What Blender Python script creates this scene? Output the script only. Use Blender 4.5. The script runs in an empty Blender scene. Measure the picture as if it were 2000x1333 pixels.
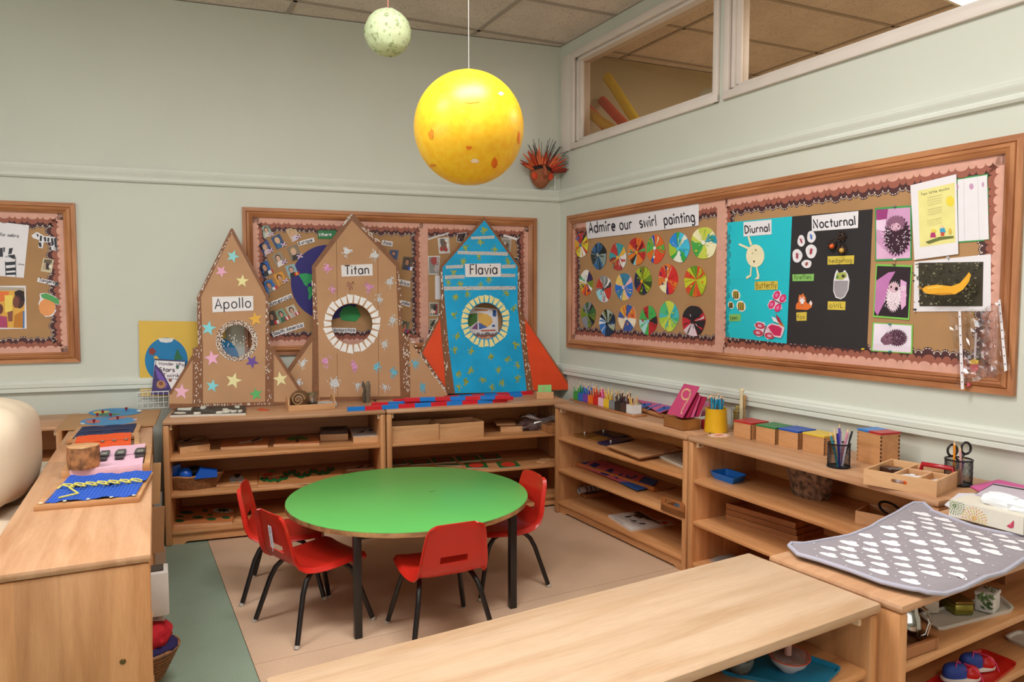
import bpy, bmesh, math, random
from math import sin, cos, pi, radians
from mathutils import Vector, Matrix
from mathutils.geometry import tessellate_polygon
random.seed(7)
S = bpy.context.scene
COL = S.collection
# ---------------------------------------------------------------- camera
CAM = Vector((-2.0768, -4.9351, 1.3679)); YAW, PITCH, FPX = 0.33268, 0.05952, 1412.7
cf = Vector((sin(YAW)*cos(PITCH), cos(YAW)*cos(PITCH), -sin(PITCH)))
cr = Vector((cos(YAW), -sin(YAW), 0)); cu = cr.cross(cf)
cam_data = bpy.data.cameras.new('camera'); cam = bpy.data.objects.new('camera', cam_data); COL.objects.link(cam)
cam_data.sensor_width = 36; cam_data.lens = 36*FPX/2000; cam_data.clip_start = .05
cam.matrix_world = Matrix(((cr.x, cu.x, -cf.x, CAM.x), (cr.y, cu.y, -cf.y, CAM.y), (cr.z, cu.z, -cf.z, CAM.z), (0, 0, 0, 1)))
S.camera = cam
# ---------------------------------------------------------------- world, lights, exposure
wd = bpy.data.worlds.new('world'); S.world = wd; wd.use_nodes = True
wd.node_tree.nodes['Background'].inputs[0].default_value = (1, .93, .85, 1)
wd.node_tree.nodes['Background'].inputs[1].default_value = .25
S.view_settings.view_transform = 'Standard'; S.view_settings.look = 'None'
S.view_settings.exposure = 0.12; S.view_settings.gamma = 1; S.view_settings.use_curve_mapping = False
ZC = 3.176
def area(name, x, y, w, h, power, z=ZC-.03, col=(.90, .945, 1), rot=0):
    l = bpy.data.lights.new(name, 'AREA'); l.shape = 'RECTANGLE'; l.size = w; l.size_y = h; l.energy = power; l.color = col
    o = bpy.data.objects.new(name, l); COL.objects.link(o); o.location = (x, y, z); o.rotation_euler = (0, 0, rot); return o
LIGHTS = [(-1.5, -3.0), (-3.3, -2.9), (-0.6, -4.6), (-3.2, -4.6), (-1.9, -6.4)]
for i, (x, y) in enumerate(LIGHTS):
    area('ceiling_panel_lamp', x, y, 1.15, .56, [44, 34, 4, 5, 12][i])
area('back_room_lamp', 2.6, -2.4, 1.1, .5, 130)
w_ = area('front_fill_light', -2.6, -8.2, 4.2, 1.5, 34, z=1.25, col=(.90, .95, 1)); w_.rotation_euler = (pi/2, 0, 0)  # added soft fill behind the camera for upright faces, no window modelled
w_ = area('left_fill_light', -6.25, -3.6, 1.3, 3.2, 48, z=1.35, col=(.90, .95, 1)); w_.rotation_euler = (0, -pi/2, 0)  # added side fill to lift the right wall, no window modelled
# ---------------------------------------------------------------- rays and frames
def ray(u, v): return cf + cr*((u-1000)/FPX) - cu*((v-666.5)/FPX)
class Fr:
    def __init__(s, o, U, V):
        s.o = Vector(o); s.U = Vector(U).normalized(); s.V = Vector(V).normalized(); s.N = s.U.cross(s.V)
    def at(s, u, v, off=0.):
        d = ray(u, v); t = ((s.o+s.N*off-CAM).dot(s.N))/d.dot(s.N); q = CAM+d*t-s.o
        return Vector((q.dot(s.U), q.dot(s.V)))
    def P(s, a, b, n=0.): return s.o+s.U*a+s.V*b+s.N*n
    def M(s, a=0., b=0., n=0.):
        p = s.P(a, b, n); U, V, N = s.U, s.V, s.N
        return Matrix(((U.x, V.x, N.x, p.x), (U.y, V.y, N.y, p.y), (U.z, V.z, N.z, p.z), (0, 0, 0, 1)))
A_R = .16496
RD = Vector((sin(A_R), -cos(A_R), 0)); RN = Vector((cos(A_R), sin(A_R), 0))
def FB(y=0.): return Fr((0, y, 0), (1, 0, 0), (0, 0, 1))
def FRt(off=0.): return Fr(-RN*off, RD, (0, 0, 1))
def FT(z): return Fr((0, 0, z), (1, 0, 0), (0, 1, 0))
def onz(u, v, z): a = FT(z).at(u, v); return Vector((a.x, a.y, z))
def ony(u, v, y): a = FB(y).at(u, v); return Vector((a.x, y, a.y))
# ---------------------------------------------------------------- materials
def lin(h):
    h = h.lstrip('#'); c = [int(h[i:i+2], 16)/255 for i in (0, 2, 4)]
    return tuple((x/12.92 if x <= .04045 else ((x+.055)/1.055)**2.4) for x in c)+(1,)
_m = {}
def nodes(name):
    m = bpy.data.materials.new(name); m.use_nodes = True; nt = m.node_tree
    return m, nt, nt.nodes['Principled BSDF']
def noise_mix(nt, b, c1, c2, scale, vec=None, detail=3, lo=.35, hi=.65, sock='Base Color'):
    tc = nt.nodes.new('ShaderNodeTexCoord'); mp = nt.nodes.new('ShaderNodeMapping'); n = nt.nodes.new('ShaderNodeTexNoise'); r = nt.nodes.new('ShaderNodeValToRGB')
    nt.links.new(tc.outputs['Object'], mp.inputs[0]); nt.links.new(mp.outputs[0], n.inputs['Vector']); nt.links.new(n.outputs[0], r.inputs[0])
    if vec: mp.inputs['Scale'].default_value = vec
    n.inputs['Scale'].default_value = scale; n.inputs['Detail'].default_value = detail
    r.color_ramp.elements[0].position = lo; r.color_ramp.elements[1].position = hi; r.color_ramp.elements[0].color = c1; r.color_ramp.elements[1].color = c2
    if sock: nt.links.new(r.outputs[0], b.inputs[sock])
    return r, n, mp
def pm(h, rough=.6, var=.05, scale=25, metal=0., spec=.4, bump=0., coat=0.):
    k = (h, rough, var, scale, metal, spec, bump, coat)
    if k in _m: return _m[k]
    m, nt, b = nodes('mat_'+h.lstrip('#')); c = lin(h)
    c1 = tuple(max(0, x*(1-var)) for x in c[:3])+(1,); c2 = tuple(min(1, x*(1+var)) for x in c[:3])+(1,)
    r, n, mp = noise_mix(nt, b, c1, c2, scale)
    b.inputs['Roughness'].default_value = rough; b.inputs['Metallic'].default_value = metal; b.inputs['Specular IOR Level'].default_value = spec
    b.inputs['Coat Weight'].default_value = coat
    if bump:
        bp = nt.nodes.new('ShaderNodeBump'); bp.inputs['Strength'].default_value = bump; bp.inputs['Distance'].default_value = .004
        nt.links.new(n.outputs[0], bp.inputs['Height']); nt.links.new(bp.outputs[0], b.inputs['Normal'])
    _m[k] = m; return m
def wood(c1, c2, ax='x', plank=.11, rough=.42, strength=.16, key=''):
    k = ('w', c1, c2, ax, plank, rough, strength)
    if k in _m: return _m[k]
    m, nt, b = nodes('wood_'+ax+c1.lstrip('#')); L = nt.links; N = nt.nodes
    vec = {'x': (.9, 9, 9), 'y': (9, .9, 9), 'z': (9, 9, .9)}[ax]
    r, n, mp = noise_mix(nt, b, lin(c2), lin(c1), 2.2, vec, detail=6, lo=.3, hi=.62, sock=None)
    n.inputs['Distortion'].default_value = .6
    fine = N.new('ShaderNodeTexNoise'); mp2 = N.new('ShaderNodeMapping'); mp2.inputs['Scale'].default_value = tuple(v*6 for v in vec)
    tc = N.new('ShaderNodeTexCoord'); L.new(tc.outputs['Object'], mp2.inputs[0]); L.new(mp2.outputs[0], fine.inputs['Vector']); fine.inputs['Scale'].default_value = 4; fine.inputs['Detail'].default_value = 4
    sp = N.new('ShaderNodeSeparateXYZ'); L.new(tc.outputs['Object'], sp.inputs[0])
    def idx(a):
        d = N.new('ShaderNodeMath'); d.operation = 'DIVIDE'; d.inputs[1].default_value = plank; L.new(sp.outputs[a], d.inputs[0])
        f = N.new('ShaderNodeMath'); f.operation = 'FLOOR'; L.new(d.outputs[0], f.inputs[0]); return f
    cb = N.new('ShaderNodeCombineXYZ'); oth = [a for a in (0, 1, 2) if 'xyz'[a] != ax]
    for j, a in enumerate(oth): L.new(idx(a).outputs[0], cb.inputs[j])
    oi = N.new('ShaderNodeObjectInfo'); L.new(oi.outputs['Random'], cb.inputs[2])
    wn = N.new('ShaderNodeTexWhiteNoise'); wn.noise_dimensions = '3D'; L.new(cb.outputs[0], wn.inputs['Vector'])
    ma = N.new('ShaderNodeMapRange'); ma.inputs['To Min'].default_value = 1-strength; ma.inputs['To Max'].default_value = 1+strength*.4; L.new(wn.outputs['Value'], ma.inputs['Value'])
    mb_ = N.new('ShaderNodeMapRange'); mb_.inputs['To Min'].default_value = .84; mb_.inputs['To Max'].default_value = 1.12; L.new(fine.outputs[0], mb_.inputs['Value'])
    mu = N.new('ShaderNodeMath'); mu.operation = 'MULTIPLY'; L.new(ma.outputs[0], mu.inputs[0]); L.new(mb_.outputs[0], mu.inputs[1])
    vm = N.new('ShaderNodeVectorMath'); vm.operation = 'SCALE'; L.new(r.outputs[0], vm.inputs[0]); L.new(mu.outputs[0], vm.inputs['Scale'])
    L.new(vm.outputs[0], b.inputs['Base Color']); b.inputs['Roughness'].default_value = rough
    bp = N.new('ShaderNodeBump'); bp.inputs['Strength'].default_value = .05; L.new(fine.outputs[0], bp.inputs['Height']); L.new(bp.outputs[0], b.inputs['Normal'])
    _m[k] = m; return m
def speckle(h, h2, scale, rough, amt=.5, bump=0.):
    k = ('sp', h, h2, scale)
    if k in _m: return _m[k]
    m, nt, b = nodes('speckle_'+h.lstrip('#')); L = nt.links; N = nt.nodes
    c = lin(h); r, n, mp = noise_mix(nt, b, tuple(x*.93 for x in c[:3])+(1,), tuple(min(1, x*1.06) for x in c[:3])+(1,), 3, sock=None)
    n2 = N.new('ShaderNodeTexNoise'); n2.inputs['Scale'].default_value = scale; n2.inputs['Detail'].default_value = 2; L.new(mp.outputs[0], n2.inputs['Vector'])
    r2 = N.new('ShaderNodeValToRGB'); L.new(n2.outputs[0], r2.inputs[0]); r2.color_ramp.elements[0].position = .56; r2.color_ramp.elements[1].position = .68
    r2.color_ramp.elements[0].color = (0, 0, 0, 1); r2.color_ramp.elements[1].color = (amt, amt, amt, 1)
    mx = N.new('ShaderNodeMixRGB'); L.new(r2.outputs[0], mx.inputs[0]); L.new(r.outputs[0], mx.inputs[1]); mx.inputs[2].default_value = lin(h2); L.new(mx.outputs[0], b.inputs['Base Color'])
    b.inputs['Roughness'].default_value = rough
    if bump:
        bp = N.new('ShaderNodeBump'); bp.inputs['Strength'].default_value = bump; L.new(n2.outputs[0], bp.inputs['Height']); L.new(bp.outputs[0], b.inputs['Normal'])
    _m[k] = m; return m
def glassy(name, tint=(1, 1, 1, 1), refl=.12, haze=0.):
    if name in _m: return _m[name]
    m = bpy.data.materials.new(name); m.use_nodes = True; nt = m.node_tree; nt.nodes.clear(); N = nt.nodes; L = nt.links
    o = N.new('ShaderNodeOutputMaterial'); t = N.new('ShaderNodeBsdfTransparent'); g = N.new('ShaderNodeBsdfGlossy'); mx = N.new('ShaderNodeMixShader'); fr = N.new('ShaderNodeLayerWeight'); pw_ = N.new('ShaderNodeMath'); pw_.operation = 'POWER'; pw_.inputs[1].default_value = 4
    t.inputs[0].default_value = tint; g.inputs['Roughness'].default_value = .03+haze; fr.inputs[0].default_value = .5
    nn = N.new('ShaderNodeTexNoise'); nn.inputs['Scale'].default_value = 14; mr = N.new('ShaderNodeMath'); mr.operation = 'MULTIPLY_ADD'; mr.inputs[1].default_value = .8
    L.new(fr.outputs['Facing'], pw_.inputs[0]); L.new(pw_.outputs[0], mr.inputs[0]); mr.inputs[2].default_value = refl; L.new(mr.outputs[0], mx.inputs[0]); L.new(t.outputs[0], mx.inputs[1]); L.new(g.outputs[0], mx.inputs[2]); L.new(mx.outputs[0], o.inputs[0])
    _m[name] = m; return m
def emit(h, s):
    k = ('e', h, s)
    if k in _m: return _m[k]
    m, nt, b = nodes('glow'); b.inputs['Emission Color'].default_value = lin(h); b.inputs['Emission Strength'].default_value = s; b.inputs['Base Color'].default_value = lin(h)
    _m[k] = m; return m
# ---------------------------------------------------------------- mesh builder
class MB:
    def __init__(s): s.v = []; s.f = []; s.mi = []; s.mats = []
    def m(s, mat):
        if mat not in s.mats: s.mats.append(mat)
        return s.mats.index(mat)
    def add(s, vs, fs, mat, M=None):
        o = len(s.v); i = s.m(mat)
        for q in vs:
            q = Vector(q); s.v.append(M @ q if M else q)
        for f in fs: s.f.append(tuple(o+k for k in f)); s.mi.append(i)
    def box(s, lo, hi, mat, M=None, bev=0.):
        x0, y0, z0 = lo; x1, y1, z1 = hi
        if bev <= 0:
            vs = [(x0, y0, z0), (x1, y0, z0), (x1, y1, z0), (x0, y1, z0), (x0, y0, z1), (x1, y0, z1), (x1, y1, z1), (x0, y1, z1)]
            s.add(vs, [(0, 3, 2, 1), (4, 5, 6, 7), (0, 1, 5, 4), (1, 2, 6, 5), (2, 3, 7, 6), (3, 0, 4, 7)], mat, M); return
        bm = bmesh.new(); bmesh.ops.create_cube(bm, size=1)
        for q in bm.verts: q.co = Vector((x0+(q.co.x+.5)*(x1-x0), y0+(q.co.y+.5)*(y1-y0), z0+(q.co.z+.5)*(z1-z0)))
        bmesh.ops.bevel(bm, geom=bm.edges[:], offset=min(bev, .49*min(x1-x0, y1-y0, z1-z0)), segments=2, profile=.5, affect='EDGES')
        s.bm(bm, mat, M)
    def bm(s, bm, mat, M=None):
        bm.verts.index_update(); s.add([q.co.copy() for q in bm.verts], [[q.index for q in f.verts] for f in bm.faces], mat, M); bm.free()
    def prism(s, pts, z0, z1, mat, holes=(), M=None, side=None):
        loops = [list(pts)]+[list(h) for h in holes]
        flat = [p for l in loops for p in l]; n = len(flat)
        if n < 3: return
        tr = tessellate_polygon([[Vector((p[0], p[1], 0)) for p in l] for l in loops])
        vs = [(p[0], p[1], z1) for p in flat]+[(p[0], p[1], z0) for p in flat]
        fs = []
        for t in tr:
            a, b, c = [Vector(flat[i][:2]) for i in t]
            if (b-a).cross(c-a) < 0: t = (t[0], t[2], t[1])
            fs.append(tuple(t)); fs.append((t[0]+n, t[2]+n, t[1]+n))
        s.add(vs, fs, mat, M)
        o = 0; fs = []
        for li, l in enumerate(loops):
            k = len(l); ar = sum(l[i][0]*l[(i+1) % k][1]-l[(i+1) % k][0]*l[i][1] for i in range(k)); ccw = (ar > 0) == (li == 0)
            for i in range(k):
                a, b = o+i, o+(i+1) % k
                fs.append((a+n, b+n, b, a) if ccw else (b+n, a+n, a, b))
            o += k
        s.add(vs, fs, side or mat, M)
    def flat(s, pts, z, mat, M=None, holes=()):
        loops = [list(pts)]+[list(h) for h in holes]; flat = [p for l in loops for p in l]
        tr = tessellate_polygon([[Vector((p[0], p[1], 0)) for p in l] for l in loops]); fs = []
        for t in tr:
            a, b, c = [Vector(flat[i][:2]) for i in t]
            if abs((b-a).cross(c-a)) < 1e-12: continue
            fs.append((t[0], t[2], t[1]) if (b-a).cross(c-a) < 0 else tuple(t))
        s.add([(p[0], p[1], z) for p in flat], fs, mat, M)
    def ribbon(s, pts, w, z, mat, M=None, closed=False):
        P = [Vector(p[:2]) for p in pts]; n = len(P); h = w/2
        if n == 1: s.flat([(P[0].x+h*1.2*cos(k*pi/3), P[0].y+h*1.2*sin(k*pi/3)) for k in range(6)], z, mat, M); return
        L, R = [], []
        for i in range(n):
            a = P[max(i-1, 0)]; b = P[min(i+1, n-1)]; d = b-a
            if d.length < 1e-9: d = Vector((1, 0))
            d.normalize(); nn = Vector((-d.y, d.x))
            if 0 < i < n-1:
                e = (P[i+1]-P[i])
                if e.length > 1e-9: e.normalize(); k = max(.5, abs(e.dot(d))); nn = nn/k
            L.append(P[i]+nn*h); R.append(P[i]-nn*h)
        s.add([(q.x, q.y, z) for q in L+R], [(i+1, i, n+i, n+i+1) for i in range(n-1)], mat, M)
    def tube(s, path, r, mat, seg=8, M=None, caps=True, radii=None):
        P = [Vector(p) for p in path]; n = len(P); vs = []; prev = None
        for i in range(n):
            t = (P[min(i+1, n-1)]-P[max(i-1, 0)]).normalized()
            ref = prev if prev else (Vector((0, 0, 1)) if abs(t.z) < .9 else Vector((1, 0, 0)))
            a = (ref-t*ref.dot(t)).normalized(); b = t.cross(a); prev = a; rr = radii[i] if radii else r
            for k in range(seg):
                q = 2*pi*k/seg; vs.append(P[i]+a*cos(q)*rr+b*sin(q)*rr)
        fs = [(i*seg+k, i*seg+(k+1) % seg, (i+1)*seg+(k+1) % seg, (i+1)*seg+k) for i in range(n-1) for k in range(seg)]
        if caps: fs += [tuple(range(seg))[::-1], tuple((n-1)*seg+k for k in range(seg))]
        s.add(vs, fs, mat, M)
    def lathe(s, prof, mat, seg=24, M=None, sx=1., sy=1., wob=None):
        vs = []; n = len(prof)
        for i, (r, z) in enumerate(prof):
            for k in range(seg):
                q = 2*pi*k/seg; rr = r*(wob(q, z) if wob else 1); vs.append((rr*cos(q)*sx, rr*sin(q)*sy, z))
        fs = [(i*seg+k, i*seg+(k+1) % seg, (i+1)*seg+(k+1) % seg, (i+1)*seg+k) for i in range(n-1) for k in range(seg)]
        if prof[0][0] > 1e-4: fs.append(tuple(range(seg))[::-1])
        if prof[-1][0] > 1e-4: fs.append(tuple((n-1)*seg+k for k in range(seg)))
        s.add(vs, fs, mat, M)
    def sq(s, a, b, c, mat, e1=.6, e2=.6, M=None, nu=32, nv=18, fn=None):
        def pw(x, e): return math.copysign(abs(x)**e, x)
        vs = []
        for j in range(nv+1):
            v = -pi/2+pi*j/nv
            for i in range(nu):
                u = 2*pi*i/nu; q = Vector((a*pw(cos(v), e1)*pw(cos(u), e2), b*pw(cos(v), e1)*pw(sin(u), e2), c*pw(sin(v), e1)))
                vs.append(fn(q) if fn else q)
        fs = [(j*nu+i, j*nu+(i+1) % nu, (j+1)*nu+(i+1) % nu, (j+1)*nu+i) for j in range(nv) for i in range(nu)]
        s.add(vs, fs, mat, M)
    def mesh(s, name, smooth=35):
        me = bpy.data.meshes.new(name); me.from_pydata([tuple(q) for q in s.v], [], s.f)
        for m in s.mats: me.materials.append(m)
        me.polygons.foreach_set('material_index', s.mi)
        if smooth:
            me.polygons.foreach_set('use_smooth', [True]*len(s.f))
            me.update(); me.set_sharp_from_angle(angle=radians(smooth))
        me.validate(); me.update(); return me
    def part(s, name, parent, label=None, smooth=35, kind=None):
        o = bpy.data.objects.new(name, s.mesh(name, smooth)); COL.objects.link(o)
        if parent is not None: o.parent = parent
        if label: o['label'] = label
        if kind: o['kind'] = kind
        return o
    def thing(s, name, label, cat, M=None, group=None, smooth=35, kind=None):
        o = s.part(name, None, None, smooth, kind); tag(o, label, cat, group)
        if M is not None: o.matrix_world = M
        return o
def tag(o, label, cat, group=None):
    o['label'] = label; o['category'] = cat
    if group: o['group'] = group
    return o
def empty(name, label, cat, M=None, group=None):
    o = bpy.data.objects.new(name, None); COL.objects.link(o); o.empty_display_size = .05; tag(o, label, cat, group)
    if M is not None: o.matrix_world = M
    return o
def struct(mb, name, parent=None, smooth=0):
    o = mb.part(name, parent, None, smooth)
    if parent is None: o['kind'] = 'structure'
    return o
def TR(x=0, y=0, z=0, rz=0, rx=0, ry=0): return Matrix.Translation((x, y, z)) @ Matrix.Rotation(rz, 4, 'Z') @ Matrix.Rotation(ry, 4, 'Y') @ Matrix.Rotation(rx, 4, 'X')
def copy_thing(root, M, label, group=None):
    r = root.copy(); COL.objects.link(r); r.matrix_world = M; r['label'] = label
    if group: r['group'] = group
    for ch in list(root.children):
        c = ch.copy(); COL.objects.link(c); c.parent = r
        for g in list(ch.children):
            d = g.copy(); COL.objects.link(d); d.parent = c
    return r
def ell(cx, cy, rx, ry=None, n=24, rot=0., a0=0, a1=360):
    ry = rx if ry is None else ry; R = radians(rot); o = []
    full = abs(a1-a0) == 360; m = n if full else n+1
    for k in range(m):
        q = radians(a0+(a1-a0)*k/n); x, y = rx*cos(q), ry*sin(q); o.append((cx+x*cos(R)-y*sin(R), cy+x*sin(R)+y*cos(R)))
    return o
def Z(ox, oy, s): return lambda *p: [(ox+p[i]/s, oy+p[i+1]/s) for i in range(0, len(p), 2)]
def star(cx, cy, r, n=5, k=.45, rot=-90, sx=1.):
    return [(cx+sx*(r if i % 2 == 0 else r*k)*cos(radians(rot+i*180/n)), cy+(r if i % 2 == 0 else r*k)*sin(radians(rot+i*180/n))) for i in range(2*n)]
def quad(q, s, t):   # bilinear in a pixel quad: tl, tr, br, bl ; t down
    tl, tr, br, bl = q
    return ((1-t)*((1-s)*tl[0]+s*tr[0])+t*((1-s)*bl[0]+s*br[0]), (1-t)*((1-s)*tl[1]+s*tr[1])+t*((1-s)*bl[1]+s*br[1]))
def qp(q, pts): return [quad(q, s, t) for s, t in pts]
# ---------------------------------------------------------------- stroke lettering
def arc(cx, cy, rx, ry, a0, a1, n=8): return [(cx+rx*cos(radians(a0+(a1-a0)*k/n)), cy+ry*sin(radians(a0+(a1-a0)*k/n))) for k in range(n+1)]
bowl = arc(.22, .24, .19, .24, 0, 360, 12)
GL = {
 'a': (.5, [bowl, [(.41, .47), (.42, 0)]]), 'b': (.48, [[(.04, .78), (.04, 0)], bowl]), 'c': (.44, [arc(.23, .24, .2, .24, 45, 315)]),
 'd': (.5, [bowl, [(.42, .8), (.42, 0)]]), 'e': (.47, [[(.05, .25), (.41, .27)]+arc(.23, .24, .19, .24, 10, 310, 10)]),
 'f': (.34, [arc(.26, .62, .12, .15, 30, 180, 5)+[(.14, 0)], [(.02, .44), (.3, .44)]]), 'g': (.5, [bowl, [(.41, .47), (.42, -.1)]+arc(.24, -.1, .18, .15, 0, -150, 6)]),
 'h': (.46, [[(.05, .8), (.05, 0)], [(.05, .28)]+arc(.21, .3, .16, .18, 180, 0, 6)+[(.38, 0)]]), 'i': (.15, [[(.06, .46), (.06, 0)], [(.06, .66)]]),
 'k': (.42, [[(.05, .78), (.05, 0)], [(.34, .48), (.06, .2), (.36, 0)]]), 'l': (.15, [[(.06, .8), (.06, 0)]]),
 'm': (.66, [[(.04, .48), (.04, 0)], [(.04, .3)]+arc(.17, .32, .13, .16, 180, 0, 5)+[(.3, 0)], [(.3, .3)]+arc(.43, .32, .13, .16, 180, 0, 5)+[(.56, 0)]]),
 'n': (.46, [[(.05, .48), (.05, 0)], [(.05, .28)]+arc(.21, .3, .16, .18, 180, 0, 6)+[(.38, 0)]]), 'o': (.48, [arc(.23, .24, .19, .24, 0, 360, 12)]),
 'p': (.48, [[(.05, .48), (.04, -.28)], bowl]), 'q': (.5, [bowl, [(.41, .47), (.42, -.28)]]), 'r': (.36, [[(.05, .48), (.05, 0)], [(.05, .26)]+arc(.2, .3, .15, .17, 180, 40, 5)]),
 's': (.4, [arc(.2, .36, .14, .12, 40, 270, 7)+arc(.19, .12, .15, .12, 90, -140, 7)]), 't': (.34, [[(.16, .7), (.16, 0)], [(.02, .46), (.31, .46)]]),
 'u': (.46, [[(.05, .48), (.05, .18)]+arc(.21, .18, .16, .18, 180, 360, 6)+[(.37, .48)], [(.37, .2), (.38, 0)]]), 'v': (.42, [[(.03, .48), (.2, 0), (.37, .48)]]),
 'w': (.6, [[(.03, .48), (.15, 0), (.29, .4), (.43, 0), (.55, .48)]]), 'x': (.4, [[(.03, .48), (.34, 0)], [(.34, .48), (.03, 0)]]), 'y': (.44, [[(.03, .48), (.2, .04)], [(.38, .48), (.1, -.28)]]),
 'z': (.4, [[(.04, .47), (.34, .47), (.04, .02), (.36, .02)]]),
 'A': (.56, [[(.03, 0), (.28, .75), (.5, 0)], [(.11, .25), (.43, .27)]]), 'B': (.5, [[(.06, .75), (.06, 0)], [(.06, .75)]+arc(.2, .57, .18, .18, 90, -90, 6)+[(.06, .39)]+arc(.22, .2, .2, .2, 90, -90, 6)+[(.06, 0)]]),
 'D': (.56, [[(.06, .75), (.06, 0)], [(.06, .75)]+arc(.1, .375, .4, .375, 90, -90, 10)+[(.06, 0)]]), 'E': (.48, [[(.4, .75), (.06, .75), (.06, 0), (.42, 0)], [(.06, .4), (.36, .4)]]),
 'F': (.46, [[(.42, .75), (.06, .75), (.06, 0)], [(.06, .4), (.36, .42)]]), 'I': (.3, [[(.14, .75), (.14, 0)], [(.03, .75), (.25, .75)], [(.03, 0), (.25, 0)]]), 'L': (.42, [[(.06, .75), (.06, 0), (.4, 0)]]),
 'N': (.58, [[(.06, 0), (.06, .75), (.48, 0), (.48, .75)]]), 'O': (.64, [arc(.3, .375, .26, .375, 0, 360, 16)]), 'S': (.5, [arc(.25, .56, .18, .18, 40, 260, 8)+arc(.24, .19, .2, .19, 80, -140, 8)]),
 'T': (.52, [[(.26, .75), (.26, 0)], [(.02, .75), (.5, .75)]]), 'W': (.78, [[(.03, .75), (.2, 0), (.38, .6), (.56, 0), (.74, .75)]]), '?': (.4, [arc(.18, .58, .15, .16, 160, -60, 7)+[(.19, .22)], [(.19, .03)]]), ' ': (.3, [])}
def textlines(s):
    x = 0; out = []
    for ch in s:
        a, st = GL.get(ch, GL['o']); out += [[(x+p[0], p[1]) for p in l] for l in st]; x += a+.07
    return out, max(x-.07, .1)
def text_px(s, p0, p1, h):   # baseline from p0 to p1 in photograph pixels, h = em height in pixels
    ls, w = textlines(s); d = Vector((p1[0]-p0[0], p1[1]-p0[1]))/w; up = Vector((p1[1]-p0[1], -(p1[0]-p0[0]))).normalized()*h
    if up.y > 0: up = -up
    return [[(p0[0]+d.x*x+up.x*y, p0[1]+d.y*x+up.y*y) for x, y in l] for l in ls]
# ---------------------------------------------------------------- flat art on a plane
def art(F, outline, name, label, cat, base, layers=(), off=0., t=.0012, group=None, parent=None, holes=(), side=None, extra=()):
    pts = [F.at(u, v, off) for u, v in outline]; c = sum(pts, Vector((0, 0)))/len(pts)
    loc = lambda px: [F.at(u, v, off)-c for u, v in px]
    if parent is not None: c0 = parent['fo']; c0 = Vector((c0[0], c0[1])); loc = lambda px: [F.at(u, v, off)-c0 for u, v in px]
    mb = MB(); z0 = off if parent is not None else 0
    mb.prism(loc(outline), z0, z0+t, base, holes=[loc(h) for h in holes], side=side)
    def put(m, layers, z):
        for l in layers:
            z += .00025
            if l[1] == 's':
                for st in l[3]:
                    q = loc(st); sc = 1.
                    if len(st) > 1:
                        dpx = sum((Vector(st[i+1])-Vector(st[i])).length for i in range(len(st)-1)); dl = sum((q[i+1]-q[i]).length for i in range(len(q)-1)); sc = dl/max(dpx, 1e-6)
                    else: a = F.at(st[0][0], st[0][1]); b = F.at(st[0][0]+1, st[0][1]); sc = (b-a).length
                    m.ribbon(q, l[2]*sc, z, l[0])
            else: m.flat(loc(l[1]), z, l[0])
        return z
    z = put(mb, layers, z0+t)
    if parent is not None: o = mb.part(name, parent, label or None, smooth=0)
    else:
        o = mb.thing(name, label, cat, F.M(c.x, c.y, off), group, smooth=0); o['fo'] = (c.x, c.y)
        for nm, ls, lb in extra:
            m2 = MB(); put(m2, ls, z); m2.part(nm, o, lb, smooth=0, kind='stuff' if nm == 'lettering' else None)
    return o
# ================================================================ the room
WALL = '#cccdbf'
mw = pm(WALL, .55, .015, 2.5); mrail = pm('#d5d7cb', .4, .02, 4); mwhite = pm('#dccfc4', .45, .03, 6)
mb = MB(); mb.box((-6.5, -8.5, -.12), (5, 1.2, -.012), pm('#8d7a66', .8)); floor = struct(mb, 'floor')
def onfl(u, v): return onz(u, v, 0)
fd = Vector((sin(radians(9.5)), -cos(radians(9.5)), 0)); fp = Vector((cos(radians(9.5)), sin(radians(9.5)), 0))
b0 = onfl(455, 1190); s0 = onfl(870, 1213)
beige = speckle('#ccab8e', '#977a5f', 210, .5, .45); green = speckle('#8a9a86', '#66765f', 210, .5, .45)
def sheet(a0, a1, c0, c1, m):   # a along fp from b0, c along fd from s0
    A = b0.dot(fp); Cc = s0.dot(fd); g = .0012; mb = MB()
    P = lambda a, c: fp*(A+a)+fd*(Cc+c)
    q = [P(a0+g, c0+g), P(a1-g, c0+g), P(a1-g, c1-g), P(a0+g, c1-g)]
    mb.prism([(p.x, p.y) for p in q], -.012, 0, m); struct(mb, 'vinyl_sheet', floor)
sheet(0, 5.5, -4.5, 0, beige); sheet(0, 5.5, 0, 4.9, beige); sheet(-4.5, 0, -4.5, 4.9, green)
def wallbox(name, o, d, L, n, z0=0, z1=ZC, th=.12, mat=mw):
    mb = MB(); o = Vector(o); d = Vector(d); n = Vector(n)
    q = [o, o+d*L, o+d*L-n*th, o-n*th]; mb.prism([(p.x, p.y) for p in q], z0, z1, mat); return struct(mb, name)
wallbox('wall_back', (-6.4, 0, 0), (1, 0, 0), 6.41, (0, -1, 0))
wallbox('wall_left', (-6.4, -8.4, 0), (0, 1, 0), 8.4, (1, 0, 0)); wallbox('wall_front', (-6.4, -8.4, 0), (1, 0, 0), 8.0, (0, 1, 0))
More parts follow.
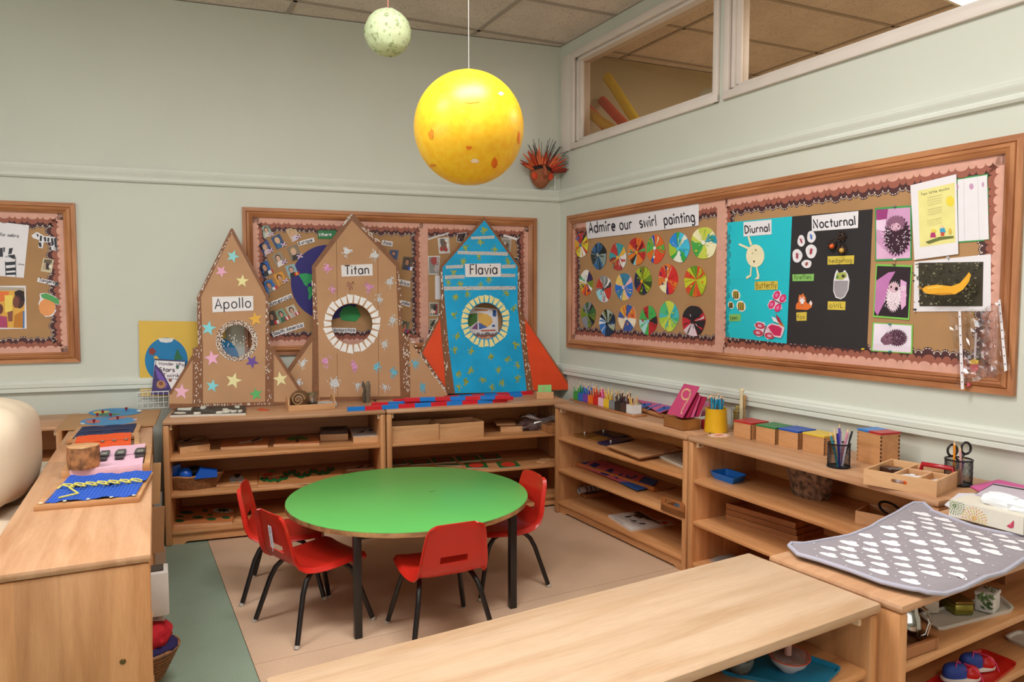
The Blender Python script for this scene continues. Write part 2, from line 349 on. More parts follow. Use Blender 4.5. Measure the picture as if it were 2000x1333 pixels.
# right wall with the two high windows
W1 = (.19, 1.565, 2.445, 3.05); W2 = (1.66, 3.42, 2.445, 3.05)
mb = MB()
def rbox(t0, t1, z0, z1, n0, n1, mat, bev=0.):
    return (t0, z0, n0), (t1, z1, n1), mat
def rwbox(mb, t0, t1, z0, z1, n0, n1, mat, bev=0.):   # in the right wall's frame: along, up, into the room
    mb.box((t0, z0, n0), (t1, z1, n1), mat, None, bev)
FR0 = FRt(); MR = FR0.M()
for t0, t1, z0, z1 in ((0, 8.6, 0, W1[2]), (0, 8.6, W1[3], ZC), (0, W1[0], W1[2], W1[3]), (W1[1], W2[0], W1[2], W1[3]), (W2[1], 8.6, W1[2], W1[3])):
    rwbox(mb, t0, t1, z0, z1, -.12, 0, mw)
wr = struct(mb, 'wall_right'); wr.matrix_world = MR
for i, (t0, t1, z0, z1) in enumerate((W1, W2)):
    root = bpy.data.objects.new('window_%d' % (i+1), None); COL.objects.link(root); root['kind'] = 'structure'; root.matrix_world = MR
    fr = MB(); ou = .029; dd = .022
    a0 = t0-ou if i else t0-.17; 
    for (p, q, r_, s_) in ((t0-ou, t1+ou, z0-.03, z0+.012), (t0-ou, t1+ou, z1-.01, z1+.04), (t0-ou, t0+.01, z0-.03, z1+.04), (t1-.01, t1+ou, z0-.03, z1+.04)):
        rwbox(fr, p, q, r_, s_, 0, dd if q-p > .3 else dd-.003, mwhite, .004)
    for (p, q, r_, s_) in ((t0, t1, z0, z0+.03), (t0, t1, z1-.03, z1), (t0, t0+.03, z0, z1), (t1-.03, t1, z0, z1)):
        rwbox(fr, p, q, r_, s_, -.11, -.005, mwhite, .003)
    for (p, q, r_, s_) in ((t0+.03, t0+.05, z0+.03, z1), (t1-.05, t1-.03, z0+.03, z1), (t0, t1, z0+.03, z0+.045)):
        rwbox(fr, p, q, r_, s_, -.045, -.02, mwhite, .002)
    fr.part('window_frame', root, smooth=30)
    g = MB(); rwbox(g, t0+.02, t1-.02, z0+.02, z1-.02, -.062, -.058, glassy('window_glass', (.86, .80, .72, 1), .03)); g.part('glass_pane', root, smooth=0)
mb = MB(); mb.box((.025, z0-.03, 0), (.158, z1+.04, .014), mwhite, None, .004); o_ = struct(mb, 'trim_1', smooth=30); o_.matrix_world = MR
# dado rails
def rail(name, F, L0, L1, prof, mat=mrail):
    mb = MB(); n = len(prof); vs = [(L0, z, d) for d, z in prof]+[(L1, z, d) for d, z in prof]
    mb.add(vs, [(i, (i+1) % n, n+(i+1) % n, n+i) for i in range(n)]+[tuple(range(n)), tuple(range(n, 2*n))[::-1]], mat)
    o = struct(mb, name, smooth=25); o.matrix_world = F.M(); return o
up = [(0, 2.068), (.016, 2.068), (.024, 2.078), (.024, 2.09), (.017, 2.098), (.022, 2.108), (.03, 2.12), (.032, 2.13), (.028, 2.134), (.03, 2.14), (.03, 2.147), (0, 2.15)]
lo = [(0, .815), (.03, .815), (.03, .832), (.025, .836), (.033, .842), (.034, .862), (.026, .868), (.026, .876), (.014, .885), (0, .887)]
rail('trim_2', FB(), -6.4, .02, up); rail('trim_3', FR0, -.02, 8.4, up); rail('trim_4', FB(), -6.4, .02, lo); rail('trim_5', FR0, -.02, 8.4, lo)
# ceiling: suspended mineral tiles on a grid
mb = MB(); mb.box((-6.5, -8.6, ZC+.03), (5, 1.2, ZC+.1), pm('#cfc3b4', .9)); ceil = struct(mb, 'ceiling')
tile_m = speckle('#d8cabc', '#a39282', 90, .95, .6, .25); bar_m = pm('#a89a8b', .5, .03)
P0 = onz(935, 60, ZC); e1 = Vector((cos(radians(5)), sin(radians(5)), 0)); e2 = RD
tm = MB(); g = .012
q = [e1*g+e2*g, e1*(1.2-g)+e2*g, e1*(1.2-g)+e2*(.6-g), e1*g+e2*(.6-g)]
tm.prism([(p.x, p.y) for p in q], .006, .02, tile_m); tme = tm.mesh('ceiling_tile', 0)
for i in range(-5, 5):
    for j in range(-1, 12):
        p = P0+e1*(1.2*i)+e2*(.6*j)
        if p.x < -6.5 or p.y > 1.2: continue
        o = bpy.data.objects.new('ceiling_tile', tme); COL.objects.link(o); o.parent = ceil; o.location = (p.x, p.y, ZC)
def gbar(a, b):
    mb = MB(); d = (b-a).normalized(); n = Vector((-d.y, d.x, 0))*.0125
    mb.prism([((a+n).x, (a+n).y), ((b+n).x, (b+n).y), ((b-n).x, (b-n).y), ((a-n).x, (a-n).y)], ZC-.001, ZC+.006, bar_m); struct(mb, 'grid_bar', ceil)
for i in range(-4, 5): gbar(P0+e1*1.2*i-e2*1.2, P0+e1*1.2*i+e2*7.2)
for j in range(-1, 13): gbar(P0-e1*5+e2*.6*j, P0+e1*5+e2*.6*j)
# room behind the high windows
wallbox('wall_beyond', (.02, .06, 0), (cos(radians(4)), sin(radians(4)), 0), 4.6, (sin(radians(4)), -cos(radians(4)), 0), mat=pm('#b6a684', .7, .03, 3))
wallbox('wall_far', (4.4, .6, 0), (0, -1, 0), 8, (-1, 0, 0), mat=pm('#b6a684', .7, .03, 3))
# luminous panels
def panel(x, y, M=None):
    mb = MB(); root = empty('ceiling_light', '', 'light', TR(x, y, ZC-.022))
    mb.box((-.6, -.3, 0), (.6, .3, .02), pm('#e8e8e8', .4)); mb.part('light_frame', root, smooth=0)
    mb = MB(); mb.box((-.575, -.275, -.004), (.575, .275, .001), emit('#fff6e8', 6)); mb.part('diffuser', root, smooth=0); return root
for k, (x, y) in enumerate(LIGHTS): panel(x, y)['label'] = 'square-edged white ceiling light panel, out of view above the room, ' + ['over the right shelves', 'over the green table', 'over the changing mat', 'over the sofa', 'behind the camera'][k]
bl = panel(0, 0); bl['label'] = 'bright white ceiling light panel seen through the right-hand high window'
pA, pB, pC_ = onz(1820, -10, ZC-.02), onz(1895, 22, ZC-.02), onz(1960, -6, ZC-.02)
d = (pB-pA).normalized(); bl.matrix_world = TR(pB.x-d.x*.6+RD.x*.3, pB.y-d.y*.6+RD.y*.3, ZC-.022, math.atan2(d.y, d.x))

# ================================================================ pin boards
pine = wood('#c08355', '#8f5230', 'x', .5, .35, .05); pinez = wood('#c08355', '#8f5230', 'y', .5, .35, .05); kraft = pm('#ad8358', .75, .06, 3.5)
PK, MD, DK, WT = pm('#d6a08c', .6, .05), pm('#9a5a48', .6, .05), pm('#4d2a2a', .6, .05), pm('#efe4da', .6, .02)
def scal(L, d, seed, base, amp):
    rnd = random.Random(seed); pts = [(0, 0)]; x = 0; k = 0; arcs = []
    while x < L-1e-6:
        w = [.052, .026, .036, .026][k % 4]*(.95+.1*rnd.random()); w = min(w, L-x); k += 1
        a = arc(x+w/2, base, w/2, min(w*.55, amp), 180, 0, 6); arcs.append(a); pts += a; x += w
    pts += [(L, 0)]; return pts, arcs
def border(root, o, d, L, seed, flip=1):  # o corner, d unit dir along; scallops to the left of d (flip=-1: right)
    mb = MB(); ang = math.atan2(d[1], d[0]); M = Matrix.Translation((o[0], o[1], 0)) @ Matrix.Rotation(ang, 4, 'Z') @ Matrix.Diagonal((1, flip, 1, 1))
    p3, a3 = scal(L, 0, seed, .082, .024); p2, _ = scal(L, 0, seed+5, .054, .022); p1, _ = scal(L, 0, seed+9, .030, .018)
    mb.prism(p3, .0035, .0045, DK, M=M); mb.prism(p2, .0045, .0052, MD, M=M); mb.prism(p1, .0052, .006, PK, M=M)
    for a in a3:
        c = [(p[0], p[1]-.005) for p in a]
        for k in range(0, len(c)-1):
            x0, x1 = Vector(c[k]), Vector(c[k+1]); mb.ribbon([x0.lerp(x1, .2), x0.lerp(x1, .8)], .0028, .0048, WT, M)
    mb.part('scalloped_border', root, smooth=0)
def pinboard(F, u0, v0, u1, v1, label, div=None, dl=None, seed=1):
    root = empty('pin_board', label, 'notice board', F.M(u0, v0, 0)); W, Hh = u1-u0, v1-v0; fw = .062
    mb = MB(); mb.box((.02, .02, .001), (W-.02, Hh-.02, .003), kraft); mb.part('backing_paper', root, smooth=0)
    def fr(a, b, m):
        d = (Vector(b)-Vector(a)); L = d.length; M = Matrix.Translation((a[0], a[1], 0)) @ Matrix.Rotation(math.atan2(d.y, d.x), 4, 'Z')
        prof = [(0, 0), (0, .018), (.022, .018), (.025, .013), (.028, .02), (.04, .026), (.048, .02), (.051, .024), (fw, .016), (fw, 0)]
        vs = []
        for y, z in prof: vs += [(y, y, z), (L-y, y, z)]
        n = len(prof); mb = MB(); mb.add(vs, [(2*i, 2*i+1, 2*((i+1) % n)+1, 2*((i+1) % n)) for i in range(n)], m, M); mb.part('frame_rail', root, smooth=25)
    c = [(0, 0), (W, 0), (W, Hh), (0, Hh)]
    for k in range(4): fr(c[k], c[(k+1) % 4], pine if k % 2 == 0 else pinez)
    i0, j0, i1, j1 = fw-.008, fw-.008, W-fw+.008, Hh-fw+.008; sec = [(i0, i1)]
    if div: sec = [(i0, div-u0), (div-u0, i1)]
    for n, (a, b) in enumerate(sec):
        border(root, (a, j0), (1, 0), b-a, seed+n); border(root, (b, j1), (-1, 0), b-a, seed+n+3)
        if not (div and n == 0 and dl == 'R'): border(root, (b, j0), (0, 1), j1-j0, seed+n+7)
        if not (div and n == 1 and dl == 'L'): border(root, (a, j1), (0, -1), j1-j0, seed+n+11)
        if div and n == 0:
            mb = MB(); mb.box((b-.016 if dl == 'L' else b-.03, j0, .0055), (b+(.018 if dl == 'L' else .03), j1, .0066), PK); mb.part('paper_strip', root, smooth=0)
    return root
F0 = FB()
pinboard(F0, -4.6, .984, -3.11, 1.927, 'wooden pin board at the left edge with zebra drawing and tangerine', seed=2)
pinboard(F0, -2.184, .995, -.187, 1.943, 'wooden pin board with world map and children\'s photos behind the rockets', div=F0.at(831, 550).x, dl='L', seed=5)
pinboard(FR0, .118, 1.011, 3.105, 1.954, 'long wooden pin board on the right wall with swirl paintings and animals', div=FR0.at(1408, 540).x, dl='R', seed=9)

# ================================================================ shelving
BX = ('#d79c68', '#bb7e4c'); topm = wood('#c79872', '#b07e57', 'x'); sidem = wood(*BX, 'z', .1, .42, .26); shelfm = wood(*BX, 'x'); backm = wood('#d68c4c', '#bc743c', 'x', .14)
palem = wood('#c9aa8c', '#b8936f', 'x', .1, .4); edge_m = wood('#d8a674', '#b98452', 'x', .5)
def unit(label, M, w, d, h=.696, levels=(.49, .285, .08), top=topm, toe=True, th=.024, brackets=True, group='low wooden shelf units', over=0.):
    root = empty('shelf_unit', label, 'shelf', M, group)
    mb = MB(); mb.box((-over, -.004, h-th), (w+over, d, h), top, None, .009); mb.part('unit_top', root, smooth=40)
    for x in (0, w-.034):
        mb = MB(); mb.box((x, 0, 0), (x+.034, d-.005, h-th), sidem, None, .01); mb.part('side_panel', root, smooth=40)
    mb = MB(); mb.box((.03, d-.02, .05), (w-.03, d-.008, h-th), backm); mb.part('back_panel', root, smooth=0)
    for z in levels:
        mb = MB(); mb.box((.032, .006, z-.022), (w-.032, d-.02, z), shelfm, None, .007); mb.part('shelf', root, smooth=40)
    if toe:
        mb = MB(); z = levels[-1]-.022; pts = [(.034, 0), (.09, 0), (.11, .012), (w-.11, .012), (w-.09, 0), (w-.034, 0), (w-.034, z), (.034, z)]
        mb.prism(pts, -.045, -.025, shelfm, M=Matrix.Rotation(pi/2, 4, 'X')); mb.part('toe_board', root, smooth=0)
    if brackets:
        for x, sg in ((.034, 1), (w-.034, -1)):
            mb = MB(); mb.box((min(x, x+sg*.012), .02, h-th-.03), (max(x, x+sg*.012), .06, h-th), pm('#e6c8a0', .4), None, .004)
            mb.tube([(x+sg*.012, .034, h-th-.016), (x+sg*.016, .034, h-th-.016)], .004, pm('#5a4632', .4)); mb.part('corner_bracket', root, smooth=40)
    return root
unit('low wooden shelf unit under the star-covered cardboard rocket', TR(-2.603, -.625, 0), 1.215, .54)
unit('low wooden shelf unit behind the green table, under the blue rocket', TR(-1.383, -.625, 0), 1.2, .54)
def runM(a, b): d = b-a; return TR(a.x, a.y, 0, math.atan2(d.y, d.x)), d.length
ra, rb, rc, rd_ = Vector((-.333, -.712, 0)), Vector((-.128, -1.91, 0)), Vector((-.126, -1.918, 0)), Vector((.034, -3.166, 0))
M1, L1 = runM(ra, rb); M2, L2 = runM(rc, rd_)
unit('low wooden shelf unit in the corner, under the coloured pencil rack', M1, L1, .42); unit('low wooden shelf unit holding the lidded colour boxes and bark slab', M2, L2, .43)
la, lb_, lc, ld = Vector((-2.368, -2.862, 0)), Vector((-2.538, -1.50, 0)), Vector((-2.545, -1.48, 0)), Vector((-2.69, -.30, 0))
M3, L3 = runM(la, lb_); M4, L4 = runM(lc, ld)
unit('large near-left wooden shelf unit topped by the blue lacing frame', M3, L3, .385); unit('wooden shelf unit at the far left end carrying the map board', M4, L4, .385, h=.692)
unit('wooden shelf unit behind the sofa, mostly hidden by cushions', TR(-3.95, -.56, 0), .86, .45, h=.69)
# screws on the near end panel
R116 = radians(11.6); Cb = Vector((-.783, -3.712, 0)); bx = Vector((cos(R116), sin(R116), 0))
MBn = TR(*(Cb-bx*1.25), R116); unit('pale worn bench-height shelf unit in the foreground', MBn, 1.25, .375, h=.688, levels=(.54, .39, .24, .08), top=palem, over=0.003)
MU3 = TR(-.768, -3.753, 0, radians(11.3)); unit('wooden shelf unit in the right foreground under the grey changing mat', MU3, .97, .36, levels=(.55, .40, .24, .08), th=.022)
scr = MB(); Mi = M3
for y, z in ((.06, .30), (.31, .28)):
    scr.lathe([(0, .004), (.006, .004), (.008, 0), (.008, -.002)], pm('#6b5836', .35, metal=.8), 10, Mi @ TR(-.0, y, z, ry=-pi/2))
p = [o for o in bpy.data.objects if o.get('label', '').startswith('large near-left')][0]
m_ = MB()
for y, z in ((.07, .42), (.31, .40)): m_.lathe([(0, .004), (.006, .004), (.008, 0), (.008, -.002)], pm('#6b5836', .35, metal=.8), 10, TR(0, y, z, ry=-pi/2))
m_.part('screw_caps', p)

# ================================================================ oval-edged round table
gm = pm('#5fb95a', .35, .03, 2, spec=.5); ply = wood('#b88a5c', '#7a5334', 'x', .3); blk = pm('#1c1a1a', .3, .05, spec=.5)
root = empty('round_table', 'low round table with bright green top and square black legs', 'table', TR(-1.436, -1.592, 0, radians(5.5)))
ztop = .441
mb = MB(); R_ = .561
mb.lathe([(0, ztop), (R_-.004, ztop), (R_-.001, ztop-.0015), (R_-.001, ztop-.003), (0, ztop-.003)], gm, 96); mb.part('table_top', root, smooth=30)
mb = MB(); mb.lathe([(0, ztop-.003), (R_-.001, ztop-.003), (R_, ztop-.006), (R_, ztop-.022), (0, ztop-.022)], ply, 96, wob=lambda q, z: 1+.002*sin(q*31)+.0015*sin(q*57)); mb.part('chipboard_edge', root, smooth=30)
for sx, sy in ((-1, -1), (1, -1), (1, 1), (-1, 1)):
    mb = MB(); x, y = sx*.342, sy*.425; mb.box((x-.016, y-.016, 0), (x+.016, y+.016, ztop-.022), blk, None, .004); mb.part('leg', root, smooth=40)
mb = MB()
for sy in (-1, 1): mb.box((-.342, sy*.40-.01, ztop-.047), (.342, sy*.40+.01, ztop-.022), blk)
for sx in (-1, 1): mb.box((sx*.33-.01, -.40, ztop-.047), (sx*.33+.01, .40, ztop-.022), blk)
mb.part('under_frame', root, smooth=0)
mb = MB(); mb.flat([(.1, -.005), (.13, .0), (.128, .006), (.1, .002)], ztop+.0004, pm('#3b5a30')); mb.part('scratch', root, smooth=0)

# ================================================================ red chairs
red = pm('#c8281c', .32, .05, 5, spec=.5)
prof = [(.172, .262), (.168, .283), (.145, .292), (.09, .288), (.03, .282), (-.03, .279), (-.08, .281), (-.115, .288), (-.14, .305), (-.153, .33), (-.16, .348), (-.166, .378), (-.174, .42), (-.182, .455), (-.189, .485), (-.193, .503), (-.195, .512)]
half = [.125, .148, .156, .16, .162, .16, .155, .15, .146, .144, .142, .139, .133, .128, .122, .112, .09]
def chair_shell():
    bm = bmesh.new(); NT = 20; rows = []
    for i, ((x, z), h) in enumerate(zip(prof, half)):
        r = []; seat = i < 8
        for k in range(NT+1):
            t = -1+2*k/NT; y = t*h; e = abs(t)**3; q = max(0, (abs(t)-.86)/.14)
            if seat: px_, pz = x, z+.012*e-.022*q*q
            else: px_, pz = x+.014*e-.02*q*q, z-.006*e
            r.append(bm.verts.new((px_, y, pz)))
        rows.append(r)
    for i in range(len(rows)-1):
        for k in range(NT):
            if i == 10 and 6 <= k <= 13: continue
            bm.faces.new((rows[i][k], rows[i][k+1], rows[i+1][k+1], rows[i+1][k]))
    bmesh.ops.recalc_face_normals(bm, faces=bm.faces[:])
    bmesh.ops.solidify(bm, geom=bm.faces[:], thickness=.005)
    return bm
def make_chair(label):
    root = empty('child_chair', label, 'chair', None, 'red plastic chairs around the green table')
    mb = MB(); mb.bm(chair_shell(), red); mb.part('seat_shell', root, smooth=50)
    for s in (-1, 1):
        for f in (-1, 1):
            mb = MB(); mb.tube([(f*.178, s*.172, .004), (f*.125, s*.132, .19), (f*.105, s*.122, .232), (f*.08, s*.112, .256), (f*.045, s*.106, .267), (0, s*.104, .270)], .0105, blk, 10)
            lg = mb.part('leg', root, smooth=60)
            mb = MB(); mb.tube([(f*.180, s*.1735, 0), (f*.176, s*.1705, .012)], .0118, pm('#b9b2a6', .5), 10); mb.part('foot_cap', lg, smooth=60)
    mb = MB()
    for x in (-.05, .05): mb.tube([(x, -.104, .266), (x, .104, .266)], .008, blk, 8)
    for x in (-.05, .05):
        for y in (-.06, .06): mb.tube([(x, y, .262), (x, y, .28)], .009, blk, 8)
    mb.part('seat_frame', root, smooth=60)
    return root
def chM(rear, front):
    r, f = Vector(rear), Vector(front); d = f-r; c = (r+f)/2; return TR(c.x, c.y, 0, math.atan2(d.y, d.x))
ch = make_chair('red plastic chair farthest left, facing the green table side-on')
ch.matrix_world = chM((-2.172, -1.402), (-1.80, -1.455))
M = chM((-2.025, -1.90), (-1.76, -1.765)); c2 = copy_thing(ch, M, 'red plastic chair with a white name sticker on its back, left of the green table')
mb = MB(); ST = Matrix.Translation((-.187, .0, .405)) @ Matrix.Rotation(radians(-97), 4, 'Y') @ Matrix.Rotation(radians(90), 4, 'Z')
mb.prism([(-.013, -.05), (.013, -.05), (.013, .04), (.002, .043), (0, .06), (-.004, .043), (-.013, .04)], 0, .0015, pm('#e8e4ee', .5), M=ST); mb.ribbon(ell(0, -.03, .006, .012), .002, .002, pm('#3a4a9a'), ST)
mb.ribbon([(-.006, -.01), (.006, .0), (-.005, .012), (.006, .03)], .0015, .002, pm('#3a4a9a'), ST)
mb.part('name_sticker', c2, 'white name sticker', smooth=0)
rl = Vector((-1.43, -1.942))
copy_thing(ch, chM((-1.395, -2.28), (-1.43, -1.945)), 'red plastic chair with its slotted back to the viewer, nearest the foreground bench')
copy_thing(ch, chM((-.845, -1.652), (-1.19, -1.70)), 'red plastic chair at the right of the green table facing left')
# ================================================================ cardboard rockets
card = pm('#bc8f68', .7, .04, 6); tape = pm('#86583a', .42, .08, 40, spec=.3); paper = pm('#e9e2e0', .6, .01); ink = pm('#2b2530', .6, .02)
def glit(c, c2, sc=260):
    k = ('gl', c, c2)
    if k in _m: return _m[k]
    m, nt, b = nodes('glitter'); noise_mix(nt, b, lin(c), lin(c2), sc, lo=.45, hi=.58, detail=1); b.inputs['Roughness'].default_value = .3; b.inputs['Metallic'].default_value = .35; _m[k] = m; return m
silver = glit('#6e4c36', '#d8c8b8', 120); gsil = glit('#9c9c9c', '#f2f0f0'); gblue = glit('#2a90b0', '#a0e0f0'); gmag = glit('#b0308a', '#f0c8e0'); gyel = glit('#8a9a20', '#c8d060'); gbrn = glit('#8a5a40', '#b8856a')
HT = .697
def rocketF(yb, yt): d = Vector((0, yt-yb, 1.93-HT)).normalized(); return Fr((0, yb, HT), (1, 0, 0), d)
def L2(F, px, off=0): return [F.at(u, v, off) for u, v in px]
class Rk:
    def __init__(s, F, name, label, px0):
        s.F = F; a = F.at(*px0); s.c = Vector((a.x, 0)); s.root = empty(name, label, 'cardboard rocket', F.M(a.x, 0, 0)); s.root['fo'] = (a.x, 0.)
    def loc(s, px, off=0):
        r = []
        for q in L2(s.F, px, off): q = q-s.c; r.append((q.x, max(q.y, .0)))
        return r
    def panel(s, name, px, mat, z0, z1, holes=(), label=None):
        mb = MB(); mb.prism(s.loc(px), z0, z1, mat, holes=[s.loc(h) for h in holes]); return mb.part(name, s.root, label, smooth=0)
    def strips(s, name, lst, mat, z):
        for k, px in enumerate(lst): mb = MB(); mb.prism(s.loc(px), z, z+.0008+.0001*k, mat); mb.part(name, s.root, smooth=0)
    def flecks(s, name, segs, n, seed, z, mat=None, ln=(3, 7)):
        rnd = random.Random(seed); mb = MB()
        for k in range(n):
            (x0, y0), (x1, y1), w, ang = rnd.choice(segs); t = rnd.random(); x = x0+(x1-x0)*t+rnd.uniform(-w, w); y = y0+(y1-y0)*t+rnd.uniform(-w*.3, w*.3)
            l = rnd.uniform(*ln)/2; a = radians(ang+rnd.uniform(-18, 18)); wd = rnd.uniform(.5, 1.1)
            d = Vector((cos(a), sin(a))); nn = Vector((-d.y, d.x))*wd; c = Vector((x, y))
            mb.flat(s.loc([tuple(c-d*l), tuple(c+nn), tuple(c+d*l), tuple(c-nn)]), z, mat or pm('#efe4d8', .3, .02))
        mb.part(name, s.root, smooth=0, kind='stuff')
    def splat(s, name, x, y, r, mat, z, seed):
        rnd = random.Random(seed); mb = MB(); pts = []
        n = 14
        for k in range(n): rr = r*rnd.uniform(.45, 1.1); a = 2*pi*k/n; pts.append((x+rr*cos(a), y+rr*sin(a)*1.1))
        mb.flat(s.loc(pts), z, mat)
        for k in range(9):
            a = rnd.uniform(0, 2*pi); d = r*rnd.uniform(.9, 1.5); q = rnd.uniform(.6, 1.5); mb.flat(s.loc(ell(x+d*cos(a), y+d*sin(a), q, q*1.6, 6)), z, mat)
        mb.flat(s.loc([(x-1, y+r*.6), (x+1, y+r*.6), (x+.6, y+r*1.9), (x, y+r*2)]), z, mat)
        mb.part(name, s.root, smooth=0)
    def sign(s, q, txt, b0, b1, h, w=2.2, z=.0075):
        mb = MB(); mb.prism(s.loc(q), z, z+.0008, paper); sg = mb.part('name_sign', s.root, 'white sign reading '+txt, smooth=0)
        mb = MB()
        for st in text_px(txt, b0, b1, h):
            l = s.loc(st); k = (s.F.at(b0[0]+50, b0[1])-s.F.at(*b0)).length/50; mb.ribbon(l, w*k, z+.0012, ink)
        mb.part('lettering', sg, smooth=0, kind='stuff')
    def tabs(s, cx, cy, ri, ro, ry, n, mat, z, seed, gap=.12):
        rnd = random.Random(seed)
        for k in range(n):
            a0 = 2*pi*(k+gap*.5+rnd.uniform(-.04, .04))/n; a1 = 2*pi*(k+1-gap*.5)/n; q = []
            for rr, aa in ((ri, a0+.03), (ro*rnd.uniform(.96, 1.03), a0), (ro*rnd.uniform(.96, 1.03), a1), (ri, a1-.03)): q.append((cx+rr*cos(aa), cy+rr*ry*sin(aa)))
            mb = MB(); mb.prism(s.loc(q), z, z+.0008+.0004*(k % 2), mat); mb.part('paper_tab', s.root, smooth=0)
z4 = Z(320, 400, 3.175); z5 = Z(700, 400, 3.174); TH = .006
# --- Flavia (rear)
F = rocketF(-.115, -.05); R = Rk(F, 'cardboard_rocket', 'tall blue painted cardboard rocket with orange fins, window and sign reading Flavia', (945, 770))
hole = ell(700+785/3.174, 400+722/3.174, 108/3.174, 113/3.174, 32)
R.panel('rocket_body', z5(505, 385, 778, 75, 1000, 378, 1005, 640, 1085, 1158, 594, 1172, 540, 1172, 512, 660), tape, 0, TH, [hole])
R.panel('left_fin', z5(522, 645, 385, 915, 372, 930, 545, 1172, 585, 1172), tape, -.002, TH-.003); R.panel('right_fin', z5(1005, 640, 1022, 690, 1335, 1150, 1320, 1162, 1060, 1160), tape, -.002, TH-.003)
blue = pm('#0aa3d6', .5, .12, 5, bump=.1); orng = pm('#e2491c', .5, .06, 5)
R.panel('painted_face', z5(522, 455, 520, 390, 780, 98, 986, 385, 985, 640, 998, 760, 1042, 1158, 597, 1170, 560, 900), blue, TH, TH+.0006, [hole])
R.panel('painted_fin', z5(505, 712, 397, 920, 548, 1150, 520, 900), orng, TH-.003, TH-.002); R.panel('painted_fin', z5(1030, 705, 1318, 1145, 1085, 1152, 1045, 900), orng, TH-.003, TH-.002)
R.strips('glitter_line', [z5(695, 200, 840, 192, 843, 212, 697, 216), z5(612, 288, 922, 295, 925, 318, 615, 308), z5(540, 378, 645, 374, 648, 394, 542, 398), z5(884, 374, 972, 372, 974, 394, 886, 396), z5(533, 440, 656, 436, 656, 458, 535, 462), z5(882, 428, 970, 430, 970, 450, 884, 450), z5(528, 508, 972, 506, 974, 528, 530, 532)], gsil, TH+.0009)
rnd = random.Random(3)
for k, (x, y) in enumerate([(778, 158), (755, 232), (845, 278), (660, 270), (748, 318), (925, 352), (648, 355), (587, 418), (805, 462), (556, 482), (755, 505), (628, 492), (600, 572), (672, 552), (915, 548), (592, 682), (962, 640), (608, 815), (595, 900), (700, 905), (822, 940), (922, 958), (975, 870), (985, 995), (692, 1028), (865, 1025), (615, 1052), (665, 1098), (768, 1085), (890, 1105), (985, 1078), (622, 1132), (828, 1135)]):
    R.splat('paint_splat', 700+x/3.174, 400+y/3.174, 4.6, gyel, TH+.0008, k)
R.tabs(700+785/3.174, 400+722/3.174, 34.5, 47.5, 1.07, 27, pm('#efe09a', .6), TH+.001, 4)
R.sign(z5(658, 368, 880, 365, 881, 448, 661, 450), 'Flavia', z5(688, 434)[0], z5(862, 430)[0], 25.5, z=TH+.0025)
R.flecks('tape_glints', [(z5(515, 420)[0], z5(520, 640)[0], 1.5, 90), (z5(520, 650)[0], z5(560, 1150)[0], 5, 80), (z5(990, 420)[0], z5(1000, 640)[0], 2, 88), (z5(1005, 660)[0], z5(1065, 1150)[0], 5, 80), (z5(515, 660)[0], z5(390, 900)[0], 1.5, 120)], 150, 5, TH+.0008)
# --- Titan (middle)
F = rocketF(-.155, -.075); R = Rk(F, 'cardboard_rocket', 'tallest brown cardboard rocket in the middle with white-tabbed window and sign reading Titan', (700, 780))
cx, cy = 687, 633; hole = ell(cx, cy, 40.5, 39.5, 32)
R.panel('rocket_body', [(609, 520), (684, 418), (690, 418), (779, 516), (786, 650), (791, 782), (622, 786), (613, 650)], card, 0, TH, [hole])
R.panel('left_fin', [(614, 645), (533, 762), (535, 792), (625, 786)], card, -.002, TH-.003); R.panel('right_fin', [(785, 646), (874, 770), (873, 781), (789, 783)], card, -.002, TH-.003)
R.strips('brown_tape', [[(609, 520), (684, 418), (688, 430), (616, 524)], [(684, 418), (690, 418), (779, 516), (773, 521), (688, 432)], [(609, 520), (616, 522), (621, 640), (623, 786), (613, 786), (611, 640)], [(773, 520), (779, 516), (786, 650), (799, 660), (801, 782), (782, 783), (778, 650)], [(624, 776), (790, 774), (790, 783), (624, 785)]], tape, TH)
R.strips('brown_tape', [[(614, 645), (533, 762), (538, 768), (618, 655)], [(610, 655), (622, 655), (625, 786), (609, 786)]], tape, TH-.002)
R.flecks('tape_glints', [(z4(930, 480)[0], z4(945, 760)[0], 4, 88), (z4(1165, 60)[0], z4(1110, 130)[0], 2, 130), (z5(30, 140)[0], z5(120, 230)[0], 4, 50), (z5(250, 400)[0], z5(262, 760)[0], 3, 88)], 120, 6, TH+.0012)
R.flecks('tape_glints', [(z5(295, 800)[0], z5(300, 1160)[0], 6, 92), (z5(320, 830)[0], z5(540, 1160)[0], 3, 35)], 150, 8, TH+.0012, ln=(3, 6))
for k, (x, y, r, m) in enumerate([(1133, 290, 24, gsil), (1013, 392, 24, gmag), (1047, 525, 17, gmag), (1152, 505, 24, gbrn), (1005, 970, 26, gmag), (1180, 1000, 24, gmag), (1057, 1110, 33, gsil), (1200, 1120, 22, gsil)]): R.splat('glitter_splat', 320+x/3.175, 400+y/3.175, r/3.175, m, TH+.0015, k)
for k, (x, y, r, m) in enumerate([(100, 312, 26, gsil), (195, 475, 26, gsil), (65, 515, 24, gmag), (128, 585, 22, gsil), (208, 718, 24, gsil), (160, 865, 23, gsil), (110, 1008, 22, gblue), (218, 1040, 23, gblue), (165, 1130, 22, gsil)]): R.splat('glitter_splat', 700+x/3.174, 400+y/3.174, r/3.174, m, TH+.0015, 20+k)
for k, (x, y, r, m) in enumerate([(352, 985, 24, gblue), (398, 1133, 23, gblue)]): R.splat('glitter_splat', 700+x/3.174, 400+y/3.174, r/3.174, m, TH-.002, 40+k)
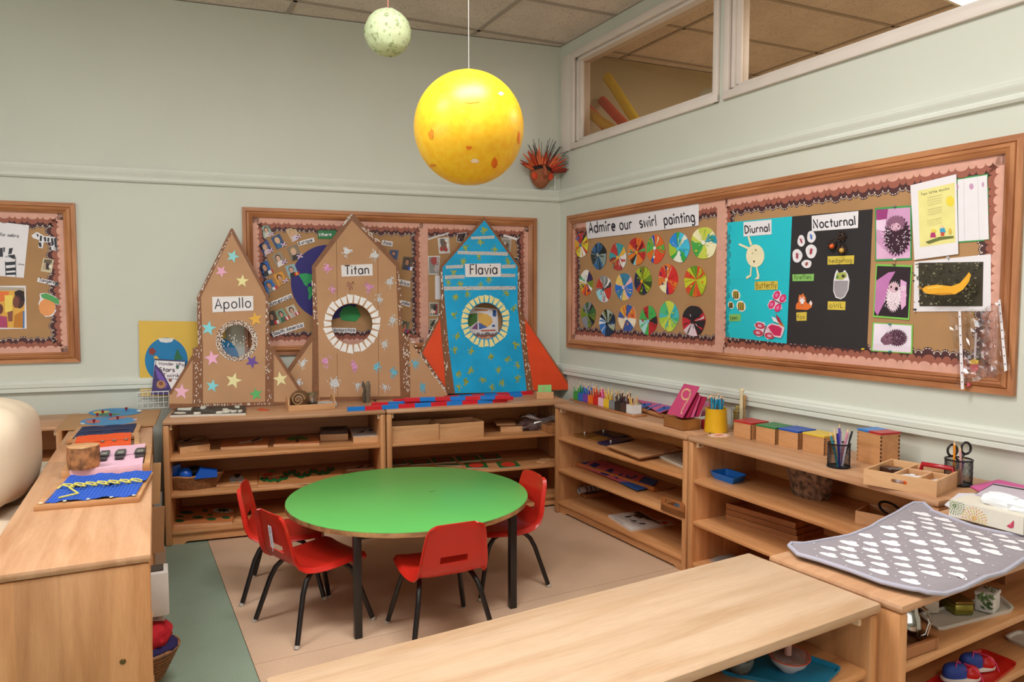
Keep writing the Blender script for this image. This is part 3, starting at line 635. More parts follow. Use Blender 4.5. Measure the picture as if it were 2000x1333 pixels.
for k, (x, y, r, m) in enumerate([(860, 985, 22, gsil), (835, 1110, 20, gsil)]): R.splat('glitter_splat', 320+x/3.175, 400+y/3.175, r/3.175, m, TH-.002, 50+k)
R.strips('fold_crease', [[(656.5, 470), (657.5, 470), (659, 590), (658, 590)], [(657.5, 690), (658.5, 690), (660, 776), (659, 776)], [(737, 480), (738, 480), (740, 776), (739, 776)]], pm('#8e6542', .7), TH+.0001)
R.tabs(cx, cy, 40, 56, 1.02, 25, pm('#efeae6', .6), TH+.001, 9)
R.sign([(665.8, 519), (727, 516), (727.7, 538.8), (667, 541)], 'Titan', (673, 537), (721.5, 535.4), 23, z=TH+.0025)
# --- Apollo (front)
F = rocketF(-.195, -.10); R = Rk(F, 'cardboard_rocket', 'brown cardboard rocket at the left with paper stars and sign reading Apollo', (455, 795))
wc = z4(452, 845)[0]; hole = ell(wc[0], wc[1], 31, 32, 32)
R.panel('rocket_body', z4(205, 575, 415, 150, 428, 148, 650, 570, 658, 890, 655, 1246, 215, 1262, 212, 890), card, 0, TH, [hole])
R.panel('left_fin', z4(208, 880, 33, 1170, 33, 1265, 240, 1264), card, -.002, TH-.003); R.panel('right_fin', z4(655, 880, 690, 900, 885, 1195, 860, 1245, 650, 1248), card, -.002, TH-.003)
R.strips('brown_tape', [z4(205, 575, 415, 150, 422, 178, 230, 575), z4(415, 150, 428, 148, 650, 570, 632, 575, 422, 180), z4(205, 575, 230, 572, 243, 890, 243, 1262, 178, 1264, 180, 890, 212, 880), z4(632, 572, 650, 570, 658, 885, 680, 890, 680, 1246, 628, 1248, 630, 885), z4(215, 1235, 655, 1222, 655, 1246, 215, 1262)], tape, TH)
R.strips('brown_tape', [z4(208, 880, 33, 1170, 45, 1180, 212, 905), z4(680, 890, 690, 900, 885, 1195, 865, 1200, 683, 925), z4(33, 1235, 180, 1235, 180, 1264, 33, 1265), z4(680, 1225, 868, 1222, 860, 1245, 680, 1247)], tape, TH-.002)
mb = MB(); mb.prism(R.loc(ell(wc[0], wc[1], 41, 40, 28)), TH, TH+.002, silver, holes=[R.loc(ell(wc[0], wc[1], 30.5, 31.5, 28))]); mb.part('foil_ring', R.root, 'crinkled silver foil ring', smooth=0)
mb = MB(); mb.flat(R.loc(ell(wc[0], wc[1], 30.5, 31, 20, a0=25, a1=155)), TH, glassy('bag_film', (.85, .85, .88, 1), .05, .15)); mb.part('foil_flap', R.root, smooth=0)
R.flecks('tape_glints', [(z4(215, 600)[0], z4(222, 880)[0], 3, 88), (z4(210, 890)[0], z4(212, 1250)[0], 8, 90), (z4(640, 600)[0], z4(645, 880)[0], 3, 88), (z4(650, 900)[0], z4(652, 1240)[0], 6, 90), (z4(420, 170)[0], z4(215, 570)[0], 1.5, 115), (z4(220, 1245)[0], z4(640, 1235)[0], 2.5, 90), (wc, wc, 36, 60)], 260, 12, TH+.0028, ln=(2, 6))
for x, y, r, c, ro in [(428, 322, 42, '#8fd8d8', -70), (357, 415, 40, '#eaa9c4', -60), (487, 475, 42, '#ede3a0', -85), (568, 710, 46, '#e8b040', -100), (278, 768, 48, '#86d6dc', -80), (300, 953, 50, '#f0b0cc', -100), (547, 975, 44, '#6a4a9a', -60), (302, 1125, 42, '#86d6dc', -80), (433, 1092, 52, '#ede3a8', -75), (572, 1175, 42, '#5cb86a', -100), (110, 1160, 52, '#efb4c8', -85), (723, 1083, 48, '#ede3a8', -100)]:
    px = 320+x/3.175; py = 400+y/3.175; R.panel('star_sticker', star(px, py, r/3.175, rot=ro, k=.42, sx=1), pm(c, .5, .03), TH-.0015 if (x < 150 or x > 690) else TH+.002, (TH-.0008) if (x < 150 or x > 690) else TH+.0028)
R.sign(z4(300, 573, 554, 567, 556, 657, 303, 669), 'Apollo', z4(316, 648)[0], z4(545, 638)[0], 25.5, z=TH+.002)

# ================================================================ things pinned to the boards
FBo = FB(-.004); FRo = FRt(.004)
zl = Z(0, 370, 3.3325); zb = Z(480, 420, 6.667); zs = Z(1100, 370, 3.8086); zn = Z(1380, 370, 3.9206); zh = Z(1680, 260, 2.5625)
white = pm('#e6e0e2', .55, .01); W_ = white
def sticker(F, out, layers, name, label, cat, base=None, off=.004, **k): return art(F, out, name, label, cat, base or W_, layers, off=off, **k)
C = lambda h: pm(h, .55, .04, 12)
# left board
stripes = [(C('#33333a'), zl(*q)) for q in ((35, 475, 100, 470, 98, 492, 36, 496), (35, 515, 102, 508, 102, 528, 36, 532), (36, 545, 104, 540, 104, 556, 36, 558), (0, 383, 18, 380, 20, 440, 0, 440), (50, 430, 98, 425, 98, 455, 78, 450), (22, 380, 34, 378, 30, 410, 24, 410), (60, 385, 85, 382, 75, 420, 55, 425))]
sticker(F0, zl(-60, 205, 190, 235, 155, 577, -60, 560), stripes+[(C('#3a3a40'), 's', 1, [zl(35, 470, 40, 565), zl(102, 440, 104, 570), zl(34, 440, 102, 440)]), (ink, 's', .8, text_px('Z for Zebra', (-8, 370+300/3.3325), (37, 370+314/3.3325), 8)), (ink, 's', .5, text_px('Anna', (36, 370+492/3.3325), (47, 370+495/3.3325), 4))], 'zebra_drawing', 'white sheet with a black striped zebra drawing, on the left board', 'drawing')
sticker(F0, zl(205, 300, 240, 277, 290, 305, 370, 312, 378, 405, 335, 395, 330, 345, 285, 345, 278, 385, 250, 380, 255, 330, 215, 318), [(C('#2e3038'), zl(*q)) for q in ((235, 285, 255, 300, 245, 312), (262, 300, 275, 305, 270, 340, 258, 335), (285, 310, 300, 312, 302, 340, 290, 340), (310, 315, 322, 316, 320, 342, 308, 342), (332, 318, 345, 318, 352, 360, 336, 372), (352, 320, 366, 320, 370, 380, 358, 378), (252, 345, 268, 348, 272, 378, 255, 372))], 'paper_zebra', 'small cut-out paper zebra at the top of the left board', 'paper cut-out')
sticker(F0, zl(282, 447, 352, 458, 336, 545, 265, 533), [(C('#6a5a4a'), zl(290, 455, 340, 460, 335, 485, 285, 480)), (C('#b8a184'), zl(285, 485, 335, 490, 328, 530, 275, 522)), (C('#3c3030'), zl(300, 480, 325, 485, 320, 525, 298, 520)), (C('#e8ded0'), zl(320, 492, 340, 495, 336, 515, 318, 512))], 'animal_photo', 'small brown photo card above the word Tangerine', 'photo', base=C('#cdbf9c'))
sticker(F0, zl(247, 575, 384, 605, 378, 633, 242, 602), [(ink, 's', 1.1, text_px('Tangerine', (76, 370+597/3.3325), (113, 370+622/3.3325), 8.6))], 'word_card', 'white word card reading Tangerine', 'word card')
sticker(F0, zl(258, 690, 262, 678, 300, 675, 345, 690, 385, 715, 418, 750, 380, 758, 358, 745, 368, 790, 345, 825, 300, 832, 265, 805, 250, 745, 262, 712), [(C('#e99a5c'), zl(*[c for p in ell(307, 768, 54, 57, 20) for c in p])), (C('#55a35c'), zl(264, 685, 300, 677, 345, 695, 385, 720, 400, 748, 365, 745, 320, 722, 275, 708))], 'paper_tangerine', 'cut-out painted orange tangerine with a green leaf', 'paper cut-out')
fig = [(C('#b5a695'), zl(-20, 635, 160, 640, 160, 665, -20, 662)), (C('#e0a84a'), zl(-20, 660, 160, 660, 160, 905, -20, 900)), (C('#e8763a'), zl(-20, 665, 60, 665, 50, 720, -20, 740)), (C('#f0d060'), zl(30, 690, 85, 690, 80, 800, 35, 800)), (C('#4c7ab8'), zl(140, 800, 160, 790, 160, 905, 146, 905)), (C('#c07a2a'), zl(95, 820, 150, 790, 150, 900, 90, 900)),
       (C('#4a2c28'), zl(*[c for p in ell(128, 718, 34, 58, 18) for c in p])), (C('#7a4638'), zl(*[c for p in ell(105, 735, 22, 38, 14) for c in p])), (C('#2a1c1c'), zl(95, 668, 125, 655, 158, 665, 158, 730, 140, 720, 125, 690, 98, 690)), (C('#8a5040'), zl(50, 800, 85, 790, 82, 860, 55, 860)), (C('#b0456a'), zl(-20, 820, 45, 830, 50, 900, -20, 900)), (C('#6a3a30'), zl(*[c for p in ell(0, 780, 22, 34, 14) for c in p]))]
sticker(F0, zl(-80, 630, 168, 628, 174, 908, -80, 912), fig, 'storybook_picture', 'colourful storybook picture of a woman at the bottom left board edge', 'picture')
# middle board: children's photos
def kid(F, q, bg, hair, skin, top, flag, label, name='child_photo', off=.004, group=None):
    lay = [(C(hair), qp(q, [(x, y) for x, y in ell(.48, .38, .27, .27, 14)])), (C(top), qp(q, [(.12, 1), (.2, .68), (.45, .58), (.75, .66), (.88, 1)])), (C(skin), qp(q, ell(.48, .43, .19, .22, 12))), (C('#4a3028'), qp(q, ell(.41, .4, .025, .02, 6))), (C('#4a3028'), qp(q, ell(.56, .4, .025, .02, 6))), (C('#b05a50'), qp(q, ell(.49, .53, .06, .02, 8)))]
    fq = [quad(q, *p) for p in ((.62, .72), (1.12, .72), (1.12, .98), (.62, .98))]
    if flag == 'uk': lay += [(C('#3a3f88'), fq), (C('#eeeaf0'), 's', 1.5, [[fq[0], fq[2]], [fq[1], fq[3]]]), (C('#c03a48'), 's', .8, [[quad(fq, .5, 0), quad(fq, .5, 1)], [quad(fq, 0, .5), quad(fq, 1, .5)]])]
    elif flag: 
        cs = flag.split(); n = len(cs)
        for i, c in enumerate(cs): lay.append((C(c), [quad(fq, i/n, 0), quad(fq, (i+1)/n, 0), quad(fq, (i+1)/n, 1), quad(fq, i/n, 1)]))
    return sticker(F, q, lay, name, label, 'photo', base=C(bg), off=off, group=group)
KP = [(zb(200, 145, 300, 130, 355, 270, 235, 300), '#9ab0a0', '#4a3a34', '#d8a890', '#c8c0b8', 'uk', 'child photo at the top left of the world map, laughing face'),
      (zb(325, 300, 440, 245, 520, 405, 405, 450), '#35507a', '#c8a878', '#dcb095', '#3a6a90', 'uk', 'child photo with a blue jumper, second from the top left'),
      (zb(515, 190, 640, 155, 710, 300, 605, 360), '#c8a888', '#b89868', '#d8a888', '#cfc0d0', 'uk', 'child photo with pale lilac top beside the word Europe'),
      (zb(170, 395, 275, 325, 350, 480, 240, 535), '#3a4f88', '#a88a60', '#d8a890', '#d0b8b8', 'uk', 'child photo with long fair hair at the left edge of the map board'),
      (zb(530, 430, 665, 380, 730, 560, 600, 608), '#8a7868', '#c8a070', '#dcb49c', '#3a3434', 'uk', 'smiling fair child photo in dark clothes below Europe'),
      (zb(335, 535, 450, 465, 530, 630, 410, 692), '#9a8a78', '#5a4030', '#dcb49c', '#e0d8d8', 'uk', 'baby-faced child photo in a white top, third row of the map board'),
      (zb(160, 640, 280, 595, 350, 755, 230, 825), '#2f5fa8', '#3a2a26', '#c89478', '#2c2a30', '#d8e0e8 #e8e4e4 #c03038', 'child photo with dark hair against blue, with a red and white flag'),
      (zb(510, 670, 630, 635, 690, 780, 570, 835), '#8fb0b8', '#6a5a50', '#d0a08c', '#2f2c2c', '#c83a30 #e8a838 #c83a30', 'child photo touching the dark blue globe, with a red and yellow flag'),
      (zb(355, 785, 470, 735, 545, 870, 430, 935), '#e09a3a', '#2a2424', '#d8a888', '#c08a50', 'uk', 'child photo on an orange background'),
      (zb(215, 885, 330, 835, 410, 965, 290, 1030), '#3070b8', '#4a3830', '#c89070', '#8a8078', '#e8e4e0 #d03840', 'lowest left child photo of the upper group, beside the rocket tip')]
for q, *r in KP: kid(F0, q, *r)
for q, *r in [(z4(640, 665, 685, 655, 712, 740, 650, 755), '#5a4a40', '#2c2422', '#c09078', '#4a4040', '#c83038 #e8e4e4', 'dark child photo just right of the Apollo rocket, below North America'),
              (z4(690, 665, 735, 640, 778, 710, 725, 735), '#8aa890', '#3a2e28', '#c89880', '#3f6a58', '#c83038 #eee8e8 #c83038', 'middle child photo below North America with a Canadian flag'),
              (z4(752, 640, 805, 618, 840, 680, 790, 708), '#c8beb0', '#2e2624', '#d0a48c', '#b8a8a0', '#c83038 #eee8e8 #c83038', 'right child photo below North America in a pale room'),
              (z5(195, 280, 250, 283, 240, 345, 190, 320), '#4a5a80', '#2c2420', '#b88468', '#3a4a70', None, 'small child photo under the word Asia'),
              (z5(278, 322, 337, 326, 325, 410, 268, 400), '#5a4a3c', '#2a2220', '#b07c60', '#3a3a44', '#3a4a9a #e8e4e8', 'dark child photo lower right of the word Asia'),
              (z5(270, 718, 318, 728, 305, 795, 262, 780), '#6a6a58', '#2a2422', '#a87858', '#c86a50', '#3a4a9a #c83040', 'small photo at the lower right of the map board beside the Titan rocket')]: kid(F0, q, *r)
gl = ell(480+900/6.667, 556, 55+2, 68, 40)
gl = ell(648, 560, 80, 78, 48); zz = z4
art(F0, ell(640, 551.5, 72, 73, 48), 'paper_globe', 'large dark blue paper globe with green continents behind the Titan rocket', 'paper cut-out', C('#2c2470'), [
    (C('#2f9a5a'), zb(680, 770, 780, 762, 860, 775, 900, 850, 850, 880, 810, 900, 800, 935, 760, 910, 740, 860)), (C('#2f9a5a'), zb(805, 940, 860, 930, 900, 980, 870, 1040, 835, 1108, 815, 1090, 820, 1020, 808, 980)),
    (C('#2f8a4a'), z4(1088, 680, 1110, 640, 1150, 625, 1200, 640, 1222, 690, 1190, 725, 1130, 722, 1100, 715)), (C('#2f9a5a'), [(650, 500), (690, 480), (705, 520), (690, 560), (660, 560)])], off=.0035)
def wcard(F, q, txt, b0, b1, h, label, w=1.2, base=W_, ic=ink, off=.005, name='word_card', wav=0):
    if wav:
        n = 14; top = [quad(q, i/n, (.08 if i % 2 else 0)) for i in range(n+1)]; bot = [quad(q, 1-i/n, 1-(.08 if i % 2 else 0)) for i in range(n+1)]; out = top+bot
    else: out = q
    return art(F, out, name, label, 'word card', base, [], off=off, extra=[('lettering', [(ic, 's', w, text_px(txt, b0, b1, h))], None)])
wcard(F0, zb(668, 350, 885, 292, 900, 352, 690, 408), 'Europe', zb(692, 390)[0], zb(872, 345)[0], 8.5, 'white wavy card reading Europe', wav=1)
wcard(F0, zb(938, 200, 1180, 195, 1180, 318, 938, 318), 'Where', zb(952, 278)[0], zb(1118, 272)[0], 8, 'green card reading Where at the top of the map board', base=C('#2f7a48'), ic=W_, w=1.3, wav=1)
wcard(F0, zb(60, 1240, 590, 1022, 612, 1080, 75, 1300), 'North America', (491, 614), (570.5, 581.5), 10, 'white wavy card reading North America, partly behind the Apollo rocket', wav=1, w=1.3)
wcard(F0, z4(668, 790, 865, 728, 872, 760, 680, 824), 'South America', z4(680, 812)[0], z4(862, 755)[0], 8.6, 'white wavy card reading South America', wav=1, w=1.25)
wcard(F0, z4(1045, 762, 1192, 765, 1190, 798, 1045, 792), 'Antarctica', z4(1052, 788)[0], z4(1185, 786)[0], 7.5, 'white card reading Antarctica seen through the Titan window', wav=1)
wcard(F0, z5(148, 218, 214, 228, 210, 262, 142, 250), 'Asia', z5(153, 243)[0], z5(203, 252)[0], 9, 'white card reading Asia', wav=1)
wcard(F0, z5(232, 455, 322, 475, 318, 512, 228, 495), 'Africa', z5(240, 488)[0], z5(314, 504)[0], 8.5, 'white card reading Africa, first letter behind the Titan rocket', wav=1)
wcard(F0, z5(228, 580, 322, 605, 320, 636, 225, 612), 'Australia', z5(222, 602)[0], z5(316, 626)[0], 7.6, 'white card reading Australia beside the Titan rocket', wav=1)
# right-hand part of middle board
zk = Z(820, 430, 5.336)
def scene(F, q, cols, seed, label, group=None, name='activity_photo', base='#d8d4d0', m=0.06):
    rnd = random.Random(seed); lay = [(C(cols[0]), qp(q, [(m, m), (1-m, m), (1-m, 1-m), (m, 1-m)]))]
    for c in cols[1:]*2:
        x, y, a, b = rnd.uniform(.15, .7), rnd.uniform(.1, .7), rnd.uniform(.12, .3), rnd.uniform(.1, .28)
        lay.append((C(c), qp(q, [(min(.94, max(.06, px_)), min(.94, max(.06, py))) for px_, py in star(x+.1, y+.1, a, 5, rnd.uniform(.55, .9), rnd.uniform(0, 90))])))
    return sticker(F, q, lay, name, label, 'photo', base=C(base), group=group)
sticker(F0, zk(62, 200, 300, 128, 302, 142, 65, 215), [(ink, 's', .5, [[quad(zk(62, 200, 300, 128, 302, 142, 65, 215), t/20, .5), quad(zk(62, 200, 300, 128, 302, 142, 65, 215), t/20+.03, .5)] for t in range(1, 19)])], 'caption_strip', 'narrow white caption strip above the topmost activity photo', 'caption')
scene(F0, zk(185, 190, 300, 180, 315, 345, 200, 352), ('#c8c4c0', '#6a605c', '#a83a34', '#e8e4e0', '#7a5a48'), 3, 'activity photo under the slanted caption strip on the map board')
scene(F0, zk(85, 375, 210, 372, 198, 570, 92, 570), ('#8a8884', '#3a3a3c', '#b8a8a8', '#a84848'), 4, 'grey activity photo left of the Flavia rocket shoulder')
sticker(F0, zk(158, 578, 215, 578, 218, 828, 160, 828), [], 'caption_strip', 'tall blank white strip half behind the Flavia rocket', 'caption')
scene(F0, zk(100, 862, 195, 862, 192, 1000, 103, 998), ('#6a6458', '#c83a48', '#e0c8b8', '#3a3634'), 6, 'activity photo with a red spot, left of the orange fin')
scene(F0, zk(102, 1038, 170, 1030, 140, 1140, 104, 1150), ('#5a6a50', '#c8a080', '#3a3a34'), 7, 'lowest small photo beside the orange fin')
scene(F0, z5(612, 178, 672, 172, 650, 235, 608, 230), ('#4a3430', '#e8e4e0', '#2a2020'), 8, 'dark round-spotted photo at the upper left of the Flavia tip')
sticker(F0, z5(900, 183, 984, 208, 982, 222, 897, 198), [], 'caption_strip', 'small white caption strip right of the Flavia rocket tip', 'caption')
scene(F0, z5(890, 208, 948, 212, 942, 295, 888, 290), ('#9a9488', '#3c3a38', '#d8d0c8', '#7a5a4a'), 11, 'activity photo right of the Flavia rocket tip')
scene(F0, z5(950, 325, 990, 328, 990, 385, 950, 380), ('#4a3c38', '#c8b8a8', '#7a6a60'), 12, 'small dark photo at the right shoulder of the Flavia rocket')
sticker(F0, z5(670, 630, 862, 648, 868, 805, 672, 815), [(C('#4a7a3a'), z5(680, 680, 738, 672, 738, 725, 690, 760, 678, 740)), (C('#dca040'), z5(*[c for p in ell(742, 720, 88, 48, 16, a0=-90, a1=60) for c in p], 742, 720)), (C('#e8b860'), z5(745, 675, 800, 680, 828, 715, 800, 755, 745, 720)), (C('#8a5a8a'), z5(738, 728, 700, 770, 740, 775)), (C('#4a6ab0'), z5(745, 730, 800, 760, 748, 775)), (C('#2f5a98'), z5(832, 652, 852, 655, 852, 695, 832, 692)), (C('#c87840'), z5(720, 648, 800, 652, 800, 660, 720, 656)), (C('#c85a3a'), z5(760, 778, 850, 775, 850, 783, 760, 786)), (C('#2f5a98'), z5(828, 745, 845, 745, 845, 758, 828, 758))], 'food_chart', 'healthy eating plate poster seen through the Flavia rocket window', 'poster', off=.004)
# right board
def swirl(cx, cy, rx, ry, cols, seed, label, hub=None, rot=0):
    rnd = random.Random(seed); X, Y = zs(cx, cy)[0]; rx /= 3.8086; ry /= 3.8086
    rim_ = lambda a: (X+rx*cos(a)*(1+.03*sin(5*a+seed)), Y+ry*sin(a)*(1+.03*sin(4*a+seed*2)))
    out = [rim_(2*pi*k/36) for k in range(36)]; c = (X+rnd.uniform(-2, 2), Y+rnd.uniform(-3, 3)); lay = []
    tw = rnd.uniform(-.35, .35)
    def P(a, r): p = rim_(a+tw*(1-r)); return (c[0]+(p[0]-c[0])*r, c[1]+(p[1]-c[1])*r)
    a = rnd.uniform(0, 6.28); tot = 0; ws = []
    while tot < 6.28: w = rnd.choice([.35, .5, .7, 1.0, 1.4]); ws.append(w); tot += w
    prev = None
    for w in ws:
        w *= 6.2832/tot; cc = rnd.choice([x for x in cols if x != prev]); prev = cc; n = max(2, int(w/.15))
        lay.append((C(cc), [c, P(a-.05, .4), P(a, .75)]+[rim_(a+w*i/n) for i in range(n+1)]+[P(a+w+rnd.uniform(-.1, .1), .7), P(a+w, .4)])); a += w
    for k in range(12):
        a = rnd.uniform(0, 6.28); w = rnd.uniform(.05, .22); q = rnd.choice([.45, .7, .97, .97]); q0 = rnd.uniform(.02, .3)
        lay.append((C(rnd.choice(cols)), [P(a, q0), P(a-w*.3, q*.7), P(a-w*rnd.random(), q), P(a+w*.4, q*rnd.uniform(.8, 1)), P(a+w*.35, q*.6)]))
    for k in range(5):
        a = rnd.uniform(0, 6.28); r0 = rnd.uniform(.3, .75); w = rnd.uniform(.15, .4); lay.append((C(rnd.choice(cols)), [P(a, r0), P(a+w*.5, r0*.92), P(a+w, r0+.03), P(a+w*.9, r0+.16), P(a+w*.4, r0+.12)]))
    if hub: lay.append((C(hub), ell(c[0], c[1], rx*.16, ry*.14, 8)))
    return art(FR0, out, 'swirl_painting', label, 'painting', C(cols[0]), lay, off=.004+.0006*(seed % 2), t=.0015, group='swirl paintings')
SW = [(138, 415, 49, 92, ['#e0a030', '#c83a30', '#f0e8e0', '#3a6ab0', '#2a2a2a', '#e0d040'], '#3a80b0', 'multicoloured swirl painting at the left end of the top row, partly behind the banner'),
 (267, 498, 58, 98, ['#2f3a3c', '#8a9890', '#3a6a98', '#1e2224'], '#a8b0a8', 'dark grey and blue swirl painting, second in the top row'),
 (410, 502, 62, 102, ['#3a98a0', '#b83a34', '#e8b040', '#e8e0d8', '#8a2a34', '#c03a34'], '#e8b040', 'busy red, white and teal swirl painting, third in the top row'),
 (548, 462, 66, 104, ['#e07828', '#8ac8d0', '#58a858', '#b82a2a', '#242424'], '#e0a030', 'swirl painting with orange left half and curled black corner'),
 (690, 446, 68, 106, ['#e04a28', '#2f50a8', '#f0e4c8', '#e8a028', '#58a848', '#e06a28'], '#f0e8e0', 'red and blue swirl painting in the middle of the top row'),
 (865, 432, 76, 113, ['#2a8ad8', '#48c0e0', '#a8c838', '#3aa848', '#e8e8d8'], '#50c8e0', 'blue and lime swirl painting, sixth in the top row'),
 (1050, 400, 94, 120, ['#efe6b8', '#4aa848', '#c8d050', '#2a98b0', '#efe6b8'], '#f4f0e0', 'large cream, yellow and green swirl painting at the right end of the top row'),
 (174, 695, 51, 94, ['#e8b028', '#7a8a28', '#f0e8e0', '#3a2a58', '#48a878', '#e85a28'], '#e8e0d0', 'yellow, purple and orange swirl painting at the left end of the middle row'),
 (305, 742, 58, 100, ['#e8e0e0', '#c83a2c', '#a0d8e0', '#8a8a88', '#3c3c3c'], '#505050', 'white and grey swirl painting with red top, second in the middle row'),
 (455, 726, 66, 104, ['#e8b8c0', '#2a70c8', '#e8c868', '#3a80a0', '#e8e8e8'], '#e0c0d8', 'pale pink and blue swirl painting, third in the middle row'),
 (595, 680, 64, 104, ['#6a8a28', '#b83a20', '#3a4a1c', '#a8b828', '#2a2a48'], '#e8a820', 'olive green swirl painting with a yellow centre'),
 (782, 668, 72, 112, ['#d8302c', '#efe4b8', '#d8302c', '#e0782a', '#5a2a68'], '#e8d8a0', 'red and cream swirl painting, fifth in the middle row'),
 (985, 685, 82, 118, ['#a8b828', '#e07028', '#5a8a20', '#d04828', '#c8c830'], None, 'lime and orange swirl painting at the right end of the middle row'),
 (188, 935, 54, 94, ['#343430', '#8a8a90', '#7a8a28', '#3a6a3c', '#242424'], '#6a9a48', 'black and olive swirl painting at the left end of the bottom row'),
 (330, 995, 60, 100, ['#26324a', '#a8b0a0', '#3a78c0', '#a8a838', '#e8e8e8', '#1c1c20'], '#202020', 'navy and white swirl painting, second in the bottom row'),
 (478, 958, 66, 102, ['#efdcc0', '#e0a038', '#3a58a0', '#efe0c8', '#c83a30', '#e07838'], '#e8e0d8', 'cream and orange swirl painting, third in the bottom row'),
 (635, 975, 66, 108, ['#b82a2c', '#a8d8d0', '#48a850', '#262626', '#b02a2c'], '#8ac0d0', 'red, black and turquoise swirl painting, fourth in the bottom row'),
 (788, 944, 72, 112, ['#48b8b8', '#c8d048', '#3aa0d8', '#a8c840', '#50b878'], '#c8d060', 'turquoise and yellow-green swirl painting, fifth in the bottom row'),
 (972, 980, 86, 116, ['#c02a34', '#262426', '#c02a34', '#e0c8d0', '#2a2426'], '#302028', 'red and black swirl painting at the right end of the bottom row')]
for k, s in enumerate(SW): swirl(s[0], s[1], s[2], s[3], s[4], k+3, s[6], s[5])
wcard(FR0, zs(168, 235, 1010, 100, 1008, 270, 182, 370), 'Admire our  swirl  painting', zs(192, 327)[0], zs(985, 240)[0], 27, 'long white banner reading Admire our swirl painting', w=2.7, off=.008, name='banner')
# diurnal / nocturnal
art(FR0, zn(160, 255, 656, 207, 614, 1182, 145, 1130), 'paper_sheet', 'bright turquoise paper sheet of daytime animals', 'poster', pm('#1fbdca', .6, .03, 3), [(C('#1aafbc'), 's', .6, [zn(150, 690, 635, 697)])], off=.004)
art(FR0, zn(658, 208, 1272, 152, 1228, 1232, 616, 1178), 'paper_sheet', 'black paper sheet of night-time animals', 'poster', pm('#2c2829', .8, .05, 3), [(C('#221f20'), 's', .6, [zn(636, 690, 1250, 690)])], off=.0045)
wcard(FR0, zn(284, 252, 498, 232, 498, 345, 284, 362), 'Diurnal', zn(294, 338)[0], zn(488, 322)[0], 19.5, 'white card reading Diurnal', w=2.4, off=.0065)
wcard(FR0, zn(806, 204, 1164, 166, 1160, 296, 808, 322), 'Nocturnal', zn(818, 300)[0], zn(1146, 272)[0], 22.5, 'white card reading Nocturnal', w=2.6, off=.0065)
cream = C('#ecdfb8')
art(FR0, zn(*[c for p in ell(374, 510, 69, 87, 28) for c in p]), 'paper_bird', 'round cream paper creature with ears and legs on the turquoise sheet', 'paper cut-out', cream, [(cream, zn(335, 430, 316, 362, 330, 358, 352, 425)), (cream, zn(318, 460, 245, 425, 255, 414, 330, 445)), (cream, zn(350, 590, 345, 665, 310, 690, 305, 670, 335, 655, 340, 590)), (cream, zn(390, 592, 408, 660, 405, 688, 372, 692, 392, 665, 380, 592)), (C('#3a2e28'), zn(*[c for p in ell(367, 553, 6, 9, 8) for c in p])), (C('#8a5040'), zn(*[c for p in ell(354, 490, 4, 5, 8) for c in p])), (C('#8a7a60'), zn(*[c for p in ell(381, 465, 6, 7, 8) for c in p]))], off=.006, t=.002)
yel = C('#d6bb48'); grn = C('#86bf62')
hand = C('#4a4226')
wcard(FR0, zn(370, 708, 546, 702, 546, 768, 370, 772), 'Butterfly', zn(378, 760)[0], zn(540, 757)[0], 16, 'yellow hand-written label reading Butterfly', base=yel, ic=hand, w=.9, off=.0062)
wcard(FR0, zn(175, 958, 262, 955, 260, 1010, 174, 1012), 'bees', zn(184, 1002)[0], zn(240, 1000)[0], 12, 'green hand-written label reading bees', base=grn, ic=hand, w=.9, off=.0062)
wcard(FR0, zn(658, 652, 824, 648, 820, 702, 660, 704), 'fireflies', zn(672, 692)[0], zn(806, 688)[0], 12, 'green hand-written label reading fireflies', base=grn, ic=hand, w=.9, off=.0066)
wcard(FR0, zn(928, 514, 1132, 506, 1128, 572, 928, 578), 'hedgehog', zn(938, 566)[0], zn(1116, 560)[0], 12, 'yellow hand-written label reading hedgehog', base=yel, ic=hand, w=.9, off=.0066)
wcard(FR0, zn(930, 858, 1066, 860, 1062, 926, 928, 922), 'oWL', zn(940, 908)[0], zn(1050, 908)[0], 12, 'yellow hand-written label reading owl', base=yel, ic=hand, w=.9, off=.0066)
wcard(FR0, zn(688, 944, 768, 940, 766, 1006, 690, 1008), 'fox', zn(694, 996)[0], zn(756, 994)[0], 12, 'yellow hand-written label reading fox', base=yel, ic=hand, w=.9, off=.0066)
for i, (x, y, rx, ry, lb) in enumerate(((227, 808, 31, 42, 'topmost'), (188, 888, 22, 30, 'smallest'), (266, 896, 34, 44, 'largest'))):
    art(FR0, zn(*[c for p in ell(x, y, rx, ry, 16, rot=-20) for c in p]), 'paper_bee', lb+' striped paper bee on the turquoise sheet', 'paper cut-out', white, [(C('#e8c848'), zn(*[c for p in ell(x, y, rx*.8, ry*.8, 12, rot=-20) for c in p]))]+[(C('#25201c'), zn(x+k*rx-3, y-ry*.6, x+k*rx+4, y-ry*.7, x+k*rx+4, y+ry*.7, x+k*rx-5, y+ry*.7)) for k in (-.45, .0, .45)], off=.006, t=.002, group='paper bees')
pk = C('#d8306a'); pk2 = C('#e878a8')
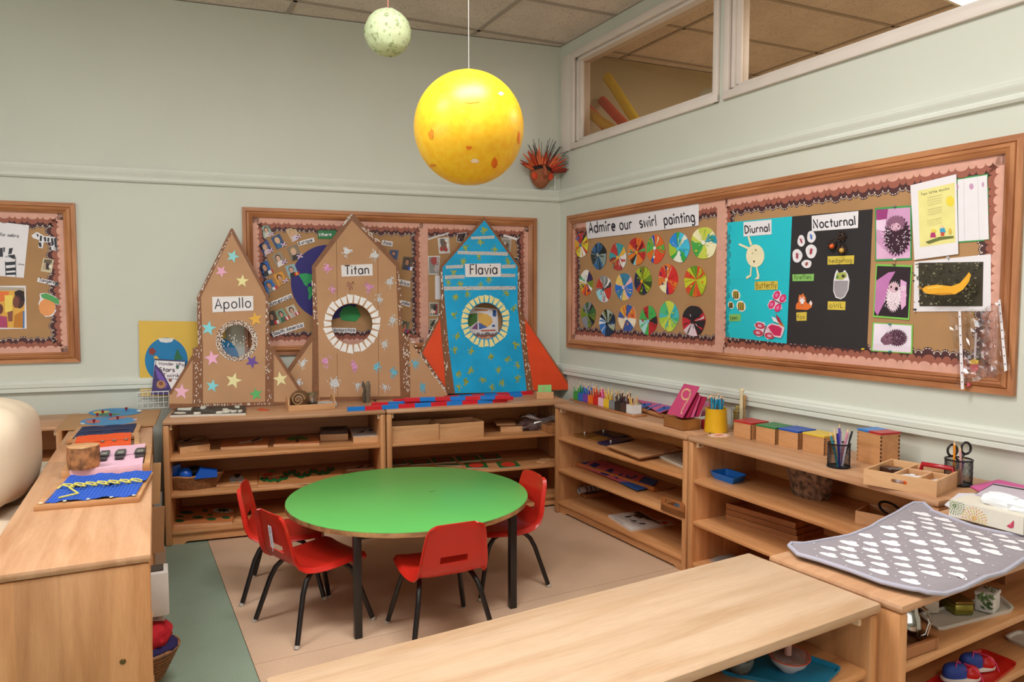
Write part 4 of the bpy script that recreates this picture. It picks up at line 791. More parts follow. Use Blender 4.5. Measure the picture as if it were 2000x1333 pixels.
def bfly(cx, cy, w, h, rot, label, c1, c2, wings=4):
    out = []; R = radians(rot)
    T_ = lambda x, y: (cx+(x*cos(R)-y*sin(R)), cy+(x*sin(R)+y*cos(R)))
    base = ell(-w*.5, -h*.3, w*.5, h*.33, 12)+ell(-w*.45, h*.35, w*.42, h*.3, 12)
    def wing(x, y, a, b): return [T_(*p) for p in ell(x, y, a, b, 14)]
    o = [T_(*p) for p in [(0, -h*.3), (w*.2, -h*.62), (w*.75, -h*.6), (w, -h*.25), (w*.75, 0), (w*.85, h*.4), (w*.4, h*.62), (0, h*.35), (-w*.4, h*.62), (-w*.85, h*.4), (-w*.75, 0), (-w, -h*.25), (-w*.75, -h*.6), (-w*.2, -h*.62)]]
    flat_ = [c for p in o for c in p]
    lay = [(C(c1), zn(*[c for p in wing(sx*w*.5, sy, w*.42, h*.25) for c in p])) for sx in (-1, 1) for sy in (-h*.3, h*.28)]
    lay += [(C(c2), zn(*[c for p in wing(sx*w*.5, sy, w*.2, h*.12) for c in p])) for sx in (-1, 1) for sy in (-h*.3, h*.28)]
    lay += [(C('#2a2028'), zn(*[c for p in wing(0, k*h*.13, w*.07, h*.06) for c in p])) for k in (-2.6, -1.3, 0, 1.3, 2.6)]
    art(FR0, zn(*flat_), 'paper_butterfly', label, 'paper cut-out', C('#e8d0dc'), lay, off=.0065, t=.002)
bfly(545, 860, 82, 92, -62, 'bright pink glittery paper butterfly, uppermost on the turquoise sheet', '#d8306a', '#e878a8')
bfly(448, 1085, 92, 96, 15, 'red and pink paper butterfly at the bottom of the turquoise sheet', '#c03a50', '#e0a0b8')
art(FR0, zn(465, 1050, 500, 1025, 560, 1040, 600, 1060, 585, 1110, 570, 1140, 520, 1130, 490, 1090, 468, 1080), 'paper_butterfly', 'crimson folded paper butterfly wing beside the lower butterfly', 'paper cut-out', C('#e8c8d0'), [(C('#c8285a'), zn(472, 1055, 500, 1035, 560, 1050, 580, 1068, 568, 1125, 520, 1120, 492, 1085)), (C('#e09038'), zn(530, 950, 600, 1055, 560, 1040)), (C('#a8283a'), zn(530, 955, 560, 985, 590, 1050, 545, 1010)), (white, zn(500, 975, 530, 985, 560, 1030, 515, 1010))], off=.009, t=.002)
for i, (x, y, a, b, c, lb) in enumerate(((726, 395, 28, 45, '#b83a44', 'upper left'), (803, 364, 33, 46, '#3a78c8', 'blue, upper right'), (695, 510, 38, 52, '#b03848', 'lower left'), (802, 476, 42, 54, '#b03848', 'largest, right'), (768, 572, 38, 32, '#b03a30', 'lowest'))):
    art(FR0, zn(*[q for p in [(x+a*cos(t)*(1+.08*sin(3*t+i)), y+b*sin(t)) for t in [k*2*pi/16 for k in range(16)]] for q in p]), 'paper_firefly', lb+' firefly drawing on a white cut-out, on the black sheet', 'paper cut-out', white, [(C(c), zn(*[q for p in ell(x, y, a*.25, b*.5, 10, rot=10*i-20) for q in p])), (C('#6a5a60'), 's', .5, [zn(x-a*.5, y-b*.4, x, y, x+a*.55, y-b*.35), zn(x-a*.4, y+b*.3, x, y, x+a*.4, y+b*.3)])], off=.006, t=.0015, group='paper fireflies')
art(FR0, zn(1000, 615, 1012, 640, 1045, 635, 1060, 618, 1082, 650, 1095, 700, 1088, 770, 1060, 825, 1030, 843, 990, 830, 972, 780, 975, 700, 985, 650), 'paper_owl', 'grey paper owl with a green face on the black sheet', 'paper cut-out', white, [(C('#9c9498'), zn(980, 700, 1088, 700, 1082, 770, 1055, 820, 1030, 835, 995, 822, 978, 775)), (C('#a8b058'), zn(1000, 640, 1070, 635, 1078, 670, 1040, 695, 990, 690)), (C('#3a7a3a'), zn(*[c for p in ell(1004, 672, 9, 12, 10) for c in p])), (C('#4a3c28'), zn(*[c for p in ell(1050, 665, 13, 13, 10) for c in p]))], off=.006, t=.002)
art(FR0, zn(705, 835, 712, 808, 728, 812, 738, 796, 748, 812, 762, 835, 762, 862, 780, 880, 800, 852, 812, 870, 805, 905, 775, 925, 685, 920, 688, 880, 705, 862), 'paper_fox', 'orange paper fox with a white-tipped tail on the black sheet', 'paper cut-out', C('#e07030'), [(white, zn(712, 850, 735, 888, 756, 850, 740, 835, 726, 838)), (white, zn(788, 870, 800, 852, 812, 872, 804, 895)), (C('#2a1c18'), zn(*[c for p in ell(735, 885, 4, 5, 8) for c in p])), (white, zn(*[c for p in ell(722, 832, 7, 5, 8) for c in p])), (white, zn(*[c for p in ell(745, 830, 7, 5, 8) for c in p]))], off=.006, t=.002)
# little hedgehogs of pine cones
for i, (x, y, c, lb) in enumerate(((1050, 362, '#3a2a24', 'dark brown pine-cone hedgehog, uppermost'), (980, 428, '#3a2a24', 'pine-cone hedgehog with an orange face'), (1055, 460, '#3a2820', 'pine-cone hedgehog with a golden bead face'))):
    a = FR0.at(*zn(x, y)[0]); root = empty('cone_hedgehog', lb, 'craft hedgehog', FR0.M(a.x, a.y, .012), 'pine-cone hedgehogs')
    mb = MB(); mb.sq(.02, .02, .018, C(c), 1, 1, nu=12, nv=8); rnd = random.Random(i)
    for k in range(50):
        d = Vector((rnd.gauss(0, 1), rnd.gauss(0, 1), abs(rnd.gauss(0, 1)))).normalized(); s_ = d.orthogonal()*.003; t_ = d.cross(s_); mb.add([d*.017+s_, d*.017-s_*.5+t_*.8, d*.017-s_*.5-t_*.8, d*.027], [(0, 1, 3), (1, 2, 3), (2, 0, 3)], C(['#5a4234', '#2a1e1a'][k % 2]))
    mb.part('cone_body', root, smooth=0)
    if i: mb = MB(); mb.sq(.0115, .0115, .011, pm(['', '#e8602c', '#d0a048'][i], .3), 1, 1, M=TR(.006, -.006, .014), nu=10, nv=8); mb.part('bead_face', root)
# hedgehog photos and slug etc.
def framed(q, edge, base, lay, label, name='animal_photo', m=.035, off=.005):
    inner = [quad(q, m, m), quad(q, 1-m, m), quad(q, 1-m, 1-m), quad(q, m, 1-m)]
    return art(FR0, q, name, label, 'photo', C(edge), [(C(base), inner)]+[(C(c), [quad(inner, *p) for p in pts]) for c, pts in lay], off=off)
def spiky(cx, cy, a, b, n, k=.8, rot=0): return star(0, 0, 1, n, k, rot) and [(cx+p[0]*a, cy+p[1]*b) for p in star(0, 0, 1, n, k, rot)]
def quills(cx, cy, a, b, n, seed, c1='#f0dcea', c2='#4a2038'):
    rnd = random.Random(seed); o = []
    for i in range(n):
        r = math.sqrt(rnd.random())*.9; t = rnd.uniform(0, 6.28); x, y = cx+a*r*cos(t), cy+b*r*sin(t); d = Vector((cos(t)/b*a, sin(t))).normalized(); l = .05; w = .009
        o.append(((c1 if i % 2 else c2), [(x-d.y*w, y+d.x*w), (x+d.x*l*a*3, y+d.y*l*b*2.2), (x+d.y*w, y-d.x*w)]))
    return o
framed(zh(75, 375, 258, 362, 258, 636, 76, 642), '#3f9a52', '#d09ac0', [('#9a3a78', [(0, 0), (.35, 0), (.3, .25), (0, .2)]), ('#e8c8e0', [(0, .22), (.3, .2), (.25, .45), (0, .4)]), ('#e0b0d0', [(0, .65), (.5, .98), (1, .85), (1, 1), (0, 1)]), ('#3a1c2c', spiky(.62, .55, .42, .42, 26)), ('#8a5a74', spiky(.58, .3, .3, .17, 20)), ('#d8a8bc', ell(.58, .37, .15, .08, 12)), ('#2a1020', ell(.5, .36, .02, .02, 6)), ('#2a1020', ell(.66, .36, .02, .02, 6))]+quills(.62, .6, .38, .34, 150, 3), 'pink-tinted photo of a curled hedgehog in a green border, topmost in the column')
framed(zh(80, 656, 262, 662, 246, 937, 64, 922), '#7cc052', '#2c1c24', [('#c078b0', [(.0, .3), (.35, .12), (.55, .1), (.4, .3), (.3, .7), (.1, 1), (0, .9)]), ('#e0a8d0', [(.72, .25), (.9, .3), (.92, .75), (.8, .85), (.72, .6)]), ('#e8c8d8', ell(.82, .42, .08, .06, 10)), ('#e0b0cc', ell(.85, .56, .08, .06, 10)), ('#e0b0cc', ell(.83, .7, .08, .06, 10)), ('#ecd8e0', spiky(.55, .6, .24, .32, 26)), ('#d8b0bc', ell(.53, .42, .15, .1, 14)), ('#2a1018', ell(.46, .41, .025, .025, 8)), ('#2a1018', ell(.62, .44, .05, .04, 8))]+quills(.55, .68, .2, .22, 90, 4, '#fff0f4', '#a07888'), 'pink-tinted photo of a hand holding a hedgehog, green border, middle of the column')
framed(zh(64, 948, 265, 960, 262, 1106, 56, 1092), '#7cc052', '#e8dce8', [('#e0d0dc', [(0, .75), (1, .78), (1, 1), (0, 1)]), ('#5a3448', spiky(.62, .48, .3, .34, 28)), ('#7a5064', [(.2, .55), (.35, .3), (.5, .4), (.45, .75), (.3, .78), (.22, .68)]), ('#2a141e', ell(.36, .48, .02, .03, 6)), ('#2a141e', ell(.22, .63, .02, .03, 6))]+quills(.62, .46, .27, .3, 110, 5, '#c8a8b8', '#38202c'), 'small pink-tinted photo of a hedgehog in profile, lowest of the three')
sticker(FR0, zh(484, 228, 640, 203, 650, 538, 488, 550), [(white, zh(489, 234, 636, 210, 645, 532, 492, 543)), (C('#b8b0c0'), 's', .5, [zh(520, 230, 524, 540), zh(590, 218, 597, 534)]), (C('#c89ab8'), zh(*[c for p in ell(558, 268, 11, 16, 10) for c in p])), (C('#c89ab8'), zh(*[c for p in ell(616, 258, 6, 13, 10) for c in p])), (C('#c89ab8'), zh(*[c for p in ell(488, 270, 6, 14, 10) for c in p]))], 'chart_sheet', 'white chart with tiny pink animals and green edge, top right of the board', 'chart', base=C('#3f9a52'))
sticker(FR0, zh(252, 262, 482, 206, 492, 606, 272, 636), [(C('#e6dc8e'), zh(290, 290, 474, 248, 478, 548, 300, 572)), (C('#4a4430'), 's', .7, text_px('Ten little ducks', zh(306, 315)[0], zh(448, 282)[0], 6.5)), (C('#e8d040'), zh(*[c for p in ell(452, 342, 20, 26, 16) for c in p])), (C('#b0306a'), zh(355, 500, 375, 498, 382, 522, 352, 524)), (C('#3a9ac0'), zh(400, 478, 424, 475, 430, 498, 402, 500)), (C('#c84a38'), zh(404, 498, 424, 497, 422, 515, 406, 516)), (C('#e8c8a0'), zh(*[c for p in ell(411, 470, 7, 8, 10) for c in p])), (C('#e0c850'), zh(*[c for p in ell(370, 490, 13, 9, 10) for c in p])), (C('#d8b848'), zh(*[c for p in ell(452, 492, 8, 16, 10) for c in p])), (C('#6a7038'), zh(330, 545, 400, 520, 470, 515, 470, 525, 405, 535, 345, 555))]+
        [(C('#8a8460'), 's', .45, [zh(340, y, 412, y-16)]) for y in (325, 338, 350, 362, 385, 398, 410, 440, 452, 464)], 'rhyme_sheet', 'white sheet with a pale yellow rhyme, sun and three figures', 'sheet', off=.009)
sl = zh(292, 650, 618, 645, 614, 868, 298, 868)
lay = [(C('#3c3626'), sl)]; rnd = random.Random(8)
for k in range(230):
    s_, t = rnd.uniform(.02, .97), rnd.uniform(.02, .96); w, h = rnd.uniform(.01, .035), rnd.uniform(.01, .035); lay.append((C(rnd.choice(['#5c5a3c', '#2a2418', '#7a7458', '#4c5230', '#8c8268', '#242018'])), [quad(sl, min(.99, max(.01, s_+w*cos(a+k))), min(.99, max(.01, t+h*sin(a+k)*1.2))) for a in (0, 1.9, 4)]))
lay += [(C('#e8a828'), zh(355, 782, 372, 768, 430, 760, 500, 768, 545, 752, 572, 722, 590, 698, 600, 712, 590, 745, 560, 785, 520, 808, 450, 812, 385, 806, 362, 796)), (C('#c8881c'), zh(385, 806, 450, 812, 520, 808, 500, 800, 430, 802)), (C('#f0c050'), zh(380, 775, 450, 766, 460, 772, 385, 782)), (C('#b87a20'), 's', 1, [zh(360, 785, 335, 775), zh(358, 780, 340, 768)])]
art(FR0, zh(272, 645, 655, 606, 655, 892, 268, 895), 'slug_photo', 'photo of a yellow banana slug on dark moss, white border', 'photo', white, lay, off=.005)
# plastic wallets hanging at the right
film = glassy('plastic_wallet', (.93, .9, .9, 1), .17, .1)
root = empty('plastic_wallet', 'crumpled clear punched plastic wallets holding small paper dolls, bottom right of the board', 'plastic wallet', FR0.M(*FR0.at(*zh(600, 1080)[0]), .01)); cc = FR0.at(*zh(600, 1080)[0])
def lz(*p, off=0): return [FR0.at(u, v, 0)-cc for u, v in zh(*p)]
def crumple(out, seed, z, nx=12, ny=16):
    rnd = random.Random(seed); q = out; mb = MB(); vs = []
    for j in range(ny+1):
        for i in range(nx+1):
            s_, t = i/nx, j/ny; u, v = quad(q, s_, t); p = FR0.at(u, v)-cc; vs.append((p.x+rnd.uniform(-.003, .003), p.y+rnd.uniform(-.003, .003), z+.012*sin(s_*9+t*4+seed)+rnd.uniform(-.005, .005)+.02*s_*(1-s_)))
    mb.add(vs, [(j*(nx+1)+i, j*(nx+1)+i+1, (j+1)*(nx+1)+i+1, (j+1)*(nx+1)+i) for j in range(ny) for i in range(nx)], film); mb.part('clear_sleeve', root, smooth=0)
crumple(zh(468, 893, 655, 880, 700, 1200, 505, 1270), 2, .02); crumple(zh(655, 880, 735, 832, 770, 1190, 600, 1240), 5, .03)
for pts in (zh(528, 892, 540, 892, 556, 1280, 540, 1280), zh(726, 838, 738, 832, 772, 1185, 758, 1192)):
    mb = MB(); mb.prism([FR0.at(*p)-cc for p in pts], .037, .038, W_)
    for k in range(8): p = quad([pts[0], pts[1], pts[2], pts[3]], .5, (k+.6)/8.4); a = FR0.at(*p)-cc; mb.flat(ell(a.x, a.y, .0028, .0028, 8), .0383, C('#6a6068'))
    mb.part('punched_edge', root, smooth=0)
mb = MB(); mb.prism([FR0.at(*p)-cc for p in zh(572, 1150, 592, 1138, 612, 1150, 610, 1180, 590, 1202, 575, 1180)], .014, .017, C('#d8606a')); mb.prism([FR0.at(*p)-cc for p in zh(565, 1140, 588, 1130, 616, 1138, 610, 1155, 575, 1158)], .017, .019, C('#e0b848'))
mb.prism([FR0.at(*p)-cc for p in zh(594, 1000, 604, 1000, 598, 1135, 588, 1135)], .014, .016, C('#d8ccd0')); mb.prism([FR0.at(*p)-cc for p in zh(552, 1252, 566, 1246, 574, 1260, 560, 1270)], .014, .02, C('#d8606a')); mb.part('paper_doll', root, smooth=0)
for i, (x, y, c) in enumerate(((180, 368, '#8a8078'), (182, 632, '#e8e0e0'), (178, 660, '#6a5a40'), (157, 958, '#2f8a80'), (158, 1094, '#2f8a80'), (282, 884, '#3a3030'), (448, 624, '#c8c0c0'), (22, 1082, '#e0c030'))):
    a = FR0.at(*zh(x, y)[0]); mb = MB(); mb.lathe([(.0045, .006), (.0045, .010), (.002, .011), (.002, .016), (.004, .018), (0, .0195)], pm(c, .3), 10); mb.thing('push_pin', ['grey push pin above', 'white push pin below', 'brown push pin above', 'teal push pin above', 'teal push pin below', 'dark push pin at the lower left of', 'pale push pin above', 'yellow push pin at the bottom right of'][i]+' '+['the topmost hedgehog photo', 'the topmost hedgehog photo', 'the hand-held hedgehog photo', 'the small hedgehog profile photo', 'the small hedgehog profile photo', 'the slug photo', 'the slug photo', 'the black paper sheet'][i], 'push pin', FR0.M(a.x, a.y, 0), 'push pins')
# ================================================================ hanging things
def at_depth(u, v, d): r = ray(u, v); return CAM+r*d
p = at_depth(916, 251, 2.75); r_ = 107/FPX*2.75
ym, nt, b = nodes('sun_skin')
rr_, n_, mp_ = noise_mix(nt, b, lin('#f8b81e'), lin('#fcca2e'), 40, detail=5, sock=None)
n2 = nt.nodes.new('ShaderNodeTexNoise'); n2.inputs['Scale'].default_value = 5.5; n2.inputs['Detail'].default_value = 6; nt.links.new(mp_.outputs[0], n2.inputs['Vector'])
r2 = nt.nodes.new('ShaderNodeValToRGB'); r2.color_ramp.elements[0].position = .70; r2.color_ramp.elements[1].position = .74; r2.color_ramp.elements[0].color = (0, 0, 0, 1); r2.color_ramp.elements[1].color = (.9, .9, .9, 1); nt.links.new(n2.outputs[0], r2.inputs[0])
mx = nt.nodes.new('ShaderNodeMixRGB'); nt.links.new(r2.outputs[0], mx.inputs[0]); nt.links.new(rr_.outputs[0], mx.inputs[1]); mx.inputs[2].default_value = lin('#e87818'); nt.links.new(mx.outputs[0], b.inputs['Base Color'])
b.inputs['Roughness'].default_value = .36; b.inputs['Specular IOR Level'].default_value = .4
root = empty('inflatable_sun', 'large glossy yellow inflatable sun ball hanging from the ceiling', 'hanging ball', TR(*p))
mb = MB(); mb.lathe([(max(0, r_*sin(pi*k/48)), -1.02*r_*cos(pi*k/48)+(.004 if k > 45 else 0)) for k in range(49)], ym, 64); mb.part('ball', root)
mb = MB(); mb.tube([(0, 0, r_), (0, 0, r_*1.06)], .008, pm('#e0c060', .3), 8); mb.part('valve', root)
mb = MB(); mb.tube([(0, 0, r_*1.05), (0, 0, ZC-p.z-.005)], .0012, pm('#d8d0c0', .4), 5); mb.part('string', root)
def onball(u, v, k=1.0025):
    d = ray(u, v).normalized(); oc = CAM-p; bq = oc.dot(d); cq = oc.length_squared-(r_*k)**2; q = CAM+d*(-bq-math.sqrt(max(0, bq*bq-cq)))-p; return Vector((q.x*1.003, q.y*1.003, q.z*1.022))
rnd = random.Random(44)
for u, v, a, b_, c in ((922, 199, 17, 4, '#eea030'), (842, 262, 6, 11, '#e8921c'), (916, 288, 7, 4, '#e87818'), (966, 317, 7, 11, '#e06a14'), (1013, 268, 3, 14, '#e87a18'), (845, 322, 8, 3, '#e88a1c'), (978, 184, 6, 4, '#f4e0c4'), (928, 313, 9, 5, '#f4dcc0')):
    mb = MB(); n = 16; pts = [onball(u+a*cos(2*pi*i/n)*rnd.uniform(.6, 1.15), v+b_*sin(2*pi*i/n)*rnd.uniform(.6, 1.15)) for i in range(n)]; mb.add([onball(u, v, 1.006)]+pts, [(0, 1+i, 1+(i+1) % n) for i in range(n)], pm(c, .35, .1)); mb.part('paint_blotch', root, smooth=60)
mb = MB()
for u, v, s_ in ((978, 184, 0), (928, 313, 0), (918, 206, 0)):
    if not s_: continue
    d = (at_depth(u, v, 2.62)-p).normalized()*r_*1.008; M = Matrix.Translation(d) @ d.to_track_quat('Z', 'Y').to_matrix().to_4x4(); mb.flat([(x*.0019, y*.0011) for x, y in star(0, 0, s_, 11, .6, 10)], 0.001, pm('#f0d8b8', .3), M)
rnd = random.Random(5)
for k in range(70):
    d = Vector((rnd.gauss(0, 1), rnd.gauss(0, 1), rnd.gauss(0, 1))).normalized()*r_*1.0012; M = Matrix.Translation(d) @ d.to_track_quat('Z', 'Y').to_matrix().to_4x4(); mb.flat(ell(0, 0, .0018, n=6), .0005, pm('#f0dc90', .3), M)
mb.part('white_flecks', root, smooth=0, kind='stuff')
# moon
p = at_depth(757.5, 64, 3.15); r_ = 45/FPX*3.15
root = empty('paper_moon', 'small pale green papier-mache moon ball hanging on a pink cord', 'hanging ball', TR(*p, 0, radians(6)))
mm = speckle('#c3cda0', '#6f7a48', 60, .75, .5, .4)
mb = MB(); rnd = random.Random(2); seg = 40
mb.lathe([(max(0, r_*sin(pi*k/28))*(1+.01*sin(k*1.7)), -.99*r_*cos(pi*k/28)) for k in range(29)], mm, seg, wob=lambda q, z: 1+.012*sin(5*q+z*30)); mb.part('ball', root)
mb = MB()
for k in range(16):
    d = Vector((rnd.gauss(0, 1), -abs(rnd.gauss(0, 1)), rnd.gauss(0, .8))).normalized()*r_*1.006; M = Matrix.Translation(d) @ d.to_track_quat('Z', 'Y').to_matrix().to_4x4(); q = rnd.uniform(.004, .007)
    mb.tube([M @ Vector((q*cos(t), q*sin(t), 0)) for t in [i*2*pi/10 for i in range(11)]], .0012, pm('#9aa672', .7), 5, caps=False)
for a in (-2.0, -1.2): mb.tube([Vector((r_*1.006*cos(t)*cos(a), r_*1.006*cos(t)*sin(a), r_*1.0*sin(t))) for t in [(.1+i*.13) for i in range(11)]], .0012, pm('#dfe3cf', .6), 5)
mb.part('crater_rims', root, kind='stuff')
mb = MB(); mb.tube([(0, 0, r_*.97), (0, 0, ZC-p.z)], .0022, pm('#e08878', .5), 6); mb.part('cord', root)
# feathered mask in the corner, standing on the upper rail
F = FB(-.055); a = F.at(1056, 366); root = empty('clay_mask', 'brown clay face mask with orange and black spiky quills in the room corner', 'mask', F.M(a.x, 2.15, 0) @ Matrix.Scale(1.1, 4))
skin = pm('#9a5a3a', .8, .15, 30, bump=.4)
mb = MB(); mb.sq(.075, .085, .05, skin, 1, 1, M=TR(0, .085, 0), fn=lambda q: Vector((q.x*(1-.25*max(0, -q.y/.085)), q.y, q.z))); mb.part('face', root)
mb = MB(); mb.tube([(0.005, .14, .045), (.006, .11, .066), (.006, .08, .075), (.004, .068, .05)], .014, pm('#a8583a', .7), 8, radii=[.009, .012, .017, .008]); mb.part('nose', root)
for s_ in (-1, 1): mb = MB(); mb.sq(.02, .024, .012, pm('#d84a28', .8, .1), 1, 1, M=TR(s_*.055, .075, .035)); mb.part('cheek', root)
mb = MB(); mb.sq(.07, .02, .015, pm('#2c1a14', .8), 1, 1, M=TR(0, .125, .03)); mb.part('brow', root)
rnd = random.Random(9); mb = MB(); cs = [pm('#b83c22', .6), pm('#8a2e1c', .6), pm('#d8693c', .6)]
for k in range(60):
    a = radians(rnd.uniform(5, 175)); b0_ = Vector((.07*cos(a), .1+.05*sin(a), .01+rnd.uniform(0, .03))); l = rnd.uniform(.06, .12); d = Vector((cos(a), sin(a)*.95, rnd.uniform(-.1, .6))).normalized(); mb.tube([b0_, b0_+d*l*.5, b0_+d*l], .008, cs[k % 3], 6, radii=[.008, .009, .002])
mb.part('clay_quills', root)
mb = MB()
for k in range(30):
    a = radians(rnd.uniform(10, 130)); b0_ = Vector((.06*cos(a), .13+.03*sin(a), .02)); d = Vector((cos(a)*.8, sin(a), rnd.uniform(-.1, .5))).normalized(); mb.tube([b0_, b0_+d*rnd.uniform(.12, .17)], .0016, pm('#1e1a1a', .5), 4)
mb.part('black_sticks', root)
mb = MB(); mb.tube([(.09, .0, -.02), (.09, .11, -.02)], .006, mrail, 8); mb.thing('cable_stub', 'short pale vertical pipe stub beside the clay mask', 'pipe', F.M(F.at(1086, 366).x-.09, 2.15, 0))
# foam tubes beyond the window
Fw = FRt(-.24)
def wp(u, v, F): a = F.at(u, v); return F.P(a.x, a.y)
for (a, b_, c, lb) in (((1186, 150), (1250, 250), '#d8b41c', 'tall yellow foam tube behind the high window'), ((1176, 196), (1232, 256), '#d85a2c', 'orange foam tube right of centre behind the high window'), ((1137, 202), (1205, 268), '#d8502c', 'leftmost orange foam tube behind the high window'), ((1144, 216), (1212, 262), '#d8a81c', 'lower yellow foam tube crossing an orange one behind the high window')):
    Fi = FRt({'tall': -.26, 'oran': -.36, 'left': -.21, 'lowe': -.17}[lb[:4]]); A_, B_ = wp(*a, Fi), wp(*b_, Fi); d = B_-A_; mid = (A_+B_)/2+Vector((.01, 0, -.012)); E_ = B_+d*.35+Vector((0, 0, -.03)); mb = MB()
    o = A_.copy(); mb.tube([A_-o, mid-o, B_-o, E_-o], .034, pm(c, .8, .06), 14); mb.thing('foam_tube', lb, 'foam tube', TR(*o), 'foam tubes', smooth=60)
A_, B_ = wp(1380, 196, Fw), wp(1440, 176, Fw); mb = MB(); d = B_-A_
pth = [Vector((0, 0, 0)), d]; mb.tube(pth, .062, pm('#c9cfc4', .4), 20, caps=False); mb.tube(pth, .057, pm('#a8b0a4', .4), 20, caps=False); mb.thing('plastic_roll', 'rolled white plastic sheet lying behind the high window beside the mullion', 'roll', TR(*A_), smooth=60)

# ================================================================ helpers for shelf goods
def cub(label, name, cat, a, b, h, depth, z, m, lid=None, open_=False, joints=False, group=None, parts=None, wall=.006, inner=None):
    A_, B_ = onz(*a, z), onz(*b, z); d = B_-A_; w = d.length; M = TR(A_.x, A_.y, z, math.atan2(d.y, d.x)); root = empty(name, label, cat, M, group)
    if open_:
        for nm, lo_, hi_ in (('side_board', (0, 0, 0), (w, wall, h)), ('side_board', (0, depth-wall, 0), (w, depth, h)), ('side_board', (0, wall, 0), (wall, depth-wall, h)), ('side_board', (w-wall, wall, 0), (w, depth-wall, h))):
            mb = MB(); mb.box(lo_, hi_, m, None, .001); mb.part(nm, root, smooth=0)
        mb = MB(); mb.box((wall, wall, .001), (w-wall, depth-wall, .005), m); mb.part('base_board', root, smooth=0)
    else:
        mb = MB(); mb.box((0, 0, 0), (w, depth, h), m, None, .0015); mb.part('box_body', root, smooth=0)
    if joints:
        mb = MB(); n = max(3, int(h/.009)); dk = pm('#5e3c22', .5); s_ = h/(2*n+1)
        for k in range(n):
            z0 = s_*(2*k+1)
            for x in (0, w):
                mb.box((x-.0004, 0, z0), (x+.0004, wall*.9, z0+s_), dk); mb.box((x-(0 if x == 0 else wall*.9), -.0004, z0), (x+(wall*.9 if x == 0 else 0), .0004, z0+s_), dk) if False else None
                mb.box((x-.0005, .0, z0), (x+.0005, wall, z0+s_), dk); mb.box((x-.0005, depth-wall, z0), (x+.0005, depth, z0+s_), dk)
        mb.part('finger_joints', root, smooth=0, kind='stuff')
    root['w'] = w
    return root, w, M
beech = wood('#dba676', '#c08c5c', 'x', .3, .45, .05); beechd = wood('#b87c4c', '#955c34', 'x', .3, .4, .05); oakd = wood('#a86a3c', '#84502c', 'x', .3, .4, .05)
H = .696; za, zbS, zcS = .49, .285, .08
def flat_q(q, z, name, label, cat, base, layers=(), t=.006, group=None, side=None): return art(FT(z), q, name, label, cat, base, layers, t=t, group=group, side=side)
zA = Z(300, 760, 4.165); zB = Z(740, 740, 4.165); zC = Z(1080, 720, 5.0); zD = Z(1280, 740, 4.0); zE = Z(1080, 820, 3.571); zF_ = Z(1600, 820, 4.3); zL = Z(0, 780, 4.76); zT = Z(620, 720, 4.0); zU = Z(1740, 1090, 5.485)
E_ = lambda Zf, cx, cy, rx, ry, n=16, rot=0: Zf(*[c for p in ell(cx, cy, rx, ry, n, rot) for c in p])
# ---------------------------------------------------------------- top of unit A
q = zA(135, 232, 750, 214, 752, 152, 195, 165)
bonec = C('#d8d4c4'); root = flat_q(q, H, 'puzzle_board', 'black and grey dinosaur skeleton puzzle board with loose white bone pieces', 'puzzle', pm('#2f302e', .5, .05), [(C('#5c6a66'), 's', 3, [zA(300, 222, 480, 190, 600, 175), zA(340, 175, 470, 200, 560, 215)]), (C('#cfcabb'), E_(zA, 215, 213, 52, 9)), (C('#cfcabb'), zA(190, 180, 310, 165, 320, 175, 200, 192))], t=.012, side=pm('#cfc8ba', .5))
rnd = random.Random(4)
for k, (x, y, a) in enumerate([(355, 205, 24), (540, 198, 28), (598, 192, 30), (655, 190, 28), (705, 188, 26), (405, 158, 40), (585, 178, 38), (680, 153, 28), (620, 186, 24), (250, 172, 55)]):
    P_ = onz(*zA(x, y)[0], H+.0125); r_ = a/4.165/1412.7*4.6; mb = MB(); mb.lathe([(0, 0), (r_, 0), (r_*1.02, .006), (r_*.95, .011), (0, .012)], bonec, 14, sy=.55 if k != 9 else .3); mb.thing('bone_piece', 'loose white bone piece on the dinosaur board, '+['third from left', 'fourth from left', 'sixth from left', 'eighth from left', 'rightmost', 'second from left, at the back', 'fifth from left, at the back', 'ninth from left, at the back', 'seventh from left', 'long one at the far left'][k], 'puzzle piece', TR(*P_, .3*k), 'loose bone pieces')
art(FT(H), zA(840, 168, 880, 158, 905, 166, 945, 172, 925, 180, 880, 182, 850, 176), 'paper_scrap', 'small orange paper fish shape on top of the left back shelf', 'paper scrap', C('#c8552c'), [], t=.003)
# tray with fossil, jar
root, w, M = cub('small wooden tray holding a round shell and a jar, below the rocket fins', 'wooden_tray', 'tray', zA(1098, 185)[0], zA(1480, 162)[0], .035, .16, H, beech, open_=True)
for x in (.003, w-.003):
    mb = MB(); mb.prism([(0, .03), (.16, .03), (.15, .055), (.12, .075), (.04, .075), (.01, .055)], -.003, .003, beech, M=Matrix.Translation((x, 0, 0)) @ Matrix.Rotation(pi/2, 4, 'Z') @ Matrix.Rotation(pi/2, 4, 'X')); mb.part('end_handle', root, smooth=0)
Pn = M @ Vector((w*.27, .07, .005)); shl = pm('#6a4a30', .35, .35, 30); mb = MB(); mb.sq(.058, .045, .056, shl, 1, 1, M=TR(0, 0, .056))
for k in range(26): t = k*.45; rr2 = .052*(1-k/30); mb.add([], [], shl)
mb.tube([(-.012+.040*(1-k/34)*cos(k*.42), -.043, .058+.042*(1-k/34)*sin(k*.42)) for k in range(32)], .004, pm('#a8835c', .35), 6); mb.thing('spiral_shell', 'dark brown round spiral shell in the small tray', 'shell', TR(*Pn))
